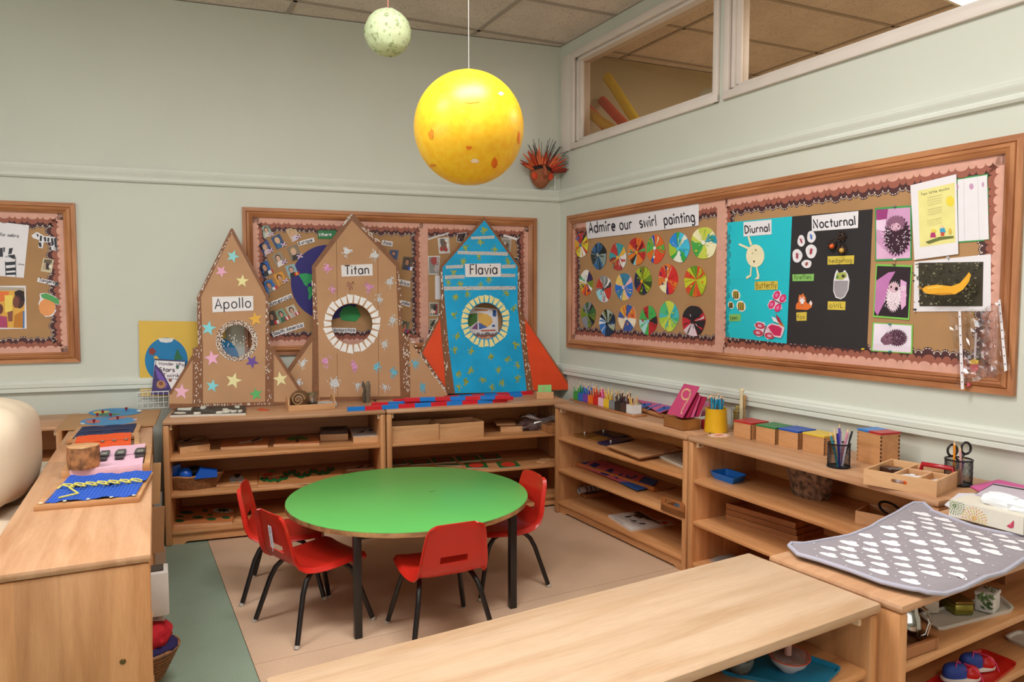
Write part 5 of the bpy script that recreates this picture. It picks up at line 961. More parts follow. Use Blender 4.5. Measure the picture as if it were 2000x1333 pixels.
Pn = M @ Vector((w*.55, .09, .005)); root = empty('glass_jar', 'small glass jar of dark beads in the small tray', 'jar', TR(*Pn)); mb = MB(); mb.lathe([(.001, 0), (.032, 0), (.034, .06), (.03, .072), (.03, .078)], glassy('jar_glass', (.9, .93, .92, 1), .1), 20); mb.part('jar_body', root)
mb = MB(); mb.lathe([(0, .078), (.032, .078), (.032, .09), (0, .091)], pm('#8a8462', .3, metal=.6), 20); mb.part('lid', root); mb = MB(); mb.lathe([(0, .002), (.03, .003), (.031, .03), (0, .036)], speckle('#2e2a28', '#6a6460', 300, .4), 16); mb.part('beads', root, kind='stuff')
Pn = M @ Vector((w*.8, .07, .006)); mb = MB(); rnd = random.Random(3)
for k in range(14): mb.box((-.04+.08*rnd.random(), -.03+.05*rnd.random(), .001), (-.02+.08*rnd.random()+.02, .0+.03*rnd.random(), .012+.02*rnd.random()), pm('#b8b4b0', .3, .1), TR(0, 0, 0, rnd.uniform(-.3, .3)))
mb.thing('metal_scraps', 'heap of small silver metal pieces in the small tray', 'scraps', TR(*Pn), kind='stuff', smooth=0)
# bundle of pods
P_ = onz(715, 787, H); root = empty('pod_bundle', 'upright bundle of grey brown dried pods against the Titan rocket', 'dried pods', TR(*P_)); rnd = random.Random(6)
for k in range(7):
    x, y = rnd.uniform(-.022, .022), rnd.uniform(-.012, .012); mb = MB(); mb.tube([(x, y, 0), (x*1.3, y*1.2, .04), (x*1.1+rnd.uniform(-.01, .01), y, .08), (x*1.5+rnd.uniform(-.01, .01), y, .115+rnd.uniform(-.01, .015)), (x*1.7, y, .14)], .01, pm(['#6e6250', '#877a66', '#574c3e'][k % 3], .4, .2, 40), 7, radii=[.009, .012, .009, .012, .002]); mb.part('pod', root)
# number rods
RB = [pm('#cc1f2c', .35, .03), pm('#1777cc', .35, .03)]
def rod(a, z, L, nseg, first, label, ang=None, s=.024, b=None):
    A_ = onz(*a, z); 
    if b: B_ = onz(*b, z); ang = math.atan2(B_.y-A_.y, B_.x-A_.x); L = (B_-A_).length
    root = empty('number_rod', label, 'counting rod', TR(A_.x, A_.y, z, ang), 'red and blue number rods')
    for k in range(nseg):
        mb = MB(); mb.box((L*k/nseg, 0, 0), (L*(k+1)/nseg, s, s), RB[(k+first) % 2], None, .0008); mb.part('rod_segment', root, smooth=0)
    return root
rod(zT(237, 337)[0], H, 1, 10, 1, 'frontmost ten-part rod, blue end at the left, along the shelf edge', b=zT(1485, 264)[0])
rod(zT(425, 300)[0], H, .9, 9, 0, 'second rod from the front, mostly hidden behind the frontmost one', b=zT(1530, 247)[0])
rod(zT(595, 272)[0], H, .9, 10, 0, 'rod behind and beneath the topmost rod, red left end showing', b=zT(1600, 222)[0])
rod(zT(1000, 245)[0], H, .7, 7, 0, 'rearmost rod, red right end beside the green note box', b=zT(1685, 203)[0])
rod(zT(680, 262)[0], H+.025, .7, 7, 0, 'topmost rod lying across the others', b=zT(1503, 240)[0])
# note box
root, w, M = cub('small finger-jointed wooden box of green notes beside the orange fin', 'note_box', 'box', zT(1712, 240)[0], zT(1845, 237)[0], .045, .055, H, beech, open_=True, joints=True)
mb = MB()
for k in range(5): mb.box((.012+.001*k, .012+.006*k, .006), (w-.012, .015+.006*k, .092-.001*k), pm('#8ccb7a', .6, .04))
mb.flat([(.03, .03), (.05, .035), (.045, .06), (.028, .055)], 0, C('#a8b078'), M=Matrix.Translation((0.01, .0115, .02)) @ Matrix.Rotation(pi/2, 4, 'X'))
n_ = mb.thing('green_notes', 'stack of pale green paper notes standing in the small wooden box', 'notes', M.copy(), smooth=0)
# ---------------------------------------------------------------- shelf goods, back units
def block(label, q, z, h, mtop, lay=(), m=beech, name='puzzle_block', cat='puzzle'): return art(FT(z), q, name, label, cat, mtop, lay, t=h, side=m)
block('wooden puzzle block with a dark insect picture, left end of the upper shelf', zA(215, 530, 460, 497, 425, 432, 165, 462), za, .036, pm('#a07a58', .5), [(C('#e0c8a8'), zA(195, 485, 300, 470, 400, 455, 420, 445, 330, 440, 250, 455)), (C('#3c2c24'), zA(235, 470, 330, 445, 350, 452, 260, 480)), (C('#c8b49a'), zA(300, 455, 390, 440, 410, 447, 320, 465))])
pz = pm('#cc7c48', .5, .06, 8); pz2 = pm('#cf8c54', .5, .06, 8)
def board(label, q, lay, z, m=pz, t=.014): return art(FT(z), q, 'puzzle_board', label, 'puzzle', m, lay, t=t, side=pm('#d0a078', .5))
board('orange-brown puzzle board with a woodpecker picture on the upper shelf', zA(545, 495, 930, 478, 940, 415, 560, 432), [(C('#e8e4dc'), zA(690, 455, 780, 440, 860, 420, 890, 425, 870, 436, 790, 452, 700, 462)), (C('#2c2420'), zA(790, 442, 850, 420, 885, 418, 860, 432, 800, 450)), (C('#4a7a38'), zA(790, 478, 815, 462, 820, 468, 800, 480))], za)
board('orange-brown puzzle board with a green tree picture on the upper shelf', zA(975, 472, 1350, 460, 1345, 400, 990, 412), [(C('#3f7a34'), zA(1070, 432, 1120, 410, 1200, 403, 1260, 420, 1255, 432, 1180, 430, 1120, 440)), (C('#6a3420'), zA(1160, 425, 1180, 425, 1185, 452, 1155, 455))], za)
block('wooden block puzzle with a grey charcoal picture, upper shelf', zA(1355, 422, 1582, 415, 1575, 340, 1355, 350), za, .038, pm('#8a8482', .6, .2, 30), [(C('#4e4a50'), zA(1370, 385, 1560, 372, 1560, 352, 1380, 362)), (C('#a8a2a0'), zA(1375, 410, 1560, 402, 1560, 392, 1375, 398))])
block('wooden block puzzle with a white picture of black birds, right end of the upper shelf', zA(1625, 440, 1850, 430, 1815, 352, 1590, 364), za, .036, pm('#cfc8c0', .6), [(C('#3a3434'), zA(1660, 400, 1720, 385, 1700, 405)), (C('#3a3434'), zA(1740, 380, 1800, 372, 1770, 392)), (C('#3a3434'), 's', .8, [zA(1650, 415, 1720, 378, 1780, 405), zA(1700, 372, 1760, 368)])])
# wicker basket and blue solids
P_ = onz(*zA(335, 800)[0], zbS); root = empty('wicker_basket', 'oval wicker basket of blue wooden solids on the middle shelf', 'basket', TR(*P_, radians(4)))
wk = pm('#8a5a34', .6, .25, 60)
mb = MB(); rnd = random.Random(1)
for k in range(9):
    z = .004+k*.0085; rx = .115+.035*k/8; ry = .07+.022*k/8
    mb.tube([(rx*cos(t)*(1+.012*((i+k) % 2)), ry*sin(t)*(1+.012*((i+k) % 2)), z) for i, t in enumerate([i*2*pi/40 for i in range(41)])], .0048, wk, 5, caps=False)
mb.part('woven_side', root, kind='stuff'); mb = MB()
mb.tube([(.152*cos(t), .095*sin(t), .08+.003*sin(8*t)) for t in [i*2*pi/40 for i in range(41)]], .006, pm('#a8744a', .5, .2, 60), 6, caps=False); mb.part('rim', root); mb = MB(); mb.lathe([(0, .002), (.113, .002), (.113, .008), (0, .008)], wk, 24, sy=.62); mb.part('basket_base', root)
bl_ = pm('#1558c0', .25, .03, spec=.6); BK = TR(*P_, radians(4))
mb = MB(); mb.sq(.036, .036, .042, bl_, 1, 1); mb.thing('blue_ovoid', 'glossy blue wooden egg shape in the wicker basket', 'wooden solid', BK @ TR(-.045, -.04, .085))
mb = MB(); mb.box((-.034, -.012, -.04), (.034, .012, .04), bl_, None, .002); mb.thing('blue_block', 'flat blue rectangular block leaning at the left in the wicker basket', 'wooden solid', BK @ TR(-.098, -.01, .098, .3, ry=-.25), smooth=30)
mb = MB(); mb.prism([(-.06, -.024), (.06, -.024), (.06, .01), (-.03, .03)], 0, .05, bl_); mb.thing('blue_wedge', 'large blue wedge block at the right in the wicker basket', 'wooden solid', BK @ TR(.06, -.058, .1, rx=pi/2+.1, rz=0), smooth=0)
mb = MB(); mb.sq(.05, .04, .03, pm('#1a1c24', .5), .9, .9); mb.thing('dark_cloth', 'black cloth bundle at the back of the wicker basket', 'cloth', BK @ TR(.0, .03, .085))
board('wooden puzzle board with a grey moth on the middle shelf', zA(510, 796, 845, 775, 850, 680, 530, 690), [(C('#c8c4c0'), E_(zA, 645, 748, 30, 28)), (C('#c8c4c0'), E_(zA, 705, 745, 30, 28)), (C('#2c2624'), zA(650, 705, 715, 700, 690, 735, 670, 735))], zbS, pz2, .008)
cat = []; pp = [(900, 745), (950, 752), (1010, 750), (1060, 735), (1085, 700), (1130, 685), (1165, 705), (1200, 722), (1250, 705), (1300, 680), (1350, 692), (1400, 690), (1440, 665)]
cat = [(C('#1f6a30'), E_(zA, x, y, 36, 20, 10)) for x, y in pp]+[(C('#c03028'), E_(zA, x, y-6, 12, 7, 8)) for x, y in pp]+[(C('#201c1a'), E_(zA, x, y+24, 10, 4, 6)) for x, y in pp[::2]]+[(C('#c83a30'), zA(895, 715, 960, 700, 975, 720, 905, 730)), (C('#3a8a44'), zA(930, 690, 990, 685, 985, 700, 940, 702))]
board('wooden puzzle board with a green and red caterpillar on the middle shelf', zA(850, 795, 1560, 765, 1520, 660, 860, 682), cat, zbS, pz2, .008)
board('wooden puzzle board with small drawings behind the green table, middle shelf', zA(1570, 668, 1815, 655, 1805, 622, 1570, 640), [(C('#5a3a28'), zA(1640, 650, 1700, 632, 1720, 640, 1660, 656)), (C('#5a3a28'), zA(1735, 640, 1790, 630, 1795, 636, 1740, 650))], zbS, pm('#c8a07c', .5), .008)
board('brown puzzle board with green leaf shapes on the bottom shelf', zA(140, 1128, 640, 1102, 665, 985, 160, 1000), [(C('#2f5a2c'), E_(zA, x, y, a, b, 10)) for x, y, a, b in ((270, 1025, 60, 14), (420, 1010, 25, 10), (360, 1065, 45, 12), (210, 1095, 42, 13), (470, 1080, 40, 12), (590, 1068, 35, 12), (220, 1060, 30, 8), (460, 1045, 25, 8))]+[(C('#d8d4c4'), E_(zA, 565, 1012, 85, 20, 14)), (C('#244a2c'), star(*zA(565, 1008)[0], 19, 9, .45, 0) and [(x, zA(565, 1008)[0][1]+(y-zA(565, 1008)[0][1])*.28) for x, y in star(*zA(565, 1008)[0], 19, 9, .45, 0)])], zcS, pz, .014)
board('puzzle board with a dark animal picture beside the leaf board, bottom shelf', zA(670, 1075, 960, 1062, 1000, 960, 690, 972), [(C('#4a2c20'), zA(710, 1040, 760, 1010, 800, 1005, 790, 1030, 740, 1050)), (C('#3a241c'), 's', 1, [zA(690, 1045, 820, 1035)])], zcS, pz2, .008)
board('puzzle board with black lettering shapes, bottom shelf behind the red chairs', zA(890, 1060, 1200, 1045, 1230, 945, 900, 962), [(C('#241c18'), zA(905, 1010, 950, 1000, 950, 1018, 910, 1026))], zcS, pz2, .006)
# unit B
for a, b_, lb in ((zB(108, 522)[0], zB(488, 497)[0], 'left one of two identical plain wooden boxes on the upper shelf'), (zB(497, 502)[0], zB(855, 472)[0], 'right one of two plain wooden boxes, slightly tilted, on the upper shelf')):
    cub(lb, 'wooden_box', 'box', a, b_, .098, .2, za, beech, open_=True, joints=True, group='long wooden boxes')
root, w, M = cub('low lidded wooden box on the upper shelf beside a plastic bag', 'wooden_box', 'box', zB(990, 437)[0], zB(1170, 432)[0], .035, .24, za, beech)
mb = MB(); mb.box((-.02, .05, .035), (w*.75, .25, .047), beech, None, .002); mb.part('lid', root)
root, w, M = cub('small finger-jointed wooden box in the far corner of the upper shelf', 'wooden_box', 'box', zB(1375, 447)[0], zB(1470, 440)[0], .05, .12, za, beechd, open_=True, joints=True)
P_ = onz(*zB(1285, 425)[0], za+.0); root = empty('plastic_bag', 'crumpled clear plastic bag of brown sticks on the upper shelf', 'plastic bag', TR(*P_)); rnd = random.Random(12)
def crumpled(rx, ry, rz, m, seed, M=None, nu=18, nv=12, k=.25):
    rnd = random.Random(seed); mb = MB(); mb.sq(rx, ry, rz, m, .9, .9, M, nu, nv, fn=lambda q: q*(1+rnd.uniform(-k, k))); return mb
crumpled(.13, .07, .05, glassy('bag_film2', (.85, .85, .87, 1), .12, .1), 3, TR(0, .05, .05)).part('bag_film', root, smooth=0)
crumpled(.07, .045, .035, pm('#7a5a58', .6, .2), 4, TR(-.03, .05, .037)).part('bag_contents', root, smooth=0)
mb = MB()
for k in range(14):
    y0 = rnd.uniform(.0, .06); mb.tube([(-.06+rnd.uniform(-.03, .03), y0, .10+rnd.uniform(-.01, .02)), (.0, y0, .07+rnd.uniform(0, .02)), (.05, y0+.01, .045+rnd.uniform(0, .03)), (.14, y0+.02, .07+rnd.uniform(-.01, .02))], .0022, pm('#d8d4d4', .15, .05, spec=.8), 5)
mb.part('bag_creases', root)
gb, rr = pm('#2f6a2c', .5, .06, 9), C('#b03a28')
for k, (x0, x1, y0, y1, sk) in enumerate(((108, 235, 708, 672, 0), (250, 435, 706, 662, 0), (440, 628, 692, 645, 0), (645, 830, 680, 632, 0), (835, 1000, 664, 620, 0))):
    q = zB(x0+10, y0, x1, y0-12, x1-35, y1-5, x0-25 if x0 > 120 else x0, y1+4); art(FT(zbS), q, 'picture_card', 'green card with red building drawing, '+['leftmost', 'second from left', 'third from left', 'fourth from left', 'rightmost'][k]+' in the back row', 'card', gb, [(rr, qp(q, [(.2, .25), (.35, .1), (.5, .3), (.65, .12), (.82, .3), (.8, .85), (.6, .7), (.4, .9), (.22, .8)])), (gb, qp(q, [(.35, .4), (.45, .4), (.45, .7), (.35, .7)])), (gb, qp(q, [(.58, .35), (.68, .35), (.68, .6), (.58, .6)]))], t=.004, side=C('#b8b4a8'), group='green picture cards')
for q, lb in ((zB(715, 732, 895, 730, 865, 682, 690, 692), 'left green card with a red disc'), (zB(985, 732, 1158, 718, 1115, 676, 950, 684), 'right green card with a red disc'), (zB(470, 708, 668, 712, 640, 696, 500, 700), 'green card showing just above the rear rim of the green table')):
    c_ = quad(q, .5, .5); art(FT(zbS), q, 'picture_card', lb+', middle shelf', 'card', gb, [(C('#d83c28'), ell(c_[0], c_[1], 14.5, 4.8, 20))] if 'disc' in lb else [], t=.004, side=C('#b8b4a8'))
art(FT(zbS), zB(1283, 678, 1350, 690, 1398, 672, 1390, 655, 1320, 655), 'wood_piece', 'small flat wooden pentagon piece at the right of the middle shelf', 'wood piece', beech, [], t=.006)
# ---------------------------------------------------------------- corner run, shelf goods (unit 1)
q = zE(110, 95, 300, 140, 500, 170, 560, 130, 330, 80); art(FT(za), zC(130, 632, 440, 722, 620, 700, 460, 620, 330, 600), 'inset_board', 'flat wooden board under the metal insets at the left of the upper shelf', 'board', beechd, [(C('#b8863a'), zC(300, 680, 420, 712, 560, 690, 450, 665))], t=.006)
insets = ((zC(200, 655, 330, 685, 460, 650, 320, 625), '#a8783a', (310, 652), 'leftmost brass coloured metal inset with a white knob'), (zC(400, 632, 560, 672, 640, 642, 500, 608), '#3a3c58', (493, 632), 'rear dark blue metal inset with a white knob'), (zC(435, 735, 560, 762, 790, 700, 640, 685), '#35386a', (565, 735), 'front blue metal inset with a white knob'), (zC(500, 650, 600, 690, 730, 672, 620, 640), '#2f3150', (600, 668), 'dark blue metal plate behind the front inset'))
for i, (q, c, (kx, ky), lb) in enumerate(insets):
    o = art(FT(za+.006), q, 'metal_inset', lb, 'inset', pm(c, .3, .05, metal=.4), [], t=.005+.002*i)
    if i < 3: P_ = onz(*zC(kx, ky)[0], za+.011+.002*i); mb = MB(); d = P_-o.matrix_world.translation; mb.lathe([(.0035, 0), (.0035, .008), (.007, .013), (.006, .02), (0, .022)], pm('#d8d4cc', .2, metal=.3), 12, TR(d.x, d.y, d.z)); mb.part('knob', o)
for k in range(3): art(FT(za+.0085*k), [(x-k*1.2, y-k*.2) for x, y in zC(528+4*k, 772, 855, 893, 1280, 815, 1000, 690)], 'plywood_sheet', ['lowest', 'middle', 'topmost'][k]+' of the three thin wooden boards stacked on the upper shelf', 'board', beech, [], t=.008, side=oakd, group='stack of thin wooden boards')
def tray(name, label, cat, q, z, h, m, M=None, wall=.006, flare=.006, rnd_=0.): # tray from quad px: near-left, near-right, far-right, far-left
    P_ = [onz(*p, z) for p in q]; c = sum(P_, Vector())/4; P_ = [p-c for p in P_]; root = empty(name, label, cat, TR(*c)); mb = MB()
    def rp(scale_in, zz, cut=.22):
        o = []
        for i in range(4):
            a, b, d = P_[i-1], P_[i], P_[(i+1) % 4]; u1 = (a-b); u2 = (d-b); k1 = min(.02, u1.length*cut); b2 = b*scale_in; 
            for t in (0, .5, 1): 
                w1 = (1-t)**2; w2 = t*t; w0 = 2*t*(1-t); pt = (b2+u1.normalized()*k1)*w1+b2*w0+(b2+u2.normalized()*k1)*w2; o.append((pt.x, pt.y, zz))
        return o
    Lx = max(p.length for p in P_); i1 = 1-wall/Lx*1.6; f1 = 1-flare/Lx*1.6
    rings = [rp(f1, 0), rp(1, h), rp(i1, h), rp(f1*i1, .004)]; n = 12; vs = [p for r in rings for p in r]
    fs = [(j*n+k, j*n+(k+1) % n, (j+1)*n+(k+1) % n, (j+1)*n+k) for j in range(3) for k in range(n)]+[tuple(range(n))[::-1], tuple(3*n+k for k in range(n))]
    mb.add(vs, fs, m); mb.part('tray_shell', root, smooth=30); return root, c
tray('white_tray', 'white tray of patterned mosaic cards at the right end of the upper shelf', 'tray', [zC(1015, 868)[0], zC(1310, 1000)[0], zC(1420, 900)[0], zC(1180, 828)[0]], za, .016, pm('#ddd6c8', .35))
rnd = random.Random(21); q = zC(1050, 862, 1305, 965, 1340, 880, 1180, 828); lay = []
for k in range(90): s_, t = rnd.random()*.93, rnd.random()*.93; lay.append((C(rnd.choice(['#b8a08c', '#6a4a3a', '#c8b49c', '#3c3430', '#7a8aa8', '#a83c34', '#d8c8b4'])), [quad(q, s_, t), quad(q, s_+.06, t+.02), quad(q, s_+.055, t+.07), quad(q, s_-.005, t+.05)]))
art(FT(za+.005), q, 'mosaic_card', 'pile of patterned mosaic paper in the white tray', 'paper', C('#b8a48e'), lay, t=.012)
root, w, M = cub('pink geometric shape cards in a long wooden tray with a round front rail', 'card_tray', 'tray', (1108, 905), (1280, 962), .008, .16, zbS, oakd)
mb = MB(); mb.tube([(0, 0, .014), (w, 0, .014)], .014, pm('#a8602c', .35, .08), 12); mb.part('front_rail', root)
z_ = zbS+.012
q = [(1113, 899), (1246, 941), (1259, 927), (1148, 891)]; dkb = C('#28306e')
pq = [onz(*p, z_) for p in q]
art(FT(z_+.004), zC(175, 915, 640, 1105, 830, 1110, 900, 1050, 350, 855), 'shape_card', 'pink card strip with dark blue shapes, leaning in the long tray', 'card', C('#d0606c'), [(dkb, zC(205, 930, 240, 895, 340, 880, 375, 892, 345, 930, 290, 955)), (dkb, zC(350, 950, 410, 925, 470, 942, 410, 980)), (dkb, zC(455, 1030, 560, 985, 600, 990, 560, 1045, 520, 1055)), (dkb, zC(595, 1065, 680, 1030, 690, 1035, 630, 1085)), (dkb, E_(zC, 765, 1062, 58, 22)), (C('#d0606c'), E_(zC, 768, 1056, 40, 13)), (C('#a84858'), 's', .6, [zC(410, 1005, 540, 940)])], t=.003)
art(FT(z_), zC(640, 1110, 820, 1195, 960, 1165, 1030, 1100, 880, 1050), 'blue_card', 'plain blue card sheet sticking out from under the pink shape cards', 'card', C('#2c5a9c'), [], t=.003)
root, w, M = cub('small caddy with an oval handle hole at the right end of the middle shelf', 'wooden_caddy', 'caddy', zE(752, 628)[0], zE(915, 690)[0], .03, .12, zbS, oakd, open_=True)
hp = [(0, 0), (w, 0), (w, .055)]+[(w-.02+.02*cos(t), .055+.02*sin(t)) for t in [i*pi/2/5 for i in range(6)]]+[(.02-.02*sin(t), .055+.02*cos(t)) for t in [i*pi/2/5 for i in range(6)]]; hh = ell(w*.25, .052, .011, n=12, a0=90, a1=270)+ell(w*.75, .052, .011, n=12, a0=-90, a1=90)
mb = MB(); mb.prism(hp, -.008, 0, oakd, holes=[hh], M=Matrix.Rotation(pi/2, 4, 'X') @ Matrix.Diagonal((1, 1, 1, 1))); mb.part('handle_board', root, smooth=0)
mb = MB(); mb.sq(w*.22, .04, .02, pm('#5a6470', .4), 1, 1); mb.thing('grey_object', 'grey blue item lying inside the small handled caddy', 'toy', M @ TR(w*.5, .06, .03))
root, w, M = cub('small wooden box with a rolled striped magazine on the bottom shelf', 'wooden_box', 'box', zE(225, 558)[0], zE(395, 538)[0], .03, .1, zcS, oakd)
mb = MB(); mb.tube([(0, 0, 0), (.07, .0, .004), (.16, .02, 0)], .022, pm('#b8b4b4', .3, .1, 12), 14, caps=False); mb.tube([(.01, 0, 0), (.07, .0, .004), (.15, .02, 0)], .014, pm('#3a3438', .5), 12)
for k in range(3): mb.tube([(.04+.03*k, -.004, .0), (.055+.03*k, -.004, .002)], .0225, pm('#6a5a68', .3), 14, caps=False)
mb.thing('rolled_magazine', 'rolled grey striped magazine on the small wooden box, bottom shelf', 'magazine', M @ TR(-.03, .03, .053))
q = zE(385, 680, 540, 783, 775, 748, 605, 650)
o = art(FT(zcS), q, 'picture_book', 'white picture book with a black tree drawing on the bottom shelf', 'book', pm('#d8cdc4', .5, .02), [(C('#3a2c28'), qp([q[0], q[3], q[2], q[1]], p)) for p in ([(.75, .05), (.95, .02), (.97, .9), (.93, .95)],)]+[(C('#4a3c38'), zE(*p)) for p in ((500, 690, 560, 682, 545, 695, 510, 700), (555, 680, 600, 672, 640, 700, 610, 705, 570, 690), (620, 690, 680, 702, 700, 722, 650, 712), (600, 735, 650, 740, 640, 748, 605, 745), (540, 715, 590, 722, 570, 732))]+[(C('#6a5c54'), 's', .5, [zE(430, 700, 500, 740), zE(425, 705, 490, 748), zE(530, 700, 560, 740, 610, 745), zE(560, 690, 640, 740)])], t=.012)
art(FT(zcS), zE(690, 715, 790, 745, 850, 735, 810, 705, 745, 700), 'paper_slip', 'white paper slip with an orange dot behind the picture book', 'paper', C('#cfc4b8'), [(C('#c0552c'), E_(zE, 778, 722, 26, 10))], t=.002)
# ---------------------------------------------------------------- unit 2 goods
tray('blue_tray', 'bright blue rectangular plastic tray on the upper shelf', 'tray', [zE(1085, 402)[0], zE(1260, 462)[0], zE(1360, 430)[0], zE(1200, 380)[0]], za, .032, pm('#1470cc', .3, .03), flare=.014)
P_ = onz(*zE(1765, 560)[0], za); rnd = random.Random(14)
bark = pm('#7a5a44', .9, .6, 45, bump=1.); mb = MB()
mb.lathe([(.001, 0), (.055, .0), (.07, .02), (.075, .07), (.085, .12), (.09, .165), (.06, .17), (.001, .17)], bark, 48, wob=lambda q, z: 1+.05*sin(7*q+z*30)+.035*sin(17*q+z*60)+rnd.uniform(-.035, .035), sx=1.25, sy=.75)
o = mb.thing('bark_log', 'rough dark bark-covered log slab on the upper shelf of the near right unit', 'log', TR(P_.x+.05, P_.y+.03, P_.z, -1.2), smooth=20)
for k, (dz, sh) in enumerate(((0, .0), (.028, .0), (.056, .0))):
    a = zE(1200-4*k, 700-31*k)[0]; A_ = onz(*zE(1205, 697)[0], zbS); B_ = onz(*zE(1705, 856)[0], zbS); d = (B_-A_); an = math.atan2(d.y, d.x); w = d.length*(1-.015*k)
    root = empty('wooden_crate_tray', ['lowest', 'middle', 'topmost'][k]+' of the stacked long wooden trays on the middle shelf', 'tray', TR(A_.x, A_.y, zbS+dz, an, 0), 'stacked long wooden trays'); 
    for lo_, hi_ in (((0, 0, 0), (w, .01, .026)), ((0, .2, 0), (w, .21, .026)), ((0, .01, 0), (.01, .2, .026)), ((w-.01, .01, 0), (w, .2, .026))): mb = MB(); mb.box(lo_, hi_, oakd if k % 2 else wood('#b5784a', '#945c34', 'x', .3, .4, .05), None, .001); mb.part('side_board', root, smooth=0)
    mb = MB(); mb.box((.01, .01, .001), (w-.01, .2, .006), beechd); mb.part('base_board', root, smooth=0)
cub('open wooden box at the near end of the upper shelf, behind the changing mat', 'wooden_box', 'box', zF_(300, 870)[0], zF_(560, 925)[0], .05, .14, za, beech, open_=True)
P_ = onz(*zF_(590, 860)[0], za); mb = MB(); mb.tube([(.04*cos(t), .04*sin(t), 0) for t in [i*2*pi/20 for i in range(21)]], .005, pm('#221f20', .4), 6, caps=False); mb.thing('black_ring', 'black wire ring leaning behind the changing mat corner', 'ring', TR(P_.x, P_.y, P_.z+.052, 0, .5))
art(FT(zcS), [(1385, 1096), (1412, 1103), (1440, 1088), (1420, 1078)], 'paper_sheet', 'grey paper sheet on the bottom shelf just above the bench edge', 'paper', C('#a8a29c'), [], t=.002)
# ================================================================ tops of the right-hand run
PC = ['#2f8f3c', '#1f5fb4', '#6f3c9c', '#e8701c', '#cc1f1c', '#e4b8c4', '#e4bc28', '#7a7c80', '#2c2826', '#4a342e', '#d8d4d0']
PN = ['green', 'blue', 'purple', 'orange', 'red', 'pink', 'yellow', 'grey', 'black', 'dark brown', 'white']
PX = [198, 245, 292, 343, 392, 443, 495, 547, 600, 652, 715]
fa, fb = onz(*zC(198, 300)[0], H+.012), onz(*zC(715, 435)[0], H+.012); d = (fb-fa).normalized(); sw = (fb-fa).length/10; ang = math.atan2(d.y, d.x)
MP = TR(fa.x, fa.y, H, ang); root = empty('pencil_rack', 'row of eleven small coloured pencil pots on a wooden base in the corner', 'pencil holder', MP)
mb = MB(); mb.box((-.03, -.012, 0), (sw*11+.03, sw+.02, .011), beechd, None, .002); mb.part('rack_base', root)
rnd = random.Random(31); ph = .052; tips = pm('#dcb890', .6)
for i, c in enumerate(PC):
    mb = MB(); m = pm(c, .35, .03); x0 = sw*i+.0006; x1 = sw*(i+1)-.0006
    for lo_, hi_ in (((x0, 0, .011), (x1, .003, .011+ph)), ((x0, sw-.003, .011), (x1, sw, .011+ph)), ((x0, .003, .011), (x0+.003, sw-.003, .011+ph)), ((x1-.003, .003, .011), (x1, sw-.003, .011+ph)), ((x0, 0, .011), (x1, sw, .014))): mb.box(lo_, hi_, m)
    mb.part('pencil_pot', root, PN[i]+' pot', smooth=0)
def pencil(M, c, L, label, group, tip=True, r=.0036, cat='pencil', name='pencil', end=None):
    mb = MB(); mb.tube([(0, 0, 0), (0, 0, L-.016)], r, c, 6)
    if tip: mb.tube([(0, 0, L-.016), (0, 0, L-.003), (0, 0, L)], r, tips, 6, radii=[r, .0012, .0006])
    else: mb.tube([(0, 0, L-.016), (0, 0, L)], r*.9, end or c, 6)
    return mb.thing(name, label, cat, M, group, smooth=40)
VC = {0: ['#3f9a48', '#2a7a3a', '#68b85a'], 1: ['#2a6ab8', '#2a8a9a', '#1f4f98'], 2: ['#5a78c8', '#8a9ad8', '#3a3a80'], 3: ['#d86a2c', '#4a2c28', '#e08a50'], 4: ['#c82020', '#a81c24', '#d83028'], 5: ['#d84a88', '#e078a8', '#c83070'], 6: ['#e0b030', '#e8c860', '#d89838'], 7: ['#8a8c90', '#a8a8a8', '#d09a50'], 8: ['#2a2626', '#4a2c2c', '#3a3030'], 9: ['#6a3a34', '#4a2a2a', '#7a4a4a'], 10: ['#e0a850', '#e8c060', '#d89050']}
ORD = ['leftmost', 'second from left', 'third from left', 'fourth from left', 'fifth from left', 'sixth from left', 'seventh from left', 'eighth from left', 'rightmost']
for i in range(11):
    np_ = 9 if i < 10 else 4
    for k in range(np_):
        lx, ly = sw*(i+.5)+(-.3+.6*k/(np_-1))*sw, sw*.5+rnd.uniform(-.3, .3)*sw; tx, ty = -.22+.44*k/(np_-1), rnd.uniform(-.22, .22)
        bx_ = min(max(lx, sw*i+.006), sw*(i+1)-.006); L = rnd.uniform(.085, .125)
        pencil(MP @ TR(bx_-tx*.03, ly-ty*.03, .014, 0, -ty, tx), pm(VC[i][k % 3], .4, .03), L, ORD[k if k < np_-1 else 8]+' coloured pencil in the '+PN[i]+' pot of the rack', 'pencils in the '+PN[i]+' pot')
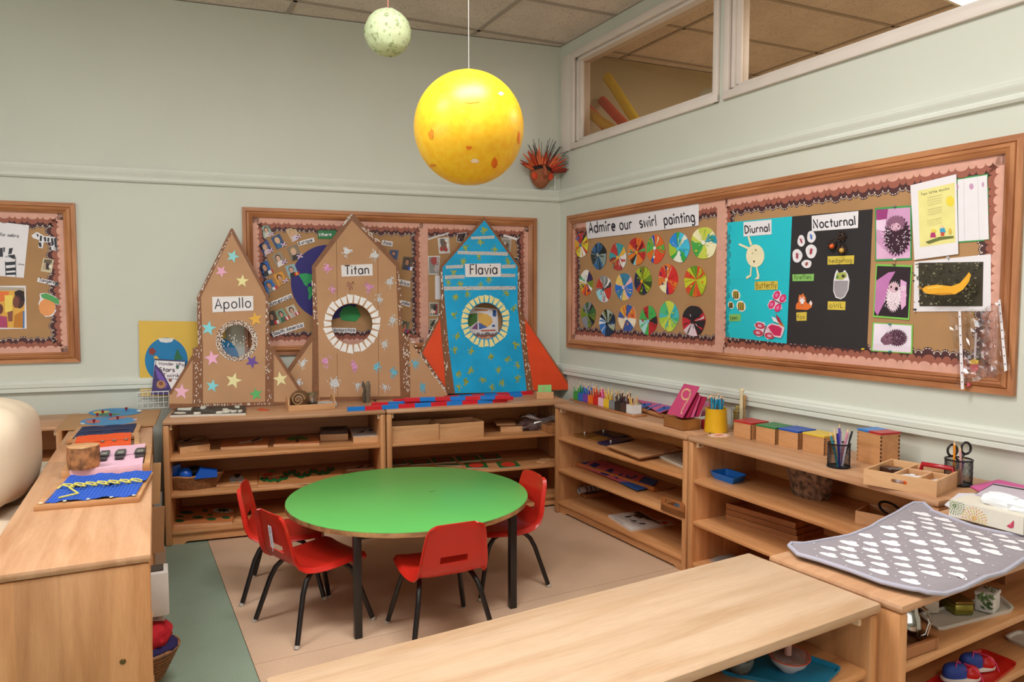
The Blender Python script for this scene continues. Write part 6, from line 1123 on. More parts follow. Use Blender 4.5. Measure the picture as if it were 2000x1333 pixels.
# pink shape tray behind
A_, B_ = onz(*zC(850, 425)[0], H), onz(*zC(1075, 490)[0], H); d = B_-A_; M = TR(A_.x, A_.y, H, math.atan2(d.y, d.x)); w = d.length
root = empty('card_tray', 'wooden tray of pink and blue shape cards behind the white pencil pot', 'tray', M)
mb = MB(); mb.box((-.05, 0, 0), (w, .13, .01), beechd); mb.part('tray_base', root, smooth=0); mb = MB(); mb.tube([(-.02, 0, .013), (w+.0, 0, .013)], .013, beechd, 12); mb.part('front_rail', root)
art(FT(H+.03), zC(820, 310, 1040, 440, 1150, 400, 1165, 355, 850, 298), 'shape_card', 'pink cards with blue cut-out shapes lying in the tray behind the pencils', 'card', C('#c85a8a'), [(C('#2f5ab0'), zC(825, 298, 850, 296, 1165, 352, 1160, 362)), (C('#2f5ab0'), zC(850, 362, 890, 350, 960, 345, 968, 360, 900, 385, 865, 388)), (C('#2f5ab0'), zC(1000, 418, 1085, 375, 1150, 378, 1140, 400, 1040, 430)), (C('#3a68c0'), 's', 1.6, [zC(920, 405, 1060, 350)])], t=.003)
for x, y in ((895, 362), (1085, 395)):
    P_ = onz(*zC(x, y)[0], H+.0335); mb = MB(); mb.lathe([(.003, 0), (.003, .006), (.006, .01), (0, .014)], pm('#22305a', .3), 10); mb.thing('knob_piece', 'dark blue knob on a shape card, '+('left' if x < 1000 else 'right')+' one behind the pencil rack', 'knob', TR(*P_))
# sandpaper letters
A_, B_, C_ = onz(*zC(1080, 565)[0], H), onz(*zC(1265, 615)[0], H), onz(*zC(1440, 605)[0], H); d = B_-A_; w = d.length; M = TR(A_.x, A_.y, H, math.atan2(d.y, d.x)); dp = .105
root = empty('letter_box', 'brown open wooden box holding pink letter cards', 'box', M); bw_ = wood('#9c6636', '#7c4a22', 'x', .3, .35, .06)
for lo_, hi_ in (((0, 0, 0), (w, .006, .055)), ((0, dp, 0), (w, dp+.006, .055)), ((0, .006, 0), (.006, dp, .055)), ((w-.006, .006, 0), (w, dp, .055)), ((0, 0, 0), (w, dp, .005))): mb = MB(); mb.box(lo_, hi_, bw_, None, .001); mb.part('side_board', root, smooth=0)
F_card = None
pk_ = pm('#d04a78', .6, .04); cardN = [(0, 'large pink letter card reading q in front of the letter box', '#d04a78'), (1, 'pink letter card directly behind the q card', '#b02a50'), (2, 'dark pink letter card in the letter box', '#c03a68'), (3, 'blue letter card in the letter box', '#2a5ab0'), (4, 'crimson letter card near the back of the letter box', '#a82448'), (5, 'rearmost pink letter card in the letter box', '#cc4470')]
# the q card faces the room: plane through its four photographed corners
qa, qb = onz(*zC(1120, 440)[0], H+.05), onz(*zC(1270, 485)[0], H+.05); U = (qb-qa).normalized(); V = (Vector((0, 0, 1))*.97+Vector((-U.y, U.x, 0))*.25).normalized(); V = (V-U*V.dot(U)).normalized()
FQc = Fr(qa, U, V)
art(FQc, zC(1285, 150, 1435, 180, 1270, 487, 1118, 442), 'letter_card', 'large pink letter card with a cream letter q standing in the wooden box', 'card', pm('#d04a78', .6, .04), [], t=.003, off=0, extra=[('sandpaper_letter', [(C('#e8b88c'), 's', 2.6, [zC(*[c for p in ell(1305, 255, 42, 52, 14, rot=20) for c in p])+[zC(1347, 262)[0]], zC(1352, 208, 1330, 300, 1290, 360, 1262, 415, 1255, 440, 1270, 442)])], 'cream letter q')])
for k, (q, c, lb) in enumerate(((zC(1345, 222, 1432, 240, 1330, 484, 1262, 482), '#b02a50', 'crimson letter card directly behind the q card'), (zC(1400, 262, 1447, 262, 1374, 480, 1330, 482), '#d85a84', 'pink letter card second behind the q card'), (zC(1365, 400, 1402, 402, 1377, 478, 1337, 480), '#2a5ab0', 'short blue letter card in the letter box'), (zC(1447, 272, 1506, 282, 1427, 474, 1380, 476), '#a82448', 'dark crimson letter card rearmost in the letter box'))):
    Fk2 = Fr(qa-FQc.N*(.008+.010*[1, 2, 2.6, 3.4][k]), U, V); art(Fk2, q, 'letter_card', lb, 'card', pm(c, .55, .04), [], t=.003)
mb = MB(); mb.box((0, 0, 0), (.07, .06, .05), pm('#8a1a1e', .3, spec=.6), None, .006); P_ = onz(*zC(1440, 590)[0], H); root = mb.thing('red_tin', 'dark red tin between the letter box and the yellow cup', 'tin', TR(P_.x+.0, P_.y, H, ang+.1))
# card with flower behind
FQ2 = Fr(onz(*zC(1440, 470)[0], H+.05), U, V); art(FQ2, zC(1490, 325, 1545, 335, 1545, 455, 1440, 472), 'pink_card', 'pale pink card with a yellow patch between letter box and yellow cup', 'card', C('#d88aa8'), [(C('#e8c8a0'), E_(zC, 1490, 400, 22, 20))], t=.002)
# yellow cup
P_ = onz(*zC(1625, 628)[0], H); root = empty('pencil_cup', 'yellow tapered cup full of turquoise pencils', 'cup', TR(P_.x, P_.y+.03, H)); ym_ = pm('#dba81c', .4, .03)
mb = MB(); mb.lathe([(.001, .001), (.056, .001), (.057, .008), (.0515, .115), (.0535, .12), (.050, .12), (.049, .114), (.053, .006), (.001, .005)], ym_, 32); mb.part('cup_body', root)
rnd = random.Random(8); teal = pm('#1f8ab0', .4, .04)
OR2 = ['first', 'frontmost', 'front right', 'right', 'rear right', 'rearmost', 'rear left', 'x', 'left', 'front left', 'inner front', 'inner right', 'inner rear', 'inner left', 'x']
for k in range(15):
    a = [-1.57, -1.57, -.8, 0, .8, 1.57, 2.4, 3.14, 3.5, 3.9, -1.57, 0, 1.57, 3.14, .2][k]+rnd.uniform(-.1, .1); r_ = .034 if k not in (0, 10, 11, 12, 13) else .016; tx, ty = -.12*cos(a)+rnd.uniform(-.1, .1), -.12*sin(a)+rnd.uniform(-.1, .1); x, y = r_*cos(a), r_*sin(a)
    pencil(TR(P_.x+x, P_.y+.03+y, H+.008, 0, rnd.uniform(-.12, .12), rnd.uniform(-.14, .14)), teal if k % 7 else pm('#8a4a3a', .4), rnd.uniform(.17, .19), ('turquoise pencil in the yellow cup, %s round the rim' % OR2[k]) if k % 7 else ['brown pencil at the front', '', '', '', '', '', '', 'brown pencil at the left', '', '', '', '', '', '', 'brown pencil at the right'][k]+' of the turquoise ones in the yellow cup', 'pencils in the yellow cup', r=.0042)
P2 = P_
art(FT(H), [(P_x*1.0, P_y) for P_x, P_y in [(1404+22*cos(t)*(1 if i % 2 else .72), 851+4.6*sin(t)*(1 if i % 2 else .72)) for i, t in enumerate([k*2*pi/24 for k in range(24)])]], 'paper_flower', 'pale pink paper flower under the yellow cup', 'paper flower', C('#e8c0b0'), [(C('#d88a70'), ell(1404, 851, 9, 2, 14))], t=.0012)
P_ = onz(*zC(1770, 610)[0], H); root = empty('glass_pot', 'clear glass pot with pale wooden sticks behind the red lidded box', 'pot', TR(P_.x+.05, P_.y+.03, H)); mb = MB(); mb.lathe([(.001, 0), (.04, 0), (.042, .11)], glassy('jar_glass', (.9, .93, .92, 1), .1), 20); mb.part('pot_body', root)
for i, (x, y, L, c, tw) in enumerate(((.005, -.01, .21, '#e0cfa8', .011), (.026, -.005, .175, '#c09058', .008), (-.02, .0, .1, '#8a7038', .014), (-.005, .01, .12, '#a08848', .01))):
    mb = MB(); mb.tube([(0, 0, .004), (.0, 0, L-.02), (.002, 0, L-.008), (.002, 0, L)], tw, pm(c, .7, .1), 8, radii=[tw, tw*.8, tw*1.25, tw*.9]); mb.thing('wooden_stick', ['tall bone-shaped pale stick', 'shorter tan stick', 'low olive stick at the left', 'low brown stick'][i]+' standing in the glass pot', 'stick', TR(P_.x+.05+x, P_.y+.03+y, H), 'sticks in the glass pot')
# lidded colour boxes
boxes = [((610, 450), (742, 480), (930, 342), .080, '#b8272a', 'red'), ((785, 487), (933, 520), (1112, 374), .080, '#2f7a44', 'green'), ((960, 523), (1112, 557), (1302, 405), .082, '#1f4fa8', 'blue'), ((1148, 565), (1315, 603), (1480, 440), .084, '#dcb83a', 'yellow')]
def lidbox(a, b_, bt, h, lid, label, two=None, z=H):
    A_, B_ = onz(*zD(*a)[0], z), onz(*zD(*b_)[0], z); T_ = onz(*zD(*bt)[0], z+h); d = (B_-A_); w = d.length; U = d/w; n = Vector((-U.y, U.x, 0)); dp = abs((T_-B_).dot(n)); dp = min(max(dp, .1), .24)
    M = TR(A_.x, A_.y, z, math.atan2(d.y, d.x)); root = empty('lidded_box', label, 'box', M)
    bm_ = wood('#cf9664', '#b57e4e', 'x', .4, .4, .04); mb = MB(); mb.box((0, 0, 0), (w, dp, h-.008), bm_, None, .001); mb.part('box_body', root, smooth=0)
    mb = MB(); nj = 8; s_ = (h-.01)/(2*nj); dk = pm('#4a2c18', .6)
    for k in range(nj):
        mb.box((w-.0005, .0, s_*(2*k+.5)), (w+.0006, .008, s_*(2*k+1.5)), dk); mb.box((w-.0005, dp-.008, s_*(2*k+.5)), (w+.0006, dp, s_*(2*k+1.5)), dk)
        if two: mb.box((.0, -.0006, s_*(2*k+.5)), (.008, .0005, s_*(2*k+1.5)), pm('#9a6c44', .6))
    mb.part('finger_joints', root, smooth=0, kind='stuff')
    if two:
        mb = MB(); mb.box((-.001, -.001, h-.008), (w*.5, dp+.001, h), pm(two, .35, .02), None, .001); mb.part('lid', root, smooth=0); mb = MB(); mb.box((w*.5, -.001, h-.008), (w+.001, dp+.001, h), pm(lid, .35, .02), None, .001); mb.part('lid', root, smooth=0)
    else: mb = MB(); mb.box((-.001, -.001, h-.008), (w+.001, dp+.001, h), pm(lid, .35, .02), None, .001); mb.part('lid', root, smooth=0)
for a, b_, bt, h, c, nm in boxes: lidbox(a, b_, bt, h, c, 'finger-jointed wooden box with a flat %s lid' % nm)
lidbox((1572, 640), (1752, 690), (1888, 470), .135, '#b0242c', 'tall wooden box with a half blue, half red lid behind the mesh pencil pot', two='#2a78c4')
# mesh pots
def mesh_pot(P_, r, h, label, seed):
    root = empty('mesh_pot', label, 'pencil pot', TR(*P_)); k_ = pm('#29262a', .35, .05, metal=.6); mb = MB(); n = 44; nz = 26
    for s_ in (1, -1):
        for i in range(n):
            mb.ribbon([(0, 0)], .001, 0, k_) if False else None
            pts = [(r*cos(2*pi*i/n+s_*t*1.3), r*sin(2*pi*i/n+s_*t*1.3), .004+(h-.008)*t) for t in (0, .25, .5, .75, 1)]; mb.tube(pts, .0007, k_, 3, caps=False)
    mb.part('wire_mesh', root, kind='stuff', smooth=0); mb = MB()
    for z in (.003, h-.003): mb = MB(); mb.tube([(r*cos(t), r*sin(t), z) for t in [i*2*pi/28 for i in range(29)]], .0028, k_, 6, caps=False); mb.part('rim', root)
    mb = MB(); mb.lathe([(0, .001), (r, .001), (r, .003), (0, .003)], k_, 24); mb.part('pot_base', root); return root
P_ = onz(*zF_(218, 415)[0], H); PM1 = Vector((P_.x, P_.y+.035, H)); mesh_pot(PM1, .042, .098, 'black wire mesh pot of pens in front of the tall two-colour box', 1)
pens = [('#1f8a9a', .165, -.02, -.25, 'turquoise pencil leaning left'), ('#e0c8a0', .18, -.012, -.14, 'cream pencil leaning left'), ('#5a4aa8', .195, -.002, -.04, 'tall purple pencil'), ('#2a2a98', .15, -.008, -.06, 'blue pen'), ('#b8a8d8', .16, .004, .0, 'lilac pen'), ('#d88aa0', .175, .012, .2, 'pink pencil leaning right'), ('#d8d8e0', .15, .014, .28, 'white pen leaning right'), ('#1c1a20', .165, .02, .34, 'black pen leaning right')]
for k, (c, L, dx, tl, nm) in enumerate(pens): pencil(TR(PM1.x+dx*.6, PM1.y-.01+.006*(k % 3), H+.004, 0, .06*((k % 3)-1), tl), pm(c, .35, .03), L*.88, nm+' in the mesh pot by the two-colour box', 'pens in the left mesh pot', r=.0044, tip=(k in (0, 1, 2, 5)), cat='pen', name='pen')
P_ = onz(*zF_(1240, 565)[0], H); PM2 = Vector((P_.x, P_.y+.035, H)); mesh_pot(PM2, .044, .095, 'black wire mesh pot holding scissors, right of the sorting tray', 2)
for k, (c, L, dx, dy, tl, nm) in enumerate((('#e08a20', .16, -.03, 0, -.08, 'orange pencil'), ('#e0a8a0', .145, .0, -.02, -.16, 'pink pencil'), ('#6a4a9a', .10, .01, 0, .1, 'purple pencil'), ('#b8b8c0', .15, .012, .01, .05, 'thin silver rod'))): pencil(TR(PM2.x+dx*.7, PM2.y+dy*.7, H+.004, 0, .05, tl), pm(c, .35, .03), L, nm+' in the mesh pot with the scissors', 'pens in the right mesh pot', r=.004, cat='pen', name='pen')
root = empty('scissors', 'pair of scissors with black handles standing in the right mesh pot', 'scissors', TR(PM2.x, PM2.y, H+.01, -.35)); kk = pm('#1c1a1c', .35)
for s_ in (-1, 1):
    mb = MB(); mb.tube([(s_*.024+.017*cos(t), 0, .118+s_*.004+.021*sin(t)) for t in [i*2*pi/18 for i in range(19)]], .0045, kk, 6, caps=False); mb.tube([(s_*.018, 0, .098), (-s_*.002, 0, .07)], .004, kk, 6); mb.part('handle', root)
    mb = MB(); mb.box((-s_*.003-.005, -.001*s_, 0), (-s_*.003+.005, .001+.001*s_, .075), pm('#b8b8bc', .25, metal=.9)); mb.part('blade', root, smooth=0)
# sorting tray with glue
A_, B_ = onz(*zF_(370, 540)[0], H), onz(*zF_(985, 655)[0], H); D_ = onz(*zF_(630, 385)[0], H); d = B_-A_; w = d.length; U = d/w; nn = Vector((-U.y, U.x, 0)); dp = .25; hw = .055
M = TR(A_.x, A_.y, H, math.atan2(d.y, d.x)); root = empty('sorting_tray', 'partitioned wooden tray holding glue sticks at the end of the counter', 'tray', M); lt = wood('#dcae7e', '#c8966a', 'x', .4, .45, .04)
hole = ell(w*.42, hw*.55, .007, n=8, a0=90, a1=270)+ell(w*.58, hw*.55, .007, n=8, a0=-90, a1=90)
mb = MB(); mb.prism([(0, 0), (w, 0), (w, hw), (0, hw)], -.008, 0, lt, holes=[hole], M=Matrix.Rotation(pi/2, 4, 'X')); mb.part('side_board', root, smooth=0)
mb = MB(); mb.prism([(0, 0), (w, 0), (w, hw), (0, hw)], -dp, -dp+.008, lt, holes=[hole], M=Matrix.Rotation(pi/2, 4, 'X')); mb.part('side_board', root, smooth=0)
for x0, y0, y1 in ((0, .008, dp-.008), (w-.008, .008, dp-.008), (w*.36, .008, dp-.008), (w*.7, .008, dp*.62)): mb = MB(); mb.box((x0, y0, .0), (x0+.008, y1, hw*(1 if x0 in (0, w-.008) else .9)), lt, None, .001); mb.part('divider', root, smooth=0)
mb = MB(); mb.box((w*.36+.008, dp*.62, .004), (w-.008, dp*.62+.008, hw*.9), lt, None, .001); mb.part('divider', root, smooth=0)
mb = MB(); mb.box((.008, .008, .001), (w-.008, dp-.008, .006), lt); mb.part('base_board', root, smooth=0)
def bottle(x, y, rz, cap, body, label, M=M):
    r = empty('glue_stick', label, 'glue stick', M @ TR(x, y, .024, rz, ry=pi/2)); mb = MB(); mb.lathe([(.001, 0), (.017, 0), (.018, .004), (.018, .05), (.014, .056)], body, 18); mb.part('tube_body', r); mb = MB(); mb.lathe([(.001, -.018), (.0165, -.018), (.018, 0), (.001, .0)], pm(cap, .3), 18); mb.part('cap', r, 'orange cap' if cap.startswith('#e') else 'green cap')
    if cap.startswith('#e'): mb = MB(); mb.lathe([(.013, .056), (.016, .058), (.016, .074), (.001, .075)], pm(cap, .3), 18); mb.part('collar', r)
wb_ = pm('#e4e0e0', .3, .02)
bottle(w*.42, .05, 1.25, '#e0dce0', wb_, 'white glue tube with a green top, left in the middle compartment'); bottle(w*.58, .06, 1.25, '#e8662a', wb_, 'glue stick with orange ends in the middle compartment'); bottle(w*.82, .05, 1.2, '#e8602a', wb_, 'glue stick with orange ends in the right compartment')
mb = MB(); mb.lathe([(0, 0), (.04, 0), (.045, .02), (.04, .04), (0, .042)], pm('#3a2018', .15, .2, spec=.8), 20, sy=.7); mb.thing('brown_dish', 'dark glossy brown dish in the left compartment of the sorting tray', 'dish', M @ TR(w*.18, .14, .006))
mb = MB(); mb.tube([(-.055, 0, 0), (-.05, 0, .034), (.05, 0, .034), (.058, 0, 0)], .009, pm('#a81420', .25, spec=.6), 10); mb.thing('red_handle_tool', 'red plastic handle tool standing at the back of the sorting tray', 'tool', M @ TR(w*.72, dp-.04, .028), smooth=50)
# ================================================================ changing mat, tissues, papers
zm = H+.012
FTm = FT(zm); out = [(1541, 1068), (1546, 1062), (1570, 1062), (1615, 1052), (1660, 1045), (1700, 1033), (1735, 1014), (1770, 992), (1785, 986), (1805, 987), (1822, 1000), (1850, 1010), (1900, 1027), (1960, 1040), (2040, 1050), (2075, 1062), (2060, 1085), (2000, 1092), (1960, 1112), (1925, 1123), (1880, 1146), (1845, 1158), (1810, 1160), (1780, 1155), (1720, 1140), (1660, 1118), (1600, 1098), (1558, 1086)]
P_ = [FTm.at(*p) for p in out]; c = sum(P_, Vector((0, 0)))/len(P_); Q = [p-c for p in P_]
# denser, gently wavy sheet
gd = []
for i in range(len(Q)):
    for t in (0, .5): gd.append(Q[i].lerp(Q[(i+1) % len(Q)], t))
U3 = Vector((cos(radians(11.3)), sin(radians(11.3)))); O3 = Vector((-.768, -3.753))
def wav(x, y):
    d = -((Vector((x, y))+c-O3).dot(Vector((-U3.y, U3.x)))); return .004*sin(x*13+y*7)+.006*max(0, sin(x*8-y*6+1))-min(.03, max(0, d)*.5)
mb = MB(); grey = pm('#938a90', .75, .03, 30); pipe = pm('#a9a6b4', .6, .03, 40)
K = 12; n = len(gd); vs = [(0, 0, wav(0, 0))]
for j in range(1, K+1):
    for p in gd: q = p*(j/K); vs.append((q.x, q.y, wav(q.x, q.y)))
fs = [(0, 1+i, 1+(i+1) % n) for i in range(n)]+[(1+(j-1)*n+i, 1+j*n+i, 1+j*n+(i+1) % n, 1+(j-1)*n+(i+1) % n) for j in range(1, K) for i in range(n)]
mb.add(vs, fs, grey); o = mb.thing('changing_mat', 'grey folding changing mat with white clouds spread over the right foreground shelf', 'changing mat', TR(c.x, c.y, zm), smooth=60)
mb = MB(); mb.tube([(p.x, p.y, wav(p.x, p.y)) for p in gd+gd[:1]], .0055, pipe, 8, caps=False); mb.part('piping', o)
clm = pm('#e6e2e4', .7, .02); cl = MB(); ax = Vector((sin(radians(12)), -cos(radians(12)))); ay = Vector((cos(radians(12)), sin(radians(12))))
def inside(p, poly):
    r = False; j = len(poly)-1
    for i in range(len(poly)):
        a, b_ = poly[i], poly[j]
        if (a.y > p.y) != (b_.y > p.y) and p.x < (b_.x-a.x)*(p.y-a.y)/(b_.y-a.y)+a.x: r = not r
        j = i
    return r
rnd = random.Random(77); st_ = MB(); inn = [q*.955 for q in Q]
for i in range(-14, 15):
    for j in range(-20, 21):
        cx_ = ax*(.074*i+(.037 if j % 2 else 0)+rnd.uniform(-.008, .008))+ay*(.046*j+rnd.uniform(-.005, .005)); s_ = rnd.uniform(.85, 1.15)
        bl3 = [(p[0]*s_*.95, p[1]*s_*1.55) for p in [(-.024, -.006), (-.012, -.009), (.01, -.0095), (.022, -.007), (.0255, -.001), (.02, .004), (.012, .005), (.008, .0105), (-.001, .0125), (-.009, .0105), (-.012, .0055), (-.019, .005), (-.025, .0005)]]
        pts = [cx_+ax*p[0]+ay*p[1] for p in bl3]
        if all(inside(p, inn) for p in pts):
            o_ = len(cl.v); cc_ = cx_; cl.add([(cc_.x, cc_.y, wav(cc_.x, cc_.y)+.0008)]+[(p.x, p.y, wav(p.x, p.y)+.0008) for p in pts], [(0, 1+k, 1+(k+1) % 13) for k in range(13)], clm)
        p2 = cx_+ax*.037+ay*.005
        if inside(p2, inn): st_.add([(p2.x+.0025*cos(t), p2.y+.0025*sin(t), wav(p2.x, p2.y)+.0012) for t in (0, 1.256, 2.513, 3.77, 5.03)], [(0, 1, 2, 3, 4)], clm)
cl.part('cloud_prints', o, smooth=0, kind='stuff'); st_.part('star_prints', o, smooth=0, kind='stuff')
# tissue box
a, b_ = (1853, 1008), (1998, 1046); A_, B_ = onz(*a, H+.016), onz(*b_, H+.016); d = B_-A_; w = d.length; hT = .05; dT = .115
M = TR(A_.x, A_.y, H+.016, math.atan2(d.y, d.x)); root = empty('tissue_box', 'cream tissue box with yellow and green flower prints behind the changing mat', 'tissue box', M)
mb = MB(); mb.box((0, 0, 0), (w, dT, hT), pm('#d8d0c0', .5, .02)); MX = Matrix.Translation((0, -.0005, 0)) @ Matrix.Rotation(pi/2, 4, 'X')
def petals(cx, cy, r0, rings, c1, c2, M_):
    for j in range(rings):
        rr = r0*(j+.6)/rings; n = 9+5*j
        for i in range(n):
            a = 2*pi*(i+.5*(j % 2))/n; x, y = cx+rr*cos(a), cy+rr*sin(a)*.9; L = r0*.42/rings*1.5; pts = [(x+L*cos(a), y+L*sin(a)), (x+.3*L*cos(a+1.57), y+.3*L*sin(a+1.57)), (x-L*.6*cos(a), y-L*.6*sin(a)), (x-.3*L*cos(a+1.57), y-.3*L*sin(a+1.57))]
            pts = [(min(w, max(0, p[0])), min(hT, max(0, p[1]))) for p in pts]
            if abs(pts[0][0]-pts[2][0])+abs(pts[0][1]-pts[2][1]) > .001: mb.flat(pts, .0003, c1 if (j+i) % 3 else c2, M_)
petals(w*.36, .012, .036, 4, C('#d8b040'), C('#e08a50'), MX); petals(w*.08, .035, .03, 4, C('#4a6a3c'), C('#6a8a50'), MX)
mb.flat([(w*.79, .014), (w*.84, .01), (w*.88, .014), (w*.885, .03), (w*.875, .036), (w*.865, .03), (w*.82, .02)], .0004, C('#b83a54'), MX); mb.flat([(w*.82, .02), (w*.855, .028), (w*.85, .018)], .0008, C('#d8708a'), MX)
mb.part('box_body', root, smooth=0)
rnd = random.Random(4); mb = crumpled(.055, .032, .026, pm('#e8e8ea', .8, .01), 9, TR(w*.58, dT*.55, hT+.012), 22, 14, .12); mb.part('tissue', root, smooth=30)
crumpled(.07, .035, .022, pm('#e6e6e8', .8, .01), 19, TR(w*.9, dT*.6, hT+.008), 22, 14, .12).part('tissue', root, smooth=30)
# papers by the wall
art(FT(H+.001), [(1872, 966), (1845, 988), (1880, 1005), (2010, 985), (1990, 968)], 'paper_sheet', 'white paper sheets between the tissue box and the mesh pot', 'paper', C('#dcd8e0'), [(C('#a8b0d0'), 's', .6, [[(1872, 972), (1910, 975)]])], t=.004)
art(FT(H+.002), [(1895, 952), (1950, 939), (2020, 955), (2020, 985), (1960, 975), (1925, 968)], 'pink_folder', 'bright pink folder against the right wall', 'folder', C('#d05a98'), [], t=.004)
art(FT(H+.009), [(1905, 967), (1942, 946), (2010, 958), (2010, 990), (1925, 974)], 'clipboard', 'clear clipboard with a black edge lying on the pink folder', 'clipboard', C('#c8bcc8'), [(C('#2c2a30'), [(1940, 947), (2010, 959), (2010, 962), (1938, 949)]), (C('#3a3438'), 's', .6, [[(1905, 967), (1942, 947)], [(1905, 968), (1925, 974)]]), (C('#2c2a30'), ell(1939, 964, 2.5, 1.5, 8))], t=.003)
# ================================================================ goods under the mat
zu = .55
A_ = onz(1757, 1300, zu); root = empty('wooden_tray', 'brown wooden tray with high curved end holding the metal pot', 'tray', TR(A_.x+.005, A_.y+.005, zu, radians(9))); ot = wood('#a86a3a', '#85502a', 'x', .3, .4, .05); wt = .135; dt = .26
for lo_, hi_ in (((0, 0, 0), (wt, .01, .028)), ((0, dt, 0), (wt, dt+.01, .028)), ((0, .01, 0), (.008, dt, .028)), ((0, 0, 0), (wt, dt, .005))): mb = MB(); mb.box(lo_, hi_, ot, None, .002); mb.part('side_board', root, smooth=0)
mb = MB(); mb.prism([(0, 0), (dt, 0), (dt, .03), (dt-.03, .04), (dt-.06, .075), (.09, .075), (.05, .045), (.02, .03), (0, .028)], 0, .009, ot, M=Matrix.Translation((wt, 0, 0)) @ Matrix.Rotation(pi/2, 4, 'Z') @ Matrix.Rotation(pi/2, 4, 'X'), holes=[ell(dt*.5, .05, .03, .01, 12)]); mb.part('end_board', root, smooth=0)
P_ = onz(1795, 1252, zu+.006); root = empty('metal_pot', 'small polished metal coffee pot with hinged lid and curved handle', 'pot', TR(P_.x-.02, P_.y+.02, zu+.006)); ch_ = pm('#b8b4b0', .08, .03, metal=1.)
mb = MB(); mb.lathe([(.001, 0), (.022, 0), (.031, .012), (.034, .03), (.030, .055), (.0245, .072), (.024, .092), (.0255, .1)], ch_, 32); mb.part('pot_body', root)
mb = MB(); mb.lathe([(.027, .1), (.027, .104), (.015, .11), (0, .112)], ch_, 28); mb.part('lid', root); mb = MB(); mb.tube([(.008, -.026, .092), (.012, -.046, .085), (.013, -.055, .06), (.008, -.05, .03), (.004, -.033, .016)], .0035, ch_, 8); mb.part('handle', root)
mb = MB(); mb.tube([(.02, -.012, .106), (.034, -.012, .113), (.046, -.014, .105), (.05, -.014, .096)], .0035, ch_, 8); mb.lathe([(0, -.005), (.006, 0), (0, .006)], ch_, 10, TR(.036, -.012, .114)); mb.part('lid_catch', root)
tray('serving_tray', 'off-white rounded plastic serving tray under small boxes', 'tray', [(1830, 1236), (1985, 1196), (1950, 1166), (1790, 1205)], zu, .010, pm('#d2ccc0', .4, .02), wall=.007)
tm_ = root_ = None
def smallbox(name, label, a, b_, h, dep, m, z=zu+.006, lidm=None, zf=None):
    A_, B_ = onz(*a, z), onz(*b_, z); d = B_-A_; M = TR(A_.x, A_.y, z, math.atan2(d.y, d.x)); w = d.length; root = empty(name, label, 'box', M); mb = MB(); mb.box((0, 0, 0), (w, dep, h*.78), m, None, .004); mb.part('box_body', root, smooth=40)
    mb = MB(); mb.box((-.0012, -.0012, h*.78), (w+.0012, dep+.0012, h), lidm or m, None, .003); mb.part('lid', root, smooth=40); return root, w, M
gold = pm('#93893c', .3, .06, 10, metal=.75)
smallbox('gold_tin', 'small olive gold rounded tin on the serving tray', zU(690, 622)[0], zU(888, 620)[0], .036, .12, gold, lidm=pm('#7a5c28', .3, .08, 8, metal=.6))
smallbox('card_box', 'small pink-beige box behind the metal pot', zU(360, 602)[0], zU(520, 600)[0], .042, .08, pm('#c8b4a0', .6))
root, w, M = smallbox('floral_box', 'small white box painted with green leaves on the serving tray', zU(890, 560)[0], zU(1100, 618)[0], .052, .06, pm('#cfc8c0', .6))
mb = MB(); lf = [C('#4f6a3c'), C('#6f8450'), C('#39502e')]; rnd = random.Random(3)
for k in range(26):
    x, y = rnd.uniform(.25, .95)*w, rnd.uniform(.012, .05); a = rnd.uniform(0, 3); mb.flat([(min(w, x+.008*cos(a)), y+.008*sin(a)), (x-.003*sin(a), y+.003*cos(a)), (x-.008*cos(a), y-.008*sin(a)), (x+.003*sin(a), y-.003*cos(a))], .0004+.00005*k, lf[k % 3], M=Matrix.Translation((0, -.0012, 0)) @ Matrix.Rotation(pi/2, 4, 'X'))
    mb.flat([(rnd.uniform(.1, .9)*w+q_[0], rnd.uniform(.1, .9)*.06+q_[1]) if False else (x+q_[0], y*1.1+q_[1]) for q_ in ((.007*cos(a), .007*sin(a)), (-.002*sin(a), .002*cos(a)), (-.007*cos(a), -.007*sin(a)), (.002*sin(a), -.002*cos(a)))], .0522+.00004*k, lf[(k+1) % 3])
mb.part('leaf_painting', root, smooth=0)
root, w, M = cub('brown wooden box holding metal cups at the far right under the mat', 'wooden_box', 'box', (1963, 1143), (2040, 1124), .04, .12, zu, ot, open_=True)
P_ = onz(1950, 1140, zu); mb = MB(); mb.lathe([(.001, 0), (.018, 0), (.03, .02), (.032, .035), (.03, .036), (.001, .012)], pm('#a8623a', .2, metal=.7), 24); mb.thing('copper_cup', 'small copper cup beside the wooden box under the mat edge', 'cup', TR(P_.x, P_.y+.03, zu))
P_ = onz(1968, 1125, zu); mb = MB(); mb.lathe([(.001, 0), (.016, 0), (.024, .03), (.02, .05), (.018, .05), (.001, .01)], ch_, 24); mb.thing('metal_cup', 'small shiny steel cup under the right edge of the mat', 'cup', TR(P_.x+.02, P_.y+.05, zu))
mb = MB(); P_ = onz(1945, 1120, zu); mb.lathe([(.001, 0), (.022, 0), (.028, .05), (.001, .052)], pm('#1e1a1c', .3), 20); mb.thing('black_cup', 'black cup behind the copper cup under the mat', 'cup', TR(P_.x, P_.y+.07, zu))
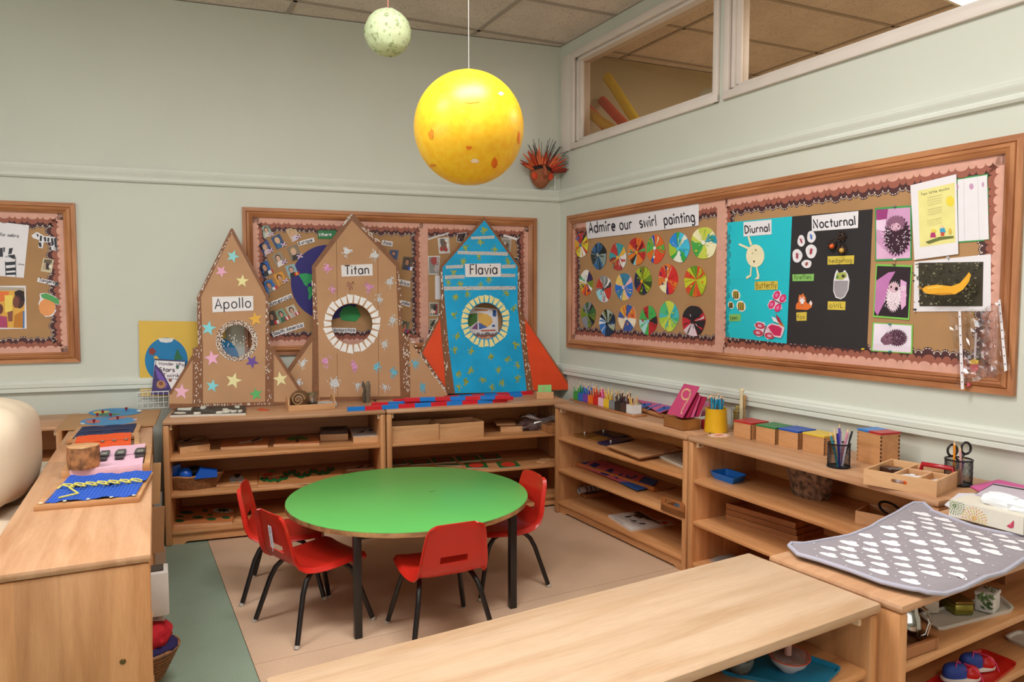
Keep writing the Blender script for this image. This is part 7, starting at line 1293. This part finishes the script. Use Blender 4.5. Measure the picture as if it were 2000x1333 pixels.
# red tray and shoes
zr = .40
tray('red_tray', 'bright red plastic tray under a pair of toy shoes', 'tray', [(1800, 1345), (1900, 1372), (1990, 1302), (1915, 1272)], zr, .010, pm('#b81c14', .35, .04), wall=.004)
def shoe(P_, rz, label):
    root = empty('toy_shoe', label, 'shoe', TR(*P_, rz) @ Matrix.Scale(.84, 4), 'red and blue toy shoes'); rd = pm('#c01a18', .3, .04); bu = pm('#2c4696', .6, .05)
    mb = MB(); mb.sq(.060, .024, .006, pm('#dcd2c4', .5), .3, .8, TR(0, 0, .006)); mb.part('sole', root)
    mb = MB(); mb.sq(.027, .0215, .026, rd, .9, .95, TR(.031, 0, .018)); mb.part('toe_cap', root)
    mb = MB(); mb.sq(.036, .020, .03, bu, .7, .8, TR(-.018, 0, .022)); mb.part('upper', root)
    mb = MB(); rnd = random.Random(3)
    for k in range(4): x = -.01+.008*k; mb.tube([(x, -.017, .042-.003*k), (x+.004, 0, .053-.004*k), (x, .017, .042-.003*k)], .0016, pm('#d8407a', .6), 5)
    mb.tube([(.01, 0, .05), (.022, -.02, .05), (.04, -.03, .03), (.05, -.032, .005)], .0016, pm('#d8407a', .6), 5); mb.tube([(.0, 0, .052), (-.02, -.012, .065), (-.03, -.02, .05)], .0016, pm('#d8407a', .6), 5); mb.part('laces', root); return root
P_ = onz(1880, 1330, zr+.006); shoe(Vector((P_.x-.002, P_.y+.005, zr+.006)), radians(-15), 'nearer red-toed blue toy shoe with pink laces on the red tray')
P_ = onz(1915, 1312, zr+.006); shoe(Vector((P_.x+.0, P_.y+.012, zr+.006)), radians(-12), 'farther red-toed blue toy shoe on the red tray')
tray('white_tray', 'white tray at the far right of the lower shelf', 'tray', [(1958, 1250), (2040, 1285), (2060, 1262), (1990, 1235)], zr, .010, pm('#d0c8bc', .4), wall=.005)
# bench goods
zbn = .54
tray('teal_tray', 'teal blue plastic tray inside the foreground bench', 'tray', [(1398, 1318), (1600, 1358), (1648, 1312), (1500, 1262)], zbn, .011, pm('#1c7ea4', .35, .03), wall=.004)
P_ = onz(1545, 1312, zbn+.005); root = empty('china_bowl', 'small white bowl with an orange rim and dotted inside, on the teal tray', 'bowl', TR(P_.x, P_.y+.01, zbn+.005, 0, .08)); bo = pm('#d8c8c4', .2, .02, spec=.7)
mb = MB(); mb.lathe([(.001, 0), (.018, 0), (.02, .004), (.036, .018), (.043, .034)], bo, 36, sx=1.05); mb.part('bowl_shell', root); mb = MB(); mb.lathe([(.0425, .034), (.034, .018), (.018, .007), (.001, .006)], pm('#b8705c', .2, .06), 36, sx=1.05); mb.part('bowl_inside', root); mb = MB(); mb.tube([(.045*cos(t), .043*sin(t), .034) for t in [i*2*pi/36 for i in range(37)]], .0013, pm('#c8452a', .3), 6, caps=False); mb.part('bowl_rim', root)
mb = MB(); rnd = random.Random(2)
for k in range(26):
    a = 2*pi*(k % 13)/13; rr = .034 if k < 13 else .038; zz = .0195 if k < 13 else .026; mb.sq(.0016, .0016, .0016, pm('#e8c8bc', .4), 1, 1, TR(rr*cos(a), rr*sin(a), zz), 6, 4)
mb.part('raised_dots', root)
root = empty('ceramic_spoon', 'pale pink ceramic spoon standing in the dotted bowl', 'spoon', TR(P_.x+.0, P_.y+.012, zbn+.012, -.3, .1)); mb = MB(); mb.tube([(0, 0, 0), (0, .002, .03), (.002, .008, .075)], .008, pm('#b88c80', .25), 12, radii=[.012, .008, .0065]); mb.part('spoon_handle', root)
P_ = onz(1455, 1326, zbn+.005); root = empty('glass_sphere', 'grey glass ball with pale contents on the teal tray', 'glass ball', TR(P_.x, P_.y+.02, zbn+.005)); mb = MB(); R0 = .034; mb.lathe([(max(.0005, R0*sin(pi*k/20)), R0-R0*cos(pi*k/20)) for k in range(21)], glassy('ball_glass', (.62, .68, .70, 1), .06), 32); mb.part('glass_shell', root)
mb = MB(); mb.lathe([(max(.0005, .03*sin(pi*k/20)), R0-.03*cos(pi*k/20)) for k in range(12)]+[(.0005, .04)], pm('#7c8684', .5, .1, 40), 24); mb.part('sand', root)

# ================================================================ left run tops
q = [zL(510, 298)[0], zL(1340, 258)[0], zL(1440, 250)[0], zL(1500, 104)[0], zL(640, 158)[0]]
ml = [(C('#3f8cc0'), E_(zL, 1008, 218, 262, 40, 32, -2)), (C('#c06a68'), zL(790, 215, 880, 205, 940, 212, 920, 235, 850, 242, 800, 232)), (C('#c06a68'), zL(1000, 200, 1060, 182, 1150, 178, 1180, 188, 1100, 198, 1020, 208)), (C('#d8dcd8'), E_(zL, 768, 243, 22, 7)), (C('#d8b8c0'), zL(1235, 205, 1275, 192, 1270, 210, 1245, 215)),
      (C('#3f8cc0'), E_(zL, 1070, 137, 248, 38, 32, -2)), (C('#d0b848'), zL(860, 135, 920, 122, 1010, 124, 1020, 138, 950, 148, 880, 150)), (C('#3f7a48'), zL(900, 160, 960, 150, 1040, 150, 1120, 158, 1060, 168, 950, 170)), (C('#6a9a50'), zL(1040, 148, 1140, 152, 1100, 158)), (C('#4a9acb'), zL(1060, 110, 1230, 105, 1250, 120, 1100, 130)), (C('#e4e0dc'), E_(zL, 1294, 125, 24, 9))]
mapb = art(FT(H), q, 'map_board', 'brown wooden board with two painted world hemispheres and red pegs', 'map puzzle', pm('#b08458', .55, .05, 5), ml, t=.008)
for i, (x, y) in enumerate(((955, 135), (905, 160), (1028, 162), (1174, 106), (874, 220), (1094, 190))):
    P_ = onz(*zL(x, y)[0], H+.0105); d = P_-mapb.matrix_world.translation; mb = MB(); mb.lathe([(.004, 0), (.004, .006), (.008, .011), (.007, .018), (0, .02)], pm('#8a1420', .3), 10, TR(d.x, d.y, d.z)); mb.part('peg', mapb)
def dframe(q, label, cloth, h=.018, bar=.022, z=H, fn=None):
    a, b_, c_, d_ = [onz(*p, z) for p in q]; d = b_-a; w = d.length; U = d/w; n = Vector((-U.y, U.x, 0)); dp = ((c_-b_).dot(n)+(d_-a).dot(n))/2; M = TR(a.x, a.y, z, math.atan2(d.y, d.x)); root = empty('dressing_frame', label, 'dressing frame', M)
    bm_ = wood('#cc9664', '#b47c4c', 'x', .4, .4, .04)
    for lo_, hi_ in (((0, 0, 0), (w, bar, h)), ((0, dp-bar, 0), (w, dp, h)), ((0, bar, 0), (bar, dp-bar, h)), ((w-bar, bar, 0), (w, dp-bar, h))): mb = MB(); mb.box(lo_, hi_, bm_, None, .002); mb.part('frame_bar', root, smooth=40)
    fn(root, w, dp, h, bar); return root, M
def clothg(w, dp, h, mat, z0, x0, x1, y0, y1, bump=.002, nx=24, ny=10, seed=1, mask=None):
    rnd = random.Random(seed); mb = MB(); vs = []
    for j in range(ny+1):
        for i in range(nx+1): x = x0+(x1-x0)*i/nx; y = y0+(y1-y0)*j/ny; e = (j in (0, ny)) and (bump*1.5*sin(i*1.7)) or 0; vs.append((x, y+e, z0+bump*sin(x*60+y*20+seed)+rnd.uniform(0, bump*.6)-.005*sin(pi*i/nx)*sin(pi*j/ny)))
    mb.add(vs, [(j*(nx+1)+i, j*(nx+1)+i+1, (j+1)*(nx+1)+i+1, (j+1)*(nx+1)+i) for j in range(ny) for i in range(nx)], mat); return mb
def f_lace(root, w, dp, h, bar):
    bc = pm('#1f50b4', .75, .06, 60)
    clothg(w, dp, h, bc, h+.003, bar*1.2, w-bar*.6, bar*.8, dp*.56, .003, seed=2).part('cloth_panel', root); clothg(w, dp, h, bc, h+.005, bar*1.2, w-.004, dp*.54, dp+.006, .003, seed=5).part('cloth_panel', root)
    mb = MB(); ln_ = C('#4a78c8')
    for k in range(22): x = bar+.004+(w-bar*1.6)*k/22; mb.ribbon([(x, bar*.4), (x, dp-.004)], .0012, h+.0085, ln_)
    for k in range(10): y = bar*.5+(dp-bar*.6)*k/10; mb.ribbon([(bar, y), (w-.01, y)], .0012, h+.0086, ln_)
    mb.part('grid_print', root, smooth=0, kind='stuff'); mb = MB(); yl = pm('#d8c85c', .6); rnd = random.Random(4)
    for k in range(7):
        x = w*(.17+.115*k); y = dp*.5
        for s_ in (-1, 1): mb.tube([(x-.022, y-.012*s_, h+.009), (x-.006, y+.006*s_, h+.02), (x+.012, y+.016*s_, h+.015), (x+.026, y+.010*s_+.006, h+.009)], .0028, yl, 6)
    mb.tube([(w*.22, dp*.45, h+.012), (w*.36, dp*.22, h+.01), (w*.3, dp*.18, h+.01), (w*.2, dp*.12, h+.009)], .003, yl, 6); mb.part('yellow_laces', root)
    mb = MB()
    for k in range(5): mb.lathe([(0, .002), (.005, .0015), (.006, 0)], pm('#d8d0b8', .3), 8, TR(w*(.06+.22*k), .008, h+.006))
    mb.part('studs', root)
dframe([zL(312, 1048)[0], zL(1300, 962)[0], zL(1335, 722)[0], zL(480, 800)[0]], 'blue checked dressing frame with yellow laces, nearest on the left shelf', None, fn=f_lace)
def f_buckle(root, w, dp, h, bar):
    pc_ = pm('#e0b4c4', .75, .04, 30); clothg(w, dp, h, pc_, h+.002, bar*1.3, w-bar*1.2, -.004, dp*.5, .0012, seed=2).part('cloth_panel', root); clothg(w, dp, h, pc_, h+.003, bar*1.2, w-bar*1.2, dp*.48, dp+.004, .0012, seed=3).part('cloth_panel', root)
    mb = MB(); mb.box((bar*1.3, -.006, .0), (w-bar*1.2, .002, h+.004), pc_, None, .002); mb.part('cloth_hem', root)
    for k in (.42, .62, .86):
        x = w*k; mb = MB(); bkc = pm('#3a3034', .4); mb.box((x-.016, dp*.3, h+.004), (x+.016, dp*.75, h+.008), bkc, None, .001); mb.box((x-.02, dp*.42, h+.008), (x+.02, dp*.62, h+.013), pm('#2a2426', .3), None, .002); mb.box((x-.01, dp*.46, h+.013), (x+.012, dp*.56, h+.0145), pm('#a8a4a4', .25, metal=.8)); mb.part('buckle', root, smooth=40)
dframe([zL(570, 748)[0], zL(1398, 672)[0], zL(1395, 500)[0], zL(600, 530)[0]], 'pale pink dressing frame with three black buckles', None, h=.03, fn=f_buckle)
def f_org(root, w, dp, h, bar):
    oc = pm('#e8551c', .7, .04, 30); clothg(w, dp, h, oc, h+.002, bar*.5, w-bar*1.6, -.004, dp*.5, .001, seed=2).part('cloth_panel', root); clothg(w, dp, h, oc, h+.003, bar*.5, w-bar*1.6, dp*.48, dp+.004, .001, seed=3).part('cloth_panel', root)
    for k in (.45, .62, .8): mb = MB(); mb.lathe([(0, .004), (.008, .003), (.009, 0)], pm('#8a8478', .3, metal=.5), 10, TR(w*k, dp*.42, h+.005)); mb.part('snap_button', root)
dframe([zL(640, 535)[0], zL(1300, 478)[0], zL(1345, 352)[0], zL(700, 400)[0]], 'bright orange dressing frame with snap buttons', None, h=.024, fn=f_org)
def f_navy(root, w, dp, h, bar):
    nc = pm('#1f2a50', .8, .06, 40); clothg(w, dp, h, nc, h+.001, bar, w-bar, bar*.2, dp*.52, .001, seed=2).part('cloth_panel', root); clothg(w, dp, h, nc, h+.002, bar, w-bar, dp*.5, dp-.002, .001, seed=4).part('cloth_panel', root)
    mb = MB(); ln_ = C('#8a94b8'); mb.ribbon([(bar, dp*.5), (w*.5, dp*.54), (w-bar, dp*.5)], .0015, h+.007, ln_); mb.ribbon([(bar, dp*.12), (w-bar, dp*.16)], .0012, h+.007, ln_)
    rnd = random.Random(5)
    for k in range(14): x, y = w*.1+.1*w*rnd.random()+(.3*w if k % 2 else 0), dp*(.1+.12*rnd.random()); mb.ribbon([(x, y), (x+.008, y+.004)], .0015, h+.0072, ln_)
    mb.part('stitching', root, smooth=0)
dframe([zL(618, 418)[0], zL(1275, 372)[0], zL(1338, 262)[0], zL(745, 298)[0]], 'navy blue zip dressing frame beside the map board', None, h=.02, fn=f_navy)
# stump
P_ = onz(*zL(745, 690)[0], H+.034); rnd = random.Random(2)
wl = pm('#a06a40', .8, .6, 30, bump=1.); root = empty('log_stump', 'short sawn wooden stump standing on the pink dressing frame', 'stump', TR(P_.x-.01, P_.y+.10, H+.034, .3))
wf = lambda q, z: 1+.06*sin(3*q+1)+.03*sin(7*q)+.015*sin(13*q+z*50)
mb = MB(); mb.lathe([(.050, 0), (.052, .01), (.053, .045), (.0535, .082)], wl, 48, wob=wf); mb.part('bark_side', root)
mb = MB(); mb.lathe([(.0535, .082), (.052, .0845), (.001, .085)], wood('#d8a878', '#a87444', 'x', .5, .6, .1), 48, wob=wf); mb.part('cut_face', root)
# poster, book, wire basket
Fp = FB(-.02); art(Fp, [(271, 627), (440, 629), (440, 775), (274, 775)], 'globe_poster', 'yellow card poster with two round world maps behind the Apollo rocket', 'poster', pm('#dcb44c', .6, .02, 4), [(C('#1f78ac'), ell(325, 704, 42, 44, 36)), (C('#e0dcd8'), [(309, 661), (340, 661), (336, 668), (325, 670), (313, 668)]), (C('#8a3c34'), [(291, 683), (298, 679), (305, 686), (300, 694), (292, 692)]), (C('#2f6a44'), [(342, 694), (347, 680), (352, 694), (358, 702), (340, 704)]), (C('#d8b048'), [(300, 697), (306, 695), (312, 703), (302, 702)]), (C('#1f78ac'), ell(425, 704, 42, 44, 36))], t=.003)
Fk = Fr((0, -.11, H), (1, 0, 0), (0, .25, .97)); qk = [(303, 702), (362, 706), (352, 772), (296, 772)]
pr = C('#3a2460')
art(Fk, qk, 'picture_book', 'white and purple children\'s book reading I Wonder Why Stars Twinkle', 'book', pm('#e4dedc', .4, .01), [(pr, [(302, 716), (304, 712), (318, 728), (330, 750), (340, 772), (296, 772)]), (C('#6a4aa0'), [(303, 718), (316, 732), (328, 752), (324, 760), (308, 738)]), (C('#a8784c'), ell(315, 752, 9, 8, 16)), (C('#7a3c28'), ell(315, 750, 4, 4, 10)), (C('#8a4a34'), ell(333, 744, 3.5, 3, 10)), (C('#2c5a44'), ell(347, 718, 3, 4, 10)), (C('#3a3050'), [(303, 702), (362, 706), (362, 708), (303, 705)])], t=.012, off=.0,
    extra=[('lettering', [(C('#5a3c5a'), 's', .9, text_px('I Wonder Why', (303.5, 713.5), (360, 716), 8)), (C('#3c1c34'), 's', 1.5, text_px('Stars', (311, 726.5), (342, 727.5), 10.5)), (C('#5a2c40'), 's', 1.1, text_px('Twinkle', (318, 737), (362, 738), 9)), (C('#8a7a8a'), 's', .4, text_px('and other questions', (326, 741.5), (356, 742.5), 3))], None)])
Fw2 = FB(-.15); a = Fw2.at(269, 797); b_ = Fw2.at(330, 797); t_ = Fw2.at(269, 770); w = b_.x-a.x; hh = t_.y-H
root = empty('wire_basket', 'white wire basket holding the star book at the end of the left shelf', 'basket', TR(a.x, -.15, H+.009)); ww = pm('#dcdcd8', .4); mb = MB(); dpt = .11
for k in range(7): x = w*k/6; mb.tube([(x, 0, .003), (x, 0, hh)], .0017, ww, 5); mb.tube([(x, dpt, .003), (x, dpt, hh)], .0017, ww, 5); mb.tube([(x, 0, .003), (x, dpt, .003)], .0017, ww, 5)
for k in range(4): z = .003+(hh-.003)*k/3; mb.tube([(0, 0, z), (w, 0, z), (w, dpt, z), (0, dpt, z), (0, 0, z)], .0017 if k < 3 else .003, ww, 5)
mb.part('wire_grid', root)
# ================================================================ sofa cushions
cc = pm('#d9c6ac', .85, .03, 5, bump=.1); cc2 = pm('#c9bda6', .85, .03, 5, bump=.1); Rz = radians(7)
def cushion(name, label, c, size, m, rz=Rz, e=.35, rx=0, ry=0, parts=True):
    root = empty(name, label, 'cushion', TR(*c, rz, rx, ry)); mb = MB(); mb.sq(*size, m, e, e, nu=64, nv=32, fn=lambda q: Vector((q.x, q.y, q.z+.010*sin(q.x*17+q.y*9)+.005*sin(q.y*31+q.x*12)))); mb.part('cushion_body', root, smooth=70)
    mb = MB(); a, b_ = size[0], size[1]; mb.tube([(a*1.0*math.copysign(abs(cos(t))**e, cos(t)), b_*math.copysign(abs(sin(t))**e, sin(t)), 0) for t in [i*2*pi/64 for i in range(65)]], .004, m, 6, caps=False); (mb.part('piping', root) if 'bolster' not in name else None); return root
mb = MB(); mb.box((-.42, -1.1, 0), (.30, 1.5, .36), pm('#b8aa92', .8)); sofa = mb.thing('sofa_base', 'cream sofa base behind the left shelf run, mostly hidden', 'sofa', TR(-3.26, -2.1, 0, Rz), smooth=0)
cushion('seat_cushion', 'cream seat cushion at the far end of the sofa', (-3.24, -1.06, .45), (.21, .43, .09), cc2)
cushion('seat_cushion', 'cream seat cushion nearest the camera at the left edge', (-3.12, -2.02, .45), (.21, .52, .09), cc)
cushion('bolster_cushion', 'large rounded cream bolster cushion leaning at the left edge', (-3.21, -1.52, .745), (.245, .36, .205), cc, e=.55)
# ================================================================ things poking out of the left run into the aisle
def onx(u, v, t): # plane parallel to the left run's front, t metres into the aisle
    return at_depth(u, v, t)
P_ = onx(308, 1150, 2.55); mb = MB(); mb.box((-.08, -.05, -.085), (.055, .05, .07), pm('#cfc6bc', .6, .03), None, .006); root = mb.thing('white_bag', 'white cardboard carton sticking out of the left shelf unit', 'carton', TR(P_.x-.02, P_.y, P_.z, .12)); mb = MB(); mb.box((.0, -.03, .07), (.04, .03, .075), pm('#4a4038', .6)); mb.part('dark_opening', root)
P_ = onx(318, 1262, 2.55); root = empty('clothes_basket', 'wicker basket of red and navy cloths at the bottom of the left shelf unit', 'basket', TR(P_.x-.09, P_.y, P_.z-.10, .12)); mb = MB()
for k in range(8): z = .0+k*.014; r_ = .09+.05*k/7; mb.tube([(r_*cos(t), .8*r_*sin(t), z) for t in [i*2*pi/28 for i in range(29)]], .0078, wk, 5, caps=False)
mb.part('woven_side', root, kind='stuff')
crumpled(.11, .09, .055, pm('#b01420', .85, .06), 6, TR(.01, 0, .14), 20, 12, .12).part('red_cloth', root, smooth=60); crumpled(.128, .105, .035, pm('#231a4a', .85, .06), 8, TR(.012, 0, .1), 20, 12, .06).part('navy_cloth', root, smooth=60); crumpled(.03, .03, .02, pm('#d8c0b8', .85), 9, TR(.07, .03, .17), 12, 8, .15).part('pale_cloth', root, smooth=60)
for (u0, v0, u1, v1, c, lb, zt) in ((297, 905, 312, 985, '#b88a5c', 'brown wooden board leaning out of the far left unit', 3.1), (300, 962, 316, 1045, '#8c867c', 'grey folded papers sticking out of the far left unit', 3.3), (302, 990, 322, 1080, '#a87850', 'brown folder standing in the far left unit', 3.08), (304, 1070, 326, 1140, '#a88a70', 'brown paper bag at the bottom of the far left unit', 3.27)):
    A_, B_ = onx((u0+u1)/2-6, v0, zt), onx((u0+u1)/2-6, v1, zt); h = A_.z-B_.z; mb = MB(); mb.prism([(-.12, 0), (.028, 0), (.036, h), (-.10, h)], -.006, .006, pm(c, .7, .05), M=Matrix.Rotation(pi/2, 4, 'X')); mb.thing('leaning_board' if 'board' in lb else 'paper_item', lb, 'board' if 'board' in lb else 'paper', TR(B_.x-.0, B_.y, B_.z, .12), smooth=0)
